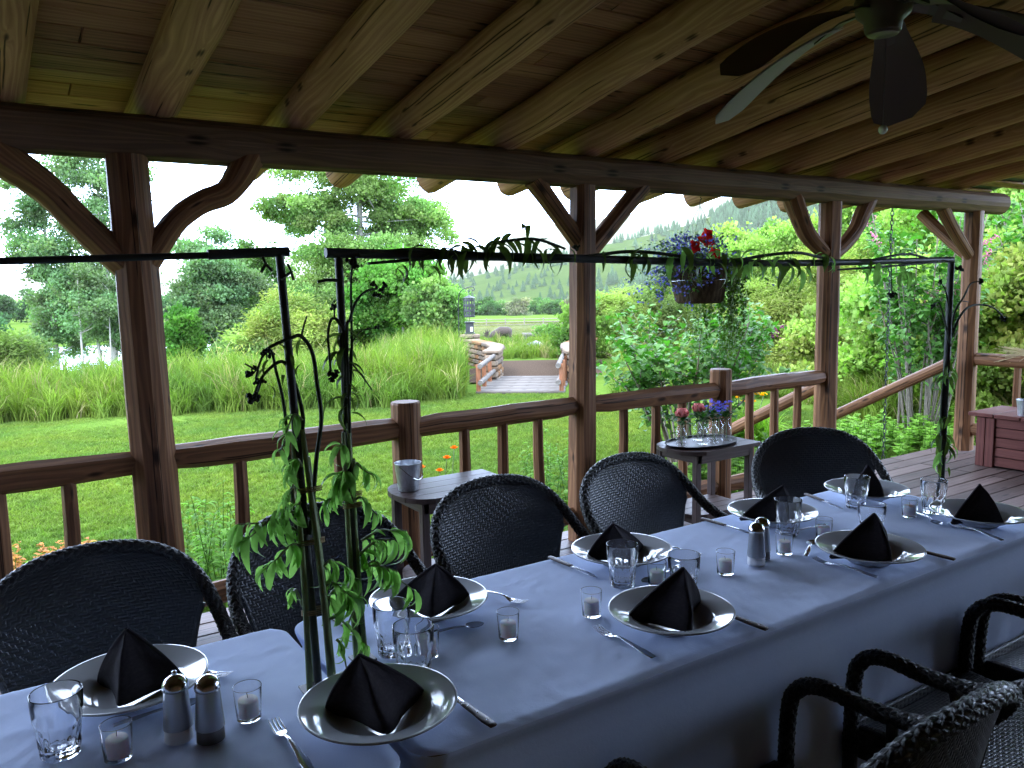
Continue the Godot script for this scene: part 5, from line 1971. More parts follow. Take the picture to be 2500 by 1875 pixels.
# a flat bar with rounded cross section
func ribbon(b: B, path: Array, half: Array, thick: float) -> void:
	var n := path.size()
	var cs := [Vector2(-1, 0), Vector2(-0.75, 0.5), Vector2(0, 0.62), Vector2(0.75, 0.5), Vector2(1, 0), Vector2(0.7, -0.5), Vector2(0, -0.5), Vector2(-0.7, -0.5)]
	var first := b.v.size()
	for i in n:
		var tg: Vector3 = (path[mini(i + 1, n - 1)] - path[maxi(i - 1, 0)]).normalized()
		var sd := Vector3.RIGHT
		var up := sd.cross(tg).normalized()
		if up.y < 0:
			up = -up
		for q: Vector2 in cs:
			b.p(path[i] + sd * q.x * half[i] + up * q.y * thick, Vector2(q.x * 0.02, i * 0.02))
	for i in n - 1:
		for s in 8:
			var s2 := (s + 1) % 8
			var tg: Vector3 = path[i + 1] - path[i]
			var a := first + i * 8
			if tg.z < 0:
				b.quad(a + s, a + 8 + s, a + 8 + s2, a + s2)
			else:
				b.quad(a + s2, a + 8 + s2, a + 8 + s, a + s)
	for e in [0, n - 1]:
		var m := b.p(path[e])
		for s in 8:
			if (e == 0) == ((path[1] - path[0]).z < 0):
				b.tri(m, first + e * 8 + s, first + e * 8 + (s + 1) % 8)
			else:
				b.tri(m, first + e * 8 + (s + 1) % 8, first + e * 8 + s)


func build_place_settings() -> void:
	var ty := 0.7625
	var pm := plate_mesh(true)
	var pu := plate_mesh(false)
	# x, z, yaw of the diner (0 sits on the near side), napkin turn, napkin size, phrase
	var seats: Array = [
		[0.190, -1.775, PI, -0.55, 0.099, 0.124, 0.089, "left table, far side, beside the two shakers"],
		[0.900, -1.800, PI, -0.5, 0.112, 0.117, 0.089, "far side just right of the green flower stems"],
		[1.555, -1.800, PI, -0.15, 0.112, 0.106, 0.089, "far side before the chair left of the bottle tray"],
		[2.245, -1.800, PI, -0.2, 0.123, 0.104, 0.095, "far side behind the second pair of shakers"],
		[2.780, -1.790, PI, 0.3, 0.106, 0.109, 0.084, "far corner of the table before the empty deck"],
		[0.577, -1.385, 0.0, -0.25, 0.110, 0.131, 0.105, "near side where the two cloths meet"],
		[1.350, -1.380, 0.0, -0.2, 0.118, 0.122, 0.105, "near side, second from the flower stems"],
		[2.160, -1.375, 0.0, -0.15, 0.129, 0.122, 0.105, "near side, third from the flower stems"],
		[2.790, -1.375, 0.0, 0.1, 0.129, 0.113, 0.105, "near side at the right end of the table"]]
	for i in seats.size():
		var s: Array = seats[i]
		var pl := thing("plate", "shade-toned white wide rimmed bowl plate, " + s[7], "plate", Vector3(s[0], ty, s[1]), i * 0.7, "plates laid on the tables")
		put("dish", pm, M.porcelain_shaded, pl)
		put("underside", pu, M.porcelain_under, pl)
		var nm := napkin_mesh(40 + i, s[4], s[5], s[6])
		tag(put("napkin", nm, M.napkin, self, Transform3D(Basis(Vector3.UP, s[3]), Vector3(s[0], ty + 0.0135, s[1] + 0.012))), "peaked black napkin in the plate, " + s[7], "napkin", "black folded napkins")
	# cutlery: [kind, x, z, turn, phrase]
	var kinds := {"fork": [], "spoon": [], "knife": []}
	var cut: Array = [
		["fork", 0.408, -1.395, 0.02, "left of the plate where the two cloths meet"],
		["fork", 1.192, -1.365, 0.03, "left of the near plate with the single candle beyond it"],
		["fork", 2.04, -1.365, 0.06, "near side between the second and third plates"],
		["fork", 2.68, -1.32, -0.25, "near side left of the right end plate"],
		["fork", 1.10, -1.80, PI + 0.35, "tips showing right of the far plate by the flower stems"],
		["fork", 1.76, -1.80, PI + 0.2, "tips showing right of the middle far plate"],
		["fork", 0.318, -1.83, -2.5, "far side of the left table right of its plate"],
		["knife", 0.742, -1.345, 0.06, "right of the plate where the two cloths meet"],
		["knife", 1.508, -1.33, 0.08, "right of the second near plate"],
		["knife", 2.352, -1.33, 0.06, "right of the third near plate"],
		["knife", 0.688, -1.845, PI + 0.08, "behind the flower stems"],
		["knife", 1.405, -1.855, PI + 0.05, "left of the middle far plate"],
		["knife", 2.080, -1.865, PI + 0.02, "left of the far plate behind the shakers"],
		["knife", 2.615, -1.862, PI - 0.3, "left of the far corner plate"],
		["spoon", 0.90, -1.667, -PI / 2 - 0.2, "lying alone right of the front tumblers"],
		["spoon", 1.56, -1.64, PI / 2 + 0.15, "behind the candle and low tumbler in the middle"],
		["spoon", 2.27, -1.668, -PI / 2 - 0.25, "right of the tall tumbler behind the shakers"],
		["spoon", 2.11, -1.545, -PI / 2 + 0.5, "peeping out left of the third near plate"],
		["spoon", 2.70, -1.50, 2.6, "beside the rightmost tumbler"],
		["spoon", 0.225, -1.668, -PI / 2 + 0.02, "behind the front candle on the left table"]]
	for q in cut:
		var t := thing(q[0], "steel %s, %s" % [q[0] if q[0] != "knife" else "knife with a riveted dark handle", q[4]], q[0], Vector3(q[1], ty - 0.002, q[2]), q[3], {"fork": "forks on the tables", "knife": "knives on the tables", "spoon": "spoons on the tables"}[q[0]])
		if kinds[q[0]].is_empty():
			if q[0] == "fork":
				fork_parts(t)
			elif q[0] == "spoon":
				spoon_parts(t)
			else:
				knife_parts(t)
			kinds[q[0]].append(t)
		else:
			for c in kinds[q[0]][0].get_children():
				var e: Node = c.duplicate()
				e.name = c.name
				t.add_child(e, true)
	# tumblers
	var tall := tumbler(0.122, 0.0445, 0.034, 0.56)
	var mid := tumbler(0.112, 0.0455, 0.036, 0.56)
	var low := tumbler(0.088, 0.046, 0.036, 0.45)
	for q in [[0.050, -1.625, tall, "faceted clear tumbler at the left front corner"], [0.725, -1.642, tall, "tall faceted tumbler behind the front tumbler at the stems"], [0.722, -1.525, mid, "faceted tumbler behind the peaked napkin where the cloths meet"],
		[1.432, -1.655, tall, "tall faceted tumbler before the middle far plate"], [1.575, -1.56, low, "low faceted tumbler beside the spoon in the middle"], [2.175, -1.680, tall, "tall tumbler just right of the second shakers"],
		[2.635, -1.735, tall, "tall tumbler before the far corner plate"], [2.45, -1.555, low, "low tumbler behind the third near napkin"], [2.80, -1.54, tall, "rightmost tumbler beside the end plate"]]:
		tag(put("tumbler", q[2], M.glass, self, Transform3D(Basis(Vector3.UP, q[0] * 3.0), Vector3(q[0], ty, q[1]))), q[3], "glass", "faceted glass tumblers")
	# votives
	var vb := B.new()
	vb.lathe([Vector2(0.0, 0.001), Vector2(0.021, 0.0), Vector2(0.0235, 0.002), Vector2(0.0275, 0.066), Vector2(0.0273, 0.0675), Vector2(0.0262, 0.066), Vector2(0.0225, 0.009), Vector2(0.019, 0.0065), Vector2(0.0, 0.006)], 36)
	var vm := vb.mesh()
	var cb := B.new()
	cb.lathe([Vector2(0.0, 0.007), Vector2(0.019, 0.007), Vector2(0.0195, 0.009), Vector2(0.0195, 0.0385), Vector2(0.0182, 0.0405), Vector2(0.01, 0.0415), Vector2(0.003, 0.0425), Vector2(0.0, 0.0425)], 24)
	var cm := cb.mesh()
	var wb := B.new()
	wb.tube([Vector3(0, 0.041, 0), Vector3(0.0005, 0.047, 0), Vector3(0.0018, 0.0515, 0)], 0.0007, 5)
	var wm := wb.mesh()
	for q in [[0.136, -1.548, "at the very front between tumbler and shakers"], [0.371, -1.550, "right of the front shakers"], [0.988, -1.557, "standing alone in the middle of the right cloth"], [0.786, -1.585, "half hidden behind the front tumblers"], [1.233, -1.545, "left of the second near plate"],
		[1.515, -1.605, "just left of the low middle tumbler"], [1.735, -1.553, "left of the second shakers"], [2.012, -1.565, "right of the second shakers"], [2.235, -1.585, "left of the low tumbler behind the third napkin"], [2.685, -1.56, "at the right end between the two tall tumblers"]]:
		tag(put("votive_glass", vm, M.glass, self, Transform3D(Basis(), Vector3(q[0], ty, q[1]))), "small clear votive glass holding a candle, " + q[2], "glass", "votive glasses")
		var c := thing("candle", "short white candle in its votive glass, " + q[2], "candle", Vector3(q[0], ty, q[1]), q[0] * 5.0, "white votive candles")
		put("wax", cm, M.wax, c)
		put("wick", wm, M.wick, c)
	# salt and pepper
	for q in [[0.240, -1.548, "salt", true, "front salt shaker with a brushed steel body and knobbed dome cap"], [0.290, -1.512, "pepper", false, "front pepper shaker standing right of the salt"], [1.862, -1.548, "salt", true, "second salt shaker in the middle of the right table"], [1.918, -1.575, "pepper", false, "second pepper shaker hidden behind the salt"]]:
		var t := thing("shaker", "%s" % q[4], "shaker", Vector3(q[0], ty, q[1]), 0.4, "salt and pepper shakers")
		var b := B.new()
		b.lathe([Vector2(0.0, 0.0), Vector2(0.0265, 0.0), Vector2(0.028, 0.002), Vector2(0.0265, 0.034), Vector2(0.0255, 0.036)], 28)
		obj("glass_foot", b, M.thin_glass, t)
		b = B.new()
		b.lathe([Vector2(0.0, 0.003), Vector2(0.0255, 0.003), Vector2(0.0245, 0.03), Vector2(0.0, 0.03)], 24)
		obj("filling", b, M[q[2]], t)
		b = B.new()
		b.lathe([Vector2(0.0262, 0.028), Vector2(0.0268, 0.0285), Vector2(0.0245, 0.055), Vector2(0.0222, 0.09), Vector2(0.0215, 0.101), Vector2(0.021, 0.102)], 32)
		obj("body", b, M.brushed_steel, t)
		b = B.new()
		b.lathe([Vector2(0.0205, 0.1005), Vector2(0.0205, 0.1035)], 28)
		obj("ring", b, M.black_metal, t)
		b = B.new()
		b.lathe([Vector2(0.021, 0.103), Vector2(0.0238, 0.104), Vector2(0.0242, 0.108), Vector2(0.0225, 0.116), Vector2(0.017, 0.124), Vector2(0.009, 0.1285), Vector2(0.005, 0.1295)] + ([Vector2(0.0035, 0.131), Vector2(0.0048, 0.134), Vector2(0.0045, 0.137), Vector2(0.0, 0.139)] if q[3] else [Vector2(0.0, 0.13)]), 32)
		obj("cap", b, M.steel, t)


# ------------------------------------------------------------------ wicker chairs
func chair_panel_half(y: float) -> float:
	var pts := [[0.40, 0.195], [0.60, 0.226], [0.69, 0.25], [0.73, 0.268], [0.765, 0.268], [0.80, 0.252], [0.835, 0.222], [0.87, 0.168], [0.887, 0.125], [0.898, 0.06]]
	for i in pts.size() - 1:
		if y <= pts[i + 1][0]:
			return lerpf(pts[i][1], pts[i + 1][1], clampf((y - pts[i][0]) / (pts[i + 1][0] - pts[i][0]), 0, 1))
	return 0.05


func make_chair(label: String, group: String) -> Node3D:
	var t := thing("wicker_chair", label, "chair", Vector3.ZERO, 0.0, group)
	var half: Array = [Vector3(0.285, 0.0, -0.255), Vector3(0.285, 0.30, -0.255), Vector3(0.285, 0.55, -0.25), Vector3(0.287, 0.622, -0.225), Vector3(0.290, 0.652, -0.165), Vector3(0.295, 0.652, -0.06), Vector3(0.297, 0.662, 0.05), Vector3(0.293, 0.70, 0.145), Vector3(0.272, 0.772, 0.225), Vector3(0.222, 0.84, 0.275), Vector3(0.13, 0.888, 0.302), Vector3(0.0, 0.903, 0.312)]
	var path: Array = []
	for q in half:
		path.append(q)
	for i in range(half.size() - 2, -1, -1):
		path.append(Vector3(-half[i].x, half[i].y, half[i].z))
	var b := B.new()
	var sp := spline(path, 5)
	b.tube(sp, 0.019, 10)
	# raised diagonal strands so that the braid shows
	var rim := obj("rim", b, M.wicker_rim, t)
	var br := B.new()
	# evenly spaced flat strands laid in a herringbone round the rim
	var fine: Array = []
	for i in sp.size() - 1:
		var n := maxi(1, int((sp[i + 1] - sp[i]).length() / 0.002))
		for j in n:
			fine.append((sp[i] as Vector3).lerp(sp[i + 1], float(j) / n))
	var acc := 0.0
	var course := 0
	for i in range(4, fine.size() - 4):
		acc += (fine[i] - fine[i - 1]).length()
		if acc < 0.0125 or fine[i].y < 0.36:
			continue
		acc = 0.0
		course += 1
		var d: Vector3 = (fine[i + 4] - fine[i - 4]).normalized()
		var x := d.cross(Vector3(0.2, 0.3, 0.9)).normalized()
		var y := d.cross(x)
		for s in 8:
			var a := TAU * (s + 0.5 * (course % 2)) / 8.0
			var n := x * cos(a) + y * sin(a)
			var tn := (d + (y * cos(a) - x * sin(a)) * (0.55 if s % 2 == 0 else -0.55)).normalized()
			br.ball(fine[i] + n * 0.0178, Vector3(0.0052, 0.0036, 0.0105), 2, 6, Basis(n.cross(tn), n, tn))
	obj("braid", br, M.wicker_rim, rim)
	# back panel
	b = B.new()
	for layer in 2:
		var rows: Array = []
		for i in 15:
			var y := lerpf(0.40, 0.893, i / 14.0)
			var w := chair_panel_half(y)
			var zc := lerpf(0.185, 0.309, pow((y - 0.40) / 0.493, 0.9))
			var row: Array = []
			for j in 13:
				var s := j / 12.0 * 2.0 - 1.0
				row.append(Vector3(s * w, y, zc - 0.055 * s * s * pow(w / 0.27, 2.5) + (0.006 if layer == 1 else -0.006)))
			if layer == 0:
				row.reverse()
			rows.append(row)
		b.sheet(rows, Vector2(0.48, 0.5))
	var panel := obj("back_panel", b, M.wicker, t)
	# seat
	b = B.new()
	var srows: Array = []
	for i in 13:
		var z := lerpf(-0.265, 0.2, i / 12.0)
		var hw := lerpf(0.262, 0.215, i / 12.0)
		var row: Array = []
		for j in 13:
			var s := j / 12.0 * 2.0 - 1.0
			row.append(Vector3(s * hw, 0.435 - 0.014 * (1.0 - s * s) - 0.03 * smoothstep(-0.22, -0.27, z), -z * 1.0))
		srows.append(row)
	var rr: Array = []
	for q in srows:
		var w: Array = []
		for e in q:
			w.append(Vector3(e.x, e.y, -e.z))
		rr.append(w)
	rr.reverse()
	b.sheet(rr, Vector2(0.5, 0.5))
	var seat := obj("seat", b, M.wicker, t)
	b = B.new()
	for q in [[Vector3(-0.26, 0.385, -0.262), Vector3(0.26, 0.385, -0.262)], [Vector3(0.268, 0.385, -0.25), Vector3(0.215, 0.385, 0.2)], [Vector3(0.21, 0.385, 0.205), Vector3(-0.21, 0.385, 0.205)], [Vector3(-0.215, 0.385, 0.2), Vector3(-0.268, 0.385, -0.25)]]:
		var mid: Vector3 = (q[0] + q[1]) * 0.5
		var dd: Vector3 = (q[1] - q[0])
		b.box(mid, Vector3(dd.length(), 0.09, 0.014), 0.003, Basis(Vector3.UP, atan2(-dd.z, dd.x)))
	obj("apron", b, M.wicker, seat)
	for s in [-1.0, 1.0]:
		b = B.new()
		b.tube([Vector3(0.215 * s, 0.42, 0.2), Vector3(0.235 * s, 0.2, 0.25), Vector3(0.25 * s, 0.0, 0.29)], 0.016, 8)
		obj("rear_leg", b, M.wicker_rim, t)
		b = B.new()
		b.tube([Vector3(0.295 * s, 0.655, 0.01), Vector3(0.27 * s, 0.5, 0.03), Vector3(0.245 * s, 0.40, 0.05)], 0.013, 8)
		obj("arm_brace", b, M.wicker_rim, t)
		# hem along the panel edge
		b = B.new()
		var pts: Array = []
		for i in 10:
			var y := lerpf(0.41, 0.72, i / 9.0)
			var w := chair_panel_half(y)
			pts.append(Vector3(s * w, y, lerpf(0.185, 0.309, pow((y - 0.40) / 0.493, 0.9)) - 0.055 * pow(w / 0.27, 2.5)))
		b.tube(pts, 0.009, 6)
		obj("panel_edge", b, M.wicker_rim, panel)
	return t


func build_chairs() -> void:
	var far := "black wicker chairs on the garden side"
	var near := "black wicker chairs on the near side"
	var c0 := make_chair("black wicker armchair nearest the viewer on the left, its back hiding the stout post's foot", far)
	c0.position = Vector3(0.19, 0, -2.13)
	c0.rotation.y = PI
	for q in [[0.83, -2.16, PI + 0.04, "black wicker armchair half hidden behind the tall flower stems", far], [1.485, -2.13, PI + 0.02, "black wicker armchair right of the slatted table with the bucket", far], [2.125, -2.13, PI + 0.02, "black wicker armchair in front of the straight braced post", far], [3.01, -2.09, PI - 0.60, "black wicker armchair turned at the far corner of the table", far],
		[1.28, -0.945, 0.0, "black wicker armchair at the bottom right nearest the viewer", near], [2.115, -0.945, 0.0, "black wicker armchair second along the near side", near], [2.755, -0.945, 0.0, "black wicker armchair at the right edge on the near side", near]]:
		var c := again(c0, "wicker_chair", q[3], Vector3(q[0], 0, q[1]), q[2])
		c.set_meta("group", q[4])


# ------------------------------------------------------------------ side tables with bucket and bottles
func side_table(label: String, at: Vector3, turn: float, h: float, w: float, d: float) -> void:
	# half round ends, slatted top and lower shelf
	var t := thing("side_table", label, "table", at, turn, "slatted brown side tables at the railing")
	for lev in [[h, w, d], [0.20, w - 0.12, d - 0.06]]:
		var n := 4
		var sw: float = lev[2] / n
		for i in n:
			var zc: float = -lev[2] / 2 + sw * (i + 0.5)
			var hz: float = absf(zc) + sw * 0.5
			var hx0: float = lev[1] / 2
			var b := B.new()
			# ends rounded on the left
			var out: Array = []
			var z0 := zc - sw / 2 + 0.002
			var z1 := zc + sw / 2 - 0.002
			var rad: float = lev[2] / 2
			var top: Array = []
			for s in 7:
				var z := lerpf(z0, z1, s / 6.0)
				var xl: float = -hx0 + (rad * 0.75 - sqrt(maxf(0, rad * rad - z * z)) * 0.75)
				top.append([xl, z])
			for s in 6:
				var a := Vector3(top[s][0], lev[0], top[s][1])
				var e := Vector3(top[s + 1][0], lev[0], top[s + 1][1])
				var ar := Vector3(hx0, lev[0], top[s][1])
				var er := Vector3(hx0, lev[0], top[s + 1][1])
				var dn := Vector3(0, -0.024, 0)
				var u := Vector2(i * 0.27 + s * sw / 6.0 * 2.0, 0.0)
				b.quad(b.p(a, u), b.p(e, u + Vector2(0.02, 0)), b.p(er, u + Vector2(0.02, 0.3)), b.p(ar, u + Vector2(0, 0.3)))
				b.quad(b.p(a + dn), b.p(ar + dn), b.p(er + dn), b.p(e + dn))
				b.quad(b.p(a + dn), b.p(e + dn), b.p(e), b.p(a))
				b.quad(b.p(ar), b.p(er), b.p(er + dn), b.p(ar + dn))
			for e in [0, 6]:
				var a := Vector3(top[e][0], lev[0], top[e][1])
				var ar := Vector3(hx0, lev[0], top[e][1])
				var dn := Vector3(0, -0.024, 0)
				if e == 0:
					b.quad(b.p(a), b.p(ar), b.p(ar + dn), b.p(a + dn))
				else:
					b.quad(b.p(a + dn), b.p(ar + dn), b.p(ar), b.p(a))
			obj("slat" if lev[0] == h else "shelf_slat", b, M.side_table_wood, t)
		var fr := B.new()
		for sx in [-1.0, 1.0]:
			fr.box(Vector3(sx * (lev[1] / 2 - 0.09), lev[0] - 0.05, 0), Vector3(0.025, 0.05, lev[2] - 0.05), 0.002)
		for sz in [-1.0, 1.0]:
			fr.box(Vector3(0, lev[0] - 0.05, sz * (lev[2] / 2 - 0.025)), Vector3(lev[1] - 0.2, 0.05, 0.02), 0.002)
		obj("frame", fr, M.side_table_wood, t)
	for x in [-w / 2 + 0.09, w / 2 - 0.07]:
		for z in [-d / 2 + 0.045, d / 2 - 0.045]:
			var b := B.new()
			b.box(Vector3(x, (h - 0.025) / 2, z), Vector3(0.04, h - 0.027, 0.04), 0.003)
			obj("leg", b, M.side_table_wood, t)


func bucket(label: String, at: Vector3, r1: float, h: float, turn: float) -> void:
	var t := thing("metal_bucket", label, "bucket", at, turn, "small galvanised buckets")
	var b := B.new()
	b.lathe([Vector2(0.0, 0.003), Vector2(r1 * 0.74, 0.0), Vector2(r1 * 0.76, 0.002), Vector2(r1 * 0.8, h * 0.2), Vector2(r1 * 0.81, h * 0.22), Vector2(r1 * 0.8, h * 0.24), Vector2(r1 * 0.97, h * 0.97), Vector2(r1, h * 0.985), Vector2(r1 * 1.005, h), Vector2(r1 * 0.975, h), Vector2(r1 * 0.74, 0.008), Vector2(0, 0.008)], 30)
	var bd := obj("body", b, M.galvanised, t)
	b = B.new()
	b.tube(spline([Vector3(-r1 * 1.02, h * 0.93, 0), Vector3(-r1 * 0.75, h * 0.6, r1 * 0.78), Vector3(0, h * 0.42, r1 * 1.0), Vector3(r1 * 0.75, h * 0.6, r1 * 0.78), Vector3(r1 * 1.02, h * 0.93, 0)], 5), 0.002, 5)
	obj("handle", b, M.steel, bd)


func build_side_tables() -> void:
	side_table("brown slatted side table carrying the metal bucket", Vector3(1.87, 0, -3.47), 0.0, 0.625, 0.62, 0.40)
	bucket("galvanised bucket on the slatted side table by the newel", Vector3(1.66, 0.627, -3.50), 0.066, 0.135, 0.5)
	side_table("brown slatted side table carrying the tray of flower bottles", Vector3(3.72, 0, -3.52), 0.0, 0.60, 0.62, 0.40)
	var tr := thing("serving_tray", "dark oval tray under the flower bottles", "tray", Vector3(3.70, 0.602, -3.52))
	var b := B.new()
	b.lathe([Vector2(0, 0.004), Vector2(0.25, 0.004), Vector2(0.262, 0.016), Vector2(0.268, 0.016), Vector2(0.255, 0.0), Vector2(0, 0.0)].map(func(q): return q), 36)
	for i in b.v.size():
		b.v[i].z *= 0.66
	b.k.reverse()
	obj("tray", b, M.black_metal, tr)
	# eight small bottles with a flower each
	var r := RandomNumberGenerator.new()
	r.seed = 17
	var bt := B.new()
	bt.lathe([Vector2(0, 0.001), Vector2(0.03, 0.0), Vector2(0.033, 0.004), Vector2(0.033, 0.07), Vector2(0.028, 0.088), Vector2(0.013, 0.106), Vector2(0.0125, 0.13), Vector2(0.0165, 0.133), Vector2(0.0165, 0.14), Vector2(0.0135, 0.14)], 22)
	var bmesh := bt.mesh()
	var wt := B.new()
	wt.lathe([Vector2(0, 0.004), Vector2(0.03, 0.004), Vector2(0.03, 0.06), Vector2(0, 0.06)], 18)
	var pink := Color(0.66, 0.24, 0.22)
	var blue := Color(0.16, 0.15, 0.62)
	var specs: Array = [[-0.19, 0.02, "pink", "leftmost"], [-0.11, -0.07, "leaf", "second from the left, at the back"], [-0.04, 0.05, "leaf", "front left of the middle"], [0.03, -0.06, "pink", "behind the middle"], [0.05, 0.06, "blue", "front middle"], [0.12, -0.02, "blue", "right of the middle"], [0.17, 0.05, "blue", "front right"], [0.21, -0.05, "leaf", "rightmost at the back"]]
	for q in specs:
		var at := Vector3(3.70 + q[0], 0.607, -3.52 + q[1])
		var bo := thing("glass_bottle", "small clear glass bottle on the tray, " + q[3], "bottle", at, 0, "flower bottles on the tray")
		put("bottle", bmesh, M.thin_glass, bo)
		var f := thing("cut_flower", {"pink": "pink rose", "blue": "blue delphinium sprig", "leaf": "green leafy sprig"}[q[2]] + " standing in the small bottle " + q[3], "flower", at, r.randf() * TAU, "cut flowers in bottles")
		b = B.new()
		var lean := Vector3(r.randfn() * 0.012, 0, r.randfn() * 0.012)
		b.tube([Vector3(0, 0.01, 0), Vector3(0, 0.13, 0), Vector3(0, 0.185, 0) + lean], 0.003, 5)
		obj("stem", b, M.stem, f)
		b = B.new()
		for k in 16:
			var a := r.randf() * TAU
			var c := r.randf_range(0.75, 1.3)
			b.col = Color(0.04 * c, 0.095 * c, 0.025 * c)
			leaf_shape(b, Vector3(0, r.randf_range(0.13, 0.185), 0), Basis(Vector3.UP, a) * Basis(Vector3.RIGHT, r.randf_range(-0.8, 0.3)), r.randf_range(0.05, 0.085), 0.034)
		obj("leaf", b, M.leaf, f)
		if q[2] == "pink":
			b = B.new()
			for layer in 4:
				var np := 5
				for i in np:
					var a := TAU * i / np + layer * 0.6
					var tilt := 0.25 + layer * 0.32
					var rad := 0.056 - layer * 0.008
					b.col = pink * r.randf_range(0.8, 1.25)
					var rows: Array = []
					for y in 4:
						var row: Array = []
						for x in 5:
							var s := x / 4.0 * 2.0 - 1.0
							var v := y / 3.0
							var ww := rad * 0.75 * sin(PI * (0.15 + 0.75 * v))
							var tl := tilt + v * 0.9
							row.append(Vector3(0, 0.185, 0) + lean + Basis(Vector3.UP, a) * Vector3(s * ww, sin(tl) * rad * v + 0.004 * layer, cos(tl) * rad * v * 1.1 + 0.006 - s * s * 0.008))
						rows.append(row)
					b.sheet(rows)
			obj("bloom", b, M.petal, f)
		elif q[2] == "blue":
			b = B.new()
			for k in 22:
				b.col = blue * r.randf_range(0.7, 1.5)
				var o := Vector3(0, 0.2, 0) + lean + Vector3(r.randfn() * 0.026, r.randf_range(-0.015, 0.055), r.randfn() * 0.026)
				for i in 5:
					leaf_shape(b, o, Basis(Vector3.UP, TAU * i / 5.0 + k) * Basis(Vector3.RIGHT, r.randf_range(-0.9, 0.1)), 0.015, 0.011)
			obj("bloom", b, M.petal, f)


func build_bench() -> void:
	var t := thing("storage_bench", "red brown slatted storage bench in the right porch corner", "bench", Vector3(7.28, 0, -2.85))
	# long side faces the table; local z along the bench
	for i in 7:
		var b := B.new()
		b.box(Vector3(0, 0.443, -0.63 + 0.21 * i), Vector3(0.56, 0.032, 0.203), 0.004, Basis(), Vector2(i * 0.3, i * 0.2))
		obj("lid_board", b, M.bench_wood, t)
	for i in 5:
		var b := B.new()
		b.box(Vector3(-0.235, 0.055 + 0.083 * i, 0.06), Vector3(0.022, 0.076, 1.24), 0.003, Basis(), Vector2(i * 0.3, i * 0.2))
		obj("side_board", b, M.bench_wood, t)
		b = B.new()
		b.box(Vector3(0, 0.055 + 0.083 * i, -0.665), Vector3(0.46, 0.076, 0.022), 0.003, Basis(), Vector2(i * 0.3, i * 0.2))
		obj("end_board", b, M.bench_wood, t)
	for z in [-0.63, -0.555]:
		var b := B.new()
		b.box(Vector3(-0.25, 0.212, z), Vector3(0.026, 0.42, 0.07), 0.003)
		obj("corner_post", b, M.bench_wood, t)
	var b := B.new()
	b.box(Vector3(0.05, 0.21, 0.0), Vector3(0.4, 0.4, 1.2))
	obj("liner", b, M.roof_cover, t)
	bucket("bright metal bucket standing on the storage bench", Vector3(7.12, 0.459, -3.18), 0.072, 0.135, 1.2)
	bucket("smaller metal pot beside the bucket on the storage bench", Vector3(7.22, 0.459, -3.0), 0.05, 0.085, 0.2)
	var st := thing("straw_bundle", "bundle of dry straw hanging over the end railing", "bundle", Vector3(7.62, 0.90, -3.38))
	var r := RandomNumberGenerator.new()
	r.seed = 8
	b = B.new()
	for i in 46:
		var e := Vector3(r.randf_range(-0.08, 0.05), r.randf_range(-0.06, 0.09), r.randf_range(-0.28, -0.06))
		b.tube([Vector3(r.randfn() * 0.02, 0.02, r.randf_range(0.0, 0.2)), e * 0.5 + Vector3(0, 0.02, 0), e], 0.0022, 4, false, false)
	obj("straw", b, M.straw, st)
	b = B.new()
	b.tube(spline([Vector3(-0.05, 0.1, 0.1), Vector3(0.0, 0.02, 0.02), Vector3(0.05, 0.1, 0.1), Vector3(0, 0.16, 0.14), Vector3(-0.05, 0.1, 0.1)], 5), 0.005, 6)
	obj("wire_ring", b, M.galvanised, st)


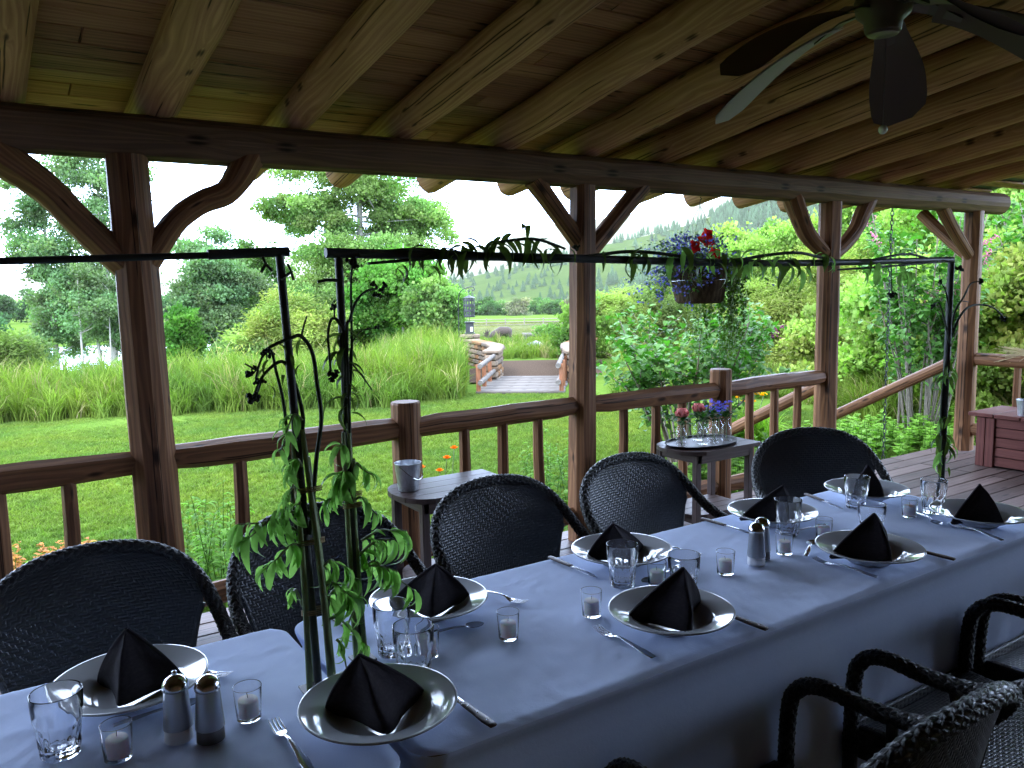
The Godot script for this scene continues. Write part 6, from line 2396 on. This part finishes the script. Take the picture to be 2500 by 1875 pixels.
func build_fan() -> void:
	var hub := Vector3(2.60, 2.43, -1.67)
	var t := thing("ceiling_fan", "ceiling fan with drooping leaf shaped blades under the rafters", "fan", hub)
	var b := B.new()
	b.lathe([Vector2(0.0, -0.012), Vector2(0.052, -0.010), Vector2(0.058, 0.0), Vector2(0.062, 0.03), Vector2(0.085, 0.05), Vector2(0.095, 0.09), Vector2(0.085, 0.13), Vector2(0.03, 0.16), Vector2(0.02, 0.17)], 28)
	obj("motor", b, M.fan_brown, t)
	b = B.new()
	b.lathe([Vector2(0.0, -0.0165), Vector2(0.047, -0.0145), Vector2(0.05, -0.0115)], 24)
	obj("cap", b, M.fan_metal, t)
	b = B.new()
	b.tube([Vector3(0, 0.15, 0), Vector3(0, 0.42, 0)], 0.014, 8)
	obj("rod", b, M.fan_metal, t)
	for i in 5:
		var az := deg_to_rad(-8.0 + 72.0 * i)
		var dir := Vector3(sin(az), 0, -cos(az))
		var sd := Vector3(cos(az), 0, sin(az))
		var droop := func(f: float) -> float: return 0.06 - 0.05 * f - 0.20 * f * f
		var twist := 0.28
		b = B.new()
		for layer in 2:
			var rows: Array = []
			for k in 15:
				var f := k / 14.0
				var w := (0.05 + 0.05 * smoothstep(0.0, 0.75, f)) * (1.0 if f < 0.88 else sqrt(maxf(0.02, 1.0 - pow((f - 0.88) / 0.12, 2.0) * 0.8)))
				var row: Array = []
				for j in 5:
					var s := j / 4.0 * 2.0 - 1.0
					row.append(dir * (0.16 + 0.47 * f) + sd * (s * w) + Vector3(0, droop.call(0.15 + 0.85 * f) + s * w * twist - layer * 0.007, 0))
				if layer == 1:
					row.reverse()
				rows.append(row)
			b.sheet(rows)
		var blade := obj("blade", b, M.fan_skylit if i == 0 else M.fan_brown, t)
		b = B.new()
		ribbon_dir(b, [dir * 0.07 + Vector3(0, 0.07, 0), dir * 0.14 + Vector3(0, 0.06, 0), dir * 0.24 + Vector3(0, droop.call(0.3) - 0.014, 0)], sd + Vector3(0, twist, 0), [0.018, 0.03, 0.012], 0.006)
		obj("bracket", b, M.fan_metal, blade)
	# pull chain with a glass ball
	b = B.new()
	b.tube([Vector3(0.05, -0.005, -0.02), Vector3(0.05, -0.30, -0.02)], 0.0014, 4)
	var pc := obj("pull_chain", b, M.fan_metal, t)
	b = B.new()
	b.ball(Vector3(0.05, -0.315, -0.02), Vector3.ONE * 0.016, 8, 10)
	obj("pull_knob", b, M.crystal, pc)


func ribbon_dir(b: B, path: Array, side: Vector3, half: Array, thick: float) -> void:
	for i in path.size() - 1:
		var a: Vector3 = path[i]
		var e: Vector3 = path[i + 1]
		var up := Vector3(0, thick * 0.5, 0)
		var sa: Vector3 = side * half[i]
		var se: Vector3 = side * half[i + 1]
		b.fq(a - sa + up, a + sa + up, e + se + up, e - se + up)
		b.fq(a + sa - up, a - sa - up, e - se - up, e + se - up)
		b.fq(a + sa - up, e + se - up, e + se + up, a + sa + up)
		b.fq(e - se - up, a - sa - up, a - sa + up, e - se + up)


# ------------------------------------------------------------------ basket, rain chain, flower stands
func build_basket() -> void:
	var at := Vector3(4.38, 1.455, -4.2)
	var t := thing("hanging_basket", "dark woven hanging basket on thin wires below the eave", "basket", at)
	var b := B.new()
	b.lathe([Vector2(0, 0.0), Vector2(0.155, 0.0), Vector2(0.172, 0.02), Vector2(0.202, 0.16), Vector2(0.22, 0.285), Vector2(0.21, 0.29), Vector2(0.2, 0.26), Vector2(0.0, 0.262)], 32, Vector3.ZERO, func(i: int, a: float, r: float) -> float: return r * (1.0 + 0.012 * sin(a * 23.0 + i * 1.7)))
	obj("pot", b, M.coir, t)
	b = B.new()
	var ring: Array = []
	for i in 33:
		var a := TAU * i / 32
		ring.append(Vector3(cos(a) * 0.207, 0.165 + 0.004 * sin(a * 5.0), sin(a) * 0.207))
	b.tube(ring, 0.003, 5)
	obj("wire_hoop", b, M.steel, t)
	for i in 4:
		var a := TAU * i / 4 + 0.5
		b = B.new()
		b.tube([Vector3(cos(a) * 0.207, 0.16, sin(a) * 0.207), Vector3(cos(a) * 0.222, 0.29, sin(a) * 0.222), Vector3(0.0, 0.70, 0)], 0.0016, 4)
		obj("wire", b, M.black_metal, t)
	b = B.new()
	b.tube(spline([Vector3(0, 0.69, 0), Vector3(0, 0.735, 0), Vector3(0.015, 0.75, 0), Vector3(0.0, 0.76, 0)], 4), 0.003, 5)
	obj("hook", b, M.black_metal, t)
	var p := thing("basket_flowers", "red begonia, blue lobelia and trailing green plants growing in the hanging basket", "plant", at + Vector3(0, 0.25, 0))
	var r := RandomNumberGenerator.new()
	r.seed = 44
	# lobelia on the left, the frame's -x side seen from the porch
	var lob: Array = []
	var lb := B.new()
	for i in 5:
		lb.col = Color(1, 1, 1)
		leaf_shape(lb, Vector3.ZERO, Basis(Vector3.UP, TAU * i / 5.0) * Basis(Vector3.RIGHT, -0.3), 0.011, 0.007)
	var lm := lb.mesh()
	var stemb := B.new()
	for i in 460:
		var side := -1.0 if r.randf() < 0.68 else 0.65
		var e := Vector3(side * r.randf_range(0.02, 0.42), r.randf_range(-0.12, 0.24), r.randfn() * 0.15)
		e.y -= 0.5 * maxf(0.0, absf(e.x) - 0.2) * r.randf() * 2.2
		var s := Vector3(side * 0.08, 0.03, r.randfn() * 0.08)
		stemb.tube([s, (s + e) * 0.5 + Vector3(0, 0.05, 0), e], 0.0013, 3, false, false)
		for k in 5:
			var q := e + Vector3(r.randfn(), r.randfn(), r.randfn()) * 0.018
			lob.append([Transform3D(Basis(Vector3(r.randfn(), r.randfn(), r.randfn()).normalized(), r.randf() * PI) * Basis.from_scale(Vector3.ONE * r.randf_range(0.8, 1.3)), q), Color(0.14, 0.15, 0.48) * r.randf_range(0.5, 1.5) if r.randf() < 0.62 else Color(0.04, 0.09, 0.03)])
	copies("lobelia", lm, M.petal, lob, p)
	obj("lobelia_stems", stemb, M.dark_stem, p).set_meta("kind", "stuff")
	for q in [Vector3(-0.05, 0.19, 0.08), Vector3(0.03, 0.24, 0.04), Vector3(-0.16, 0.15, 0.1), Vector3(0.02, 0.10, 0.12), Vector3(0.09, 0.2, 0.0)]:
		var fb := B.new()
		for i in 7:
			var a: float = TAU * i / 7 + q.x * 9.0
			fb.col = Color(0.62, 0.02, 0.018) * r.randf_range(0.7, 1.2)
			leaf_shape(fb, q, Basis(Vector3.RIGHT, 1.1) * Basis(Vector3.UP, a) * Basis(Vector3.RIGHT, -0.5 + 0.35 * (i % 2)), 0.062, 0.06)
		obj("begonia_bloom", fb, M.petal, p)
	# trailing stems
	var tr: Array = []
	var tl := B.new()
	tl.col = Color(1, 1, 1)
	leaf_shape(tl, Vector3.ZERO, Basis(), 0.026, 0.022)
	var tm := tl.mesh()
	var vine := B.new()
	for i in 100:
		var a := r.randf_range(-1.1, 1.1) if i < 80 else r.randf_range(0.9, 4.6)
		var o := Vector3(cos(a), 0, sin(a)) * r.randf_range(0.2, 0.33)
		var len := r.randf_range(0.2, 0.72) if i < 80 else r.randf_range(0.05, 0.2)
		var pts: Array = []
		for k in 6:
			pts.append(o + Vector3(r.randfn() * 0.012, 0.03 - len * k / 5.0, r.randfn() * 0.012) + Vector3(cos(a), 0, sin(a)) * 0.02 * sin(k * 0.6))
		vine.tube(pts, 0.0013, 3, false, false)
		for k in int(len * 95):
			var f := r.randf() * 5.0
			var q: Vector3 = (pts[mini(int(f), 4)] as Vector3).lerp(pts[mini(int(f), 4) + 1], f - int(f)) + Vector3(r.randfn(), r.randfn(), r.randfn()) * 0.01
			tr.append([Transform3D(Basis(Vector3.UP, r.randf() * TAU) * Basis(Vector3.RIGHT, r.randf_range(-0.2, 1.2)) * Basis.from_scale(Vector3.ONE * r.randf_range(0.7, 1.3)), q), Color(0.085, 0.15, 0.02) * r.randf_range(0.6, 1.4)])
	copies("trailing_leaves", tm, M.leaf, tr, p)
	obj("trailing_stems", vine, M.stem, p).set_meta("kind", "stuff")
	var bl := lance(8, 0.095, 0.036, 1.8)
	for i in 18:
		var a := r.randf() * TAU
		put("leaf", bl, leaf_tone(r), p, Transform3D(Basis(Vector3.UP, a) * Basis(Vector3.RIGHT, r.randf_range(-0.5, 0.7)), Vector3(sin(a) * 0.1, r.randf_range(0.06, 0.16), cos(a) * 0.1)))


var leaf_mats: Array = []


func leaf_tone(r: RandomNumberGenerator) -> Material:
	if leaf_mats.is_empty():
		for i in 5:
			var m: StandardMaterial3D = M.leaf.duplicate()
			var k: float = [0.4, 0.6, 0.8, 1.05, 1.35][i]
			m.albedo_color = lin(0.042 * k, 0.105 * k, 0.018 * k)
			m.vertex_color_use_as_albedo = false
			m.resource_name = "leaf_tone_%d" % i
			leaf_mats.append(m)
	return leaf_mats[r.randi() % 5]


func build_chain() -> void:
	var t := thing("rain_chain", "dark rain chain of iron links hanging from the eave to the garden", "chain", Vector3(7.33, 0, -4.55))
	var b := B.new()
	var pts: Array = []
	for i in 13:
		var a := TAU * i / 12
		pts.append(Vector3(cos(a) * 0.013, sin(a) * 0.027, 0))
	b.tube(pts, 0.0042, 5, false, false)
	var m := b.mesh()
	var y := 2.27
	var i := 0
	while y > -0.42:
		put("link", m, M.black_metal, t, Transform3D(Basis(Vector3.UP, 0.3 + (PI / 2) * (i % 2)), Vector3(0.004 * sin(i * 0.8), y, 0)))
		y -= 0.044
		i += 1


func leaf_at(parent: Node, m: Mesh, r: RandomNumberGenerator, at: Vector3, yaw: float, drop: float, s: float, tone: Material = null) -> void:
	put("leaf", m, tone if tone else leaf_tone(r), parent, Transform3D(Basis(Vector3.UP, yaw) * Basis(Vector3.RIGHT, drop) * Basis(Vector3.FORWARD, r.randf_range(-0.5, 0.5)) * Basis.from_scale(Vector3.ONE * s), at))


func stem_along(parent: Node, called: String, pts: Array, rads: Array, m: Material) -> Array:
	var sp := spline(pts, 5)
	var b := B.new()
	b.tube(sp, lerped(rads, sp.size()), 7)
	obj(called, b, m, parent)
	return sp


func build_flower_stands() -> void:
	var z := -1.60
	var r := RandomNumberGenerator.new()
	r.seed = 123
	var lm: Array = [lance(11, 0.105, 0.021, 2.0), lance(12, 0.085, 0.016, 1.6), lance(13, 0.12, 0.023, 2.5)]
	# left arch
	var t := thing("flower_stand", "dark metal arch stand reaching left over the left table", "stand")
	var b := B.new()
	b.tube([Vector3(0.527, 0.763, -1.588), Vector3(0.515, 1.2, -1.596), Vector3(0.497, 1.678, -1.602)], 0.0085, 10)
	obj("pole", b, M.pole_metal, t)
	b = B.new()
	b.tube([Vector3(-1.75, 0.763, -1.56), Vector3(-1.75, 1.60, -1.58)], 0.0095, 10)
	obj("pole", b, M.pole_metal, t)
	b = B.new()
	b.tube([Vector3(-1.75, 1.60, -1.58), Vector3(0.40, 1.672, -1.6)], 0.0065, 10)
	obj("crossbar", b, M.pole_metal, t)
	b = B.new()
	b.tube([Vector3(0.36, 1.672, -1.6), Vector3(0.516, 1.679, -1.602)], 0.0098, 10)
	obj("sleeve", b, M.pole_metal, t)
	b = B.new()
	b.box(Vector3(0.515, 0.7665, -1.585), Vector3(0.05, 0.004, 0.05), 0.001)
	obj("base_plate", b, M.black_metal, t)
	b = B.new()
	for q in [[0.462, 1.658, 0.5], [0.512, 1.642, -0.6]]:
		b.tube([Vector3(q[0], q[1] + 0.012, -1.6), Vector3(q[0] + 0.004, q[1] - 0.004, -1.592), Vector3(q[0] + q[2] * 0.03, q[1] - 0.018, -1.588)], 0.003, 5)
		b.tube([Vector3(q[0] + 0.004, q[1] - 0.004, -1.592), Vector3(q[0] - q[2] * 0.012, q[1] - 0.02, -1.59)], 0.003, 5)
	obj("wire_tie", b, M.pole_metal, t)
	# right arch
	t = thing("flower_stand", "dark metal arch stand spanning the whole right table", "stand")
	b = B.new()
	b.tube([Vector3(0.645, 0.763, -1.655), Vector3(0.632, 1.2, -1.625), Vector3(0.620, 1.678, -1.602)], 0.0085, 10)
	obj("pole", b, M.pole_metal, t)
	b = B.new()
	b.tube([Vector3(2.975, 0.763, -1.608), Vector3(2.978, 1.66, -1.61)], 0.0115, 10)
	obj("pole", b, M.pole_metal, t)
	b = B.new()
	b.tube(spline([Vector3(0.592, 1.677, -1.6), Vector3(1.2, 1.668, -1.603), Vector3(2.0, 1.655, -1.607), Vector3(2.984, 1.668, -1.61)], 5), 0.0105, 10)
	obj("crossbar", b, M.pole_metal, t)
	b = B.new()
	b.box(Vector3(0.655, 0.7665, -1.655), Vector3(0.05, 0.005, 0.05), 0.001)
	obj("base_plate", b, M.black_metal, t)
	b = B.new()
	b.tube([Vector3(0.62, 1.62, -1.6), Vector3(0.592, 1.622, -1.598), Vector3(0.572, 1.618, -1.6)], 0.0035, 5)
	obj("wire_tie", b, M.pole_metal, t)
	# stems tied to the left pole
	var s := thing("flower_bouquet", "bundle of green stems with drooping seed heads tied to the left stand", "plant")
	for q in [[0.505, -1.580, 0.503, 1.30, 0.0065], [0.546, -1.560, 0.522, 1.34, 0.0075], [0.562, -1.592, 0.533, 1.26, 0.0065], [0.528, -1.615, 0.510, 1.18, 0.006]]:
		stem_along(s, "stem", [Vector3(q[0], 0.766, q[1]), Vector3(lerpf(q[0], q[2], 0.5), 1.02, q[1] + 0.003), Vector3(q[2], q[3], -1.598)], [q[4], q[4] * 0.95, q[4] * 0.7], M.stem)
	var curls: Array = [
		[[[0.525, 1.10], [0.545, 1.254], [0.560, 1.339], [0.561, 1.407], [0.551, 1.475], [0.529, 1.51], [0.505, 1.506], [0.471, 1.494], [0.452, 1.481]], 0.0048],
		[[[0.513, 1.10], [0.520, 1.285], [0.524, 1.343], [0.518, 1.405], [0.502, 1.450], [0.482, 1.460], [0.452, 1.435], [0.432, 1.40]], 0.0045],
		[[[0.500, 1.10], [0.494, 1.307], [0.484, 1.385], [0.477, 1.442], [0.466, 1.485], [0.448, 1.47], [0.437, 1.43]], 0.0035]]
	var sd: Material = M.dark_stem  # upper stems toned dark as silhouettes against the sky
	for c in curls:
		var pts: Array = []
		for q in c[0]:
			pts.append(Vector3(q[0], q[1], -1.595 + r.randf_range(-0.012, 0.012)))
		var sp := stem_along(s, "curled_stem", pts, [c[1], c[1] * 0.9, c[1] * 0.6], sd)
	for q in [[0.428, 1.392, 0.016], [0.436, 1.425, 0.010], [0.425, 1.440, 0.011], [0.447, 1.425, 0.009], [0.452, 1.485, 0.010], [0.466, 1.478, 0.009], [0.432, 1.452, 0.007], [0.505, 1.515, 0.006]]:
		seed_head(s, Vector3(q[0], q[1], -1.592 + r.randf_range(-0.01, 0.01)), q[2], r)
	for q in [[[0.452, 1.481], [0.440, 1.455], [0.428, 1.44]], [[0.446, 1.43], [0.438, 1.41], [0.430, 1.396]], [[0.44, 1.445], [0.425, 1.455], [0.414, 1.462]], [[0.53, 1.51], [0.537, 1.535], [0.543, 1.55]]]:
		stem_along(s, "curled_stem", [Vector3(q[0][0], q[0][1], -1.592), Vector3(q[1][0], q[1][1], -1.590), Vector3(q[2][0], q[2][1], -1.59)], [0.0025, 0.002, 0.0015], sd)
	var dark: StandardMaterial3D = M.leaf.duplicate()
	dark.vertex_color_use_as_albedo = false
	dark.albedo_color = lin(0.016, 0.032, 0.01)  # leaf copy darkened to stand as a silhouette against bright sky
	dark.backlight = lin(0.12, 0.2, 0.03)
	for k in 12:
		leaf_at(s, lm[1], r, Vector3(r.randf_range(0.435, 0.53), r.randf_range(1.405, 1.512), -1.592), r.randf() * TAU, r.randf_range(0.2, 1.0), r.randf_range(0.35, 0.6), dark)
	# leaf whorls: [x, y, count, reach left(-)/right(+), droop, scale, twig end x, twig end y]
	for q in [[0.515, 1.245, 9, 0.0, 0.75, 0.75, 0.49, 1.25], [0.51, 1.10, 16, -1.0, 0.9, 1.0, 0.42, 1.145], [0.53, 1.13, 6, -0.4, 0.8, 0.8, 0.5, 1.17], [0.545, 1.02, 9, 0.7, 1.0, 1.0, 0.575, 1.03], [0.52, 1.34, 5, -0.4, 0.5, 0.7, 0.49, 1.335], [0.555, 0.955, 7, 0.8, 1.05, 1.1, 0.59, 0.96], [0.502, 0.95, 4, -0.6, 0.9, 0.7, 0.48, 0.99], [0.57, 0.86, 8, 0.5, 1.1, 0.6, 0.585, 0.80]]:
		leaf_spray(s, lm, r, Vector3(q[0], q[1], -1.585), Vector3(q[6], q[7], -1.575), q[2], q[4], q[5])
	for q in [[0.50, 1.15, 0.425, 1.142, 12, 0.75, 1.05], [0.505, 1.08, 0.45, 1.07, 9, 0.8, 0.95], [0.505, 1.30, 0.475, 1.30, 5, 0.6, 0.7], [0.545, 0.98, 0.585, 0.97, 8, 0.9, 1.0], [0.55, 0.91, 0.60, 0.875, 7, 0.9, 0.85], [0.50, 1.20, 0.475, 1.19, 6, 0.9, 0.85]]:
		leaf_spray(s, lm, r, Vector3(q[0], q[1], -1.582), Vector3(q[2], q[3], -1.565), q[4], q[5], q[6])
	b = B.new()
	for y in [1.19, 1.08, 0.93]:
		for w in 3:
			var ring: Array = []
			for i in 11:
				var a := TAU * i / 10
				ring.append(Vector3(0.527 + cos(a) * 0.028, y + 0.004 * w + 0.006 * sin(a), -1.586 + sin(a) * 0.026))
			b.tube(ring, 0.0013, 4, false, false)
	obj("twine", b, M.twine, s)
	# stems tied to the right stand's left pole
	s = thing("flower_bouquet", "bundle of green stems with dark umbels tied to the middle pole", "plant")
	for q in [[0.658, -1.645, 0.626, 1.36, 0.0062], [0.634, -1.640, 0.615, 1.30, 0.0065], [0.667, -1.668, 0.636, 1.24, 0.006]]:
		stem_along(s, "stem", [Vector3(q[0], 0.766, q[1]), Vector3(lerpf(q[0], q[2], 0.5), 1.05, q[1] + 0.012), Vector3(q[2], q[3], -1.608)], [q[4], q[4] * 0.95, q[4] * 0.6], M.stem)
	for c in [[[[0.625, 1.3], [0.628, 1.51], [0.635, 1.539], [0.650, 1.575], [0.672, 1.597], [0.70, 1.602]], 0.0035], [[[0.62, 1.3], [0.623, 1.49], [0.612, 1.535], [0.600, 1.541], [0.591, 1.511], [0.588, 1.45], [0.592, 1.425]], 0.0035], [[[0.63, 1.35], [0.638, 1.47], [0.66, 1.512], [0.695, 1.519]], 0.002], [[[0.625, 1.32], [0.640, 1.46], [0.646, 1.62], [0.650, 1.66]], 0.003], [[[0.628, 1.46], [0.66, 1.42], [0.682, 1.385]], 0.002]]:
		var pts: Array = []
		for q in c[0]:
			pts.append(Vector3(q[0], q[1], -1.6 + r.randf_range(-0.01, 0.01)))
		stem_along(s, "curled_stem", pts, [c[1], c[1] * 0.9, c[1] * 0.6], sd)
	for q in [[0.70, 1.605, 0.008], [0.712, 1.598, 0.009], [0.706, 1.588, 0.008], [0.693, 1.612, 0.008], [0.72, 1.61, 0.008], [0.695, 1.59, 0.007], [0.588, 1.428, 0.010], [0.598, 1.424, 0.010], [0.592, 1.415, 0.009], [0.603, 1.432, 0.007], [0.697, 1.52, 0.008], [0.604, 1.565, 0.009], [0.648, 1.662, 0.014], [0.655, 1.652, 0.011]]:
		seed_head(s, Vector3(q[0], q[1], -1.598), q[2], r)
	stem_along(s, "curled_stem", [Vector3(0.604, 1.541, -1.6), Vector3(0.605, 1.555, -1.6), Vector3(0.604, 1.565, -1.6)], [0.002, 0.002, 0.002], sd)
	for k in 26:
		leaf_at(s, lm[k % 2], r, Vector3(0.627 + r.randfn() * 0.006, r.randf_range(1.33, 1.52), -1.603), r.randf_range(0.8, 2.3) + (PI if k % 2 == 0 else 0.0), r.randf_range(0.0, 0.9), r.randf_range(0.4, 0.75), dark)
	for q in [[0.63, 1.20, 14, 0.4, 0.85, 0.95, 0.61, 1.20], [0.635, 1.21, 6, 0.4, 0.9, 0.8, 0.655, 1.215], [0.65, 1.02, 12, 0.8, 0.9, 0.95, 0.715, 1.045], [0.655, 0.98, 10, 0.6, 1.0, 1.0, 0.70, 0.985], [0.645, 0.96, 7, -0.5, 0.9, 0.8, 0.605, 0.95], [0.64, 0.90, 6, -0.5, 1.0, 0.7, 0.60, 0.86], [0.625, 1.17, 8, 0, 0.8, 0.9, 0.585, 1.165], [0.64, 1.14, 6, 0, 0.9, 0.8, 0.665, 1.13], [0.655, 1.05, 8, 0, 0.6, 0.95, 0.72, 1.065], [0.66, 0.99, 7, 0, 0.9, 0.9, 0.725, 0.955], [0.62, 1.26, 6, 0, 0.6, 0.7, 0.60, 1.26]]:
		leaf_spray(s, lm, r, Vector3(q[0], q[1], -1.63), Vector3(q[6], q[7], -1.61), q[2], q[4], q[5])
	b = B.new()
	for y in [1.13, 1.155]:
		for w in 3:
			var ring: Array = []
			for i in 11:
				var a := TAU * i / 10
				ring.append(Vector3(0.636 + cos(a) * 0.021, y + 0.004 * w + 0.005 * sin(a), -1.625 + sin(a) * 0.021))
			b.tube(ring, 0.0013, 4, false, false)
	obj("twine", b, M.twine, s)
	# vine along the long crossbar
	s = thing("vine_garland", "leafy vine tied along the long crossbar, partly toned as a dark silhouette", "plant")
	var path: Array = []
	for i in 19:
		path.append(Vector3(0.66 + i * 0.128, 1.672 + 0.014 * sin(i * 1.3), -1.6 + 0.012 * cos(i * 1.7)))
	stem_along(s, "stem", path, [0.004, 0.005, 0.004], sd)
	for q in [[[0.68, 1.655], [0.80, 1.664], [0.90, 1.672]], [[1.72, 1.648], [1.84, 1.656], [1.98, 1.66]], [[2.28, 1.634], [2.5, 1.642], [2.9, 1.66]], [[0.98, 1.70], [1.10, 1.712], [1.2, 1.69]]]:
		stem_along(s, "stem", [Vector3(q[0][0], q[0][1], -1.592), Vector3(q[1][0], q[1][1], -1.588), Vector3(q[2][0], q[2][1], -1.595)], [0.003, 0.004, 0.003], sd)
	var groups: Array = [[0.76, 1.66, 5, 0.5, false], [0.83, 1.68, 12, 0.6, false], [0.92, 1.69, 14, 0.7, false], [1.0, 1.70, 8, 0.8, false], [1.09, 1.71, 10, 0.9, false], [1.18, 1.69, 5, 0.6, false], [1.33, 1.68, 3, 0.5, false], [1.44, 1.68, 9, 0.75, false], [1.60, 1.69, 8, 0.85, true], [1.68, 1.675, 9, 0.85, true], [1.80, 1.68, 9, 0.8, true], [1.90, 1.665, 12, 0.85, true], [2.02, 1.66, 7, 0.8, true], [2.10, 1.645, 6, 0.9, true], [2.22, 1.675, 7, 0.7, true], [2.46, 1.645, 7, 0.8, true], [2.66, 1.635, 9, 0.8, true], [2.8, 1.66, 3, 0.5, true]]
	for q in groups:
		for k in q[2]:
			leaf_at(s, lm[r.randi() % 3], r, Vector3(q[0] + r.randfn() * 0.028, q[1] + r.randfn() * 0.008, -1.598 + r.randfn() * 0.012), (PI / 2 if r.randf() < 0.5 else -PI / 2) + r.randfn() * 0.7, r.randf_range(-0.6 if k % 4 == 0 else 0.1, 1.0), q[3] * r.randf_range(0.65, 1.1), leaf_tone(r) if q[4] and r.randf() < 0.75 else dark)
	for q in [[1.235, 1.695, 0.011], [2.585, 1.545, 0.012], [2.60, 1.552, 0.010], [2.572, 1.55, 0.009]]:
		seed_head(s, Vector3(q[0], q[1], -1.595), q[2], r)
	stem_along(s, "stem", [Vector3(2.585, 1.648, -1.6), Vector3(2.58, 1.6, -1.596), Vector3(2.586, 1.55, -1.595)], [0.002, 0.002, 0.0015], sd)
	# stems on the far right pole
	s = thing("flower_bouquet", "thin vine stems with arching seed heads on the far right pole", "plant")
	for c in [[[[2.985, 0.95], [2.99, 1.30], [3.0, 1.40], [3.05, 1.47], [3.15, 1.497], [3.27, 1.486], [3.36, 1.44]], 0.005], [[[2.985, 1.3], [3.0, 1.46], [3.05, 1.53], [3.13, 1.578], [3.19, 1.585]], 0.004], [[[2.975, 1.35], [2.93, 1.50], [2.88, 1.51], [2.86, 1.50]], 0.003], [[[2.975, 1.45], [2.94, 1.55], [2.90, 1.585]], 0.003], [[[2.99, 1.35], [3.02, 1.50], [3.1, 1.51]], 0.0025], [[[2.965, 0.9], [2.96, 1.1], [2.968, 1.3]], 0.006]]:
		var pts: Array = []
		for q in c[0]:
			pts.append(Vector3(q[0], q[1], -1.605 + r.randf_range(-0.012, 0.012)))
		stem_along(s, "curled_stem", pts, [c[1], c[1] * 0.9, c[1] * 0.6], sd)
	for q in [[3.365, 1.435, 0.013], [3.35, 1.442, 0.01], [3.19, 1.588, 0.014], [2.862, 1.502, 0.012], [2.90, 1.588, 0.012], [3.02, 1.64, 0.014], [3.04, 1.632, 0.012]]:
		seed_head(s, Vector3(q[0], q[1], -1.605), q[2], r)
	for q in [[2.98, 1.26, 12, 0.85], [2.985, 1.10, 6, 0.8], [2.99, 0.99, 12, 0.9], [2.96, 1.0, 6, 0.9], [2.98, 0.90, 8, 0.8]]:
		for k in q[2]:
			leaf_at(s, lm[r.randi() % 3], r, Vector3(q[0] + r.randfn() * 0.01, q[1] + r.randfn() * 0.022, -1.605 + r.randfn() * 0.01), r.randf() * TAU, r.randf_range(0.2, 1.1), q[3] * r.randf_range(0.6, 1.1), dark if r.randf() < 0.6 else leaf_tone(r))


func leaf_spray(parent: Node, lm: Array, r: RandomNumberGenerator, a: Vector3, e: Vector3, n: int, drop: float, s: float) -> void:
	var far := e + (e - a) * 0.5 + Vector3(0, -0.012, r.randfn() * 0.012)
	var mid := (a + e) * 0.5 + Vector3(0, 0.016, r.randfn() * 0.01)
	var sp := stem_along(parent, "twig", [a, mid, e, far], [0.0034, 0.0026, 0.0018, 0.0012], M.stem)
	var out := atan2(e.x - a.x, e.z - a.z)
	for k in int(n * 1.7):
		var q: Vector3 = sp[r.randi_range(1, sp.size() - 1)]
		var side := 1.0 if k % 2 == 0 else -1.0
		leaf_at(parent, lm[r.randi() % 3], r, q, out + side * r.randf_range(0.2, 1.5), clampf(drop + r.randfn() * 0.45, -0.5, 1.45), s * r.randf_range(0.35, 0.85))


func seed_head(parent: Node, at: Vector3, rad: float, r: RandomNumberGenerator) -> void:
	var b := B.new()
	for k in 12:
		var o := Vector3(r.randfn(), r.randfn(), r.randfn()).normalized() * rad * r.randf_range(0.2, 0.8)
		b.ball(at + o, Vector3.ONE * rad * r.randf_range(0.25, 0.45), 3, 5)
	obj("seed_head", b, M.seed_head, parent)
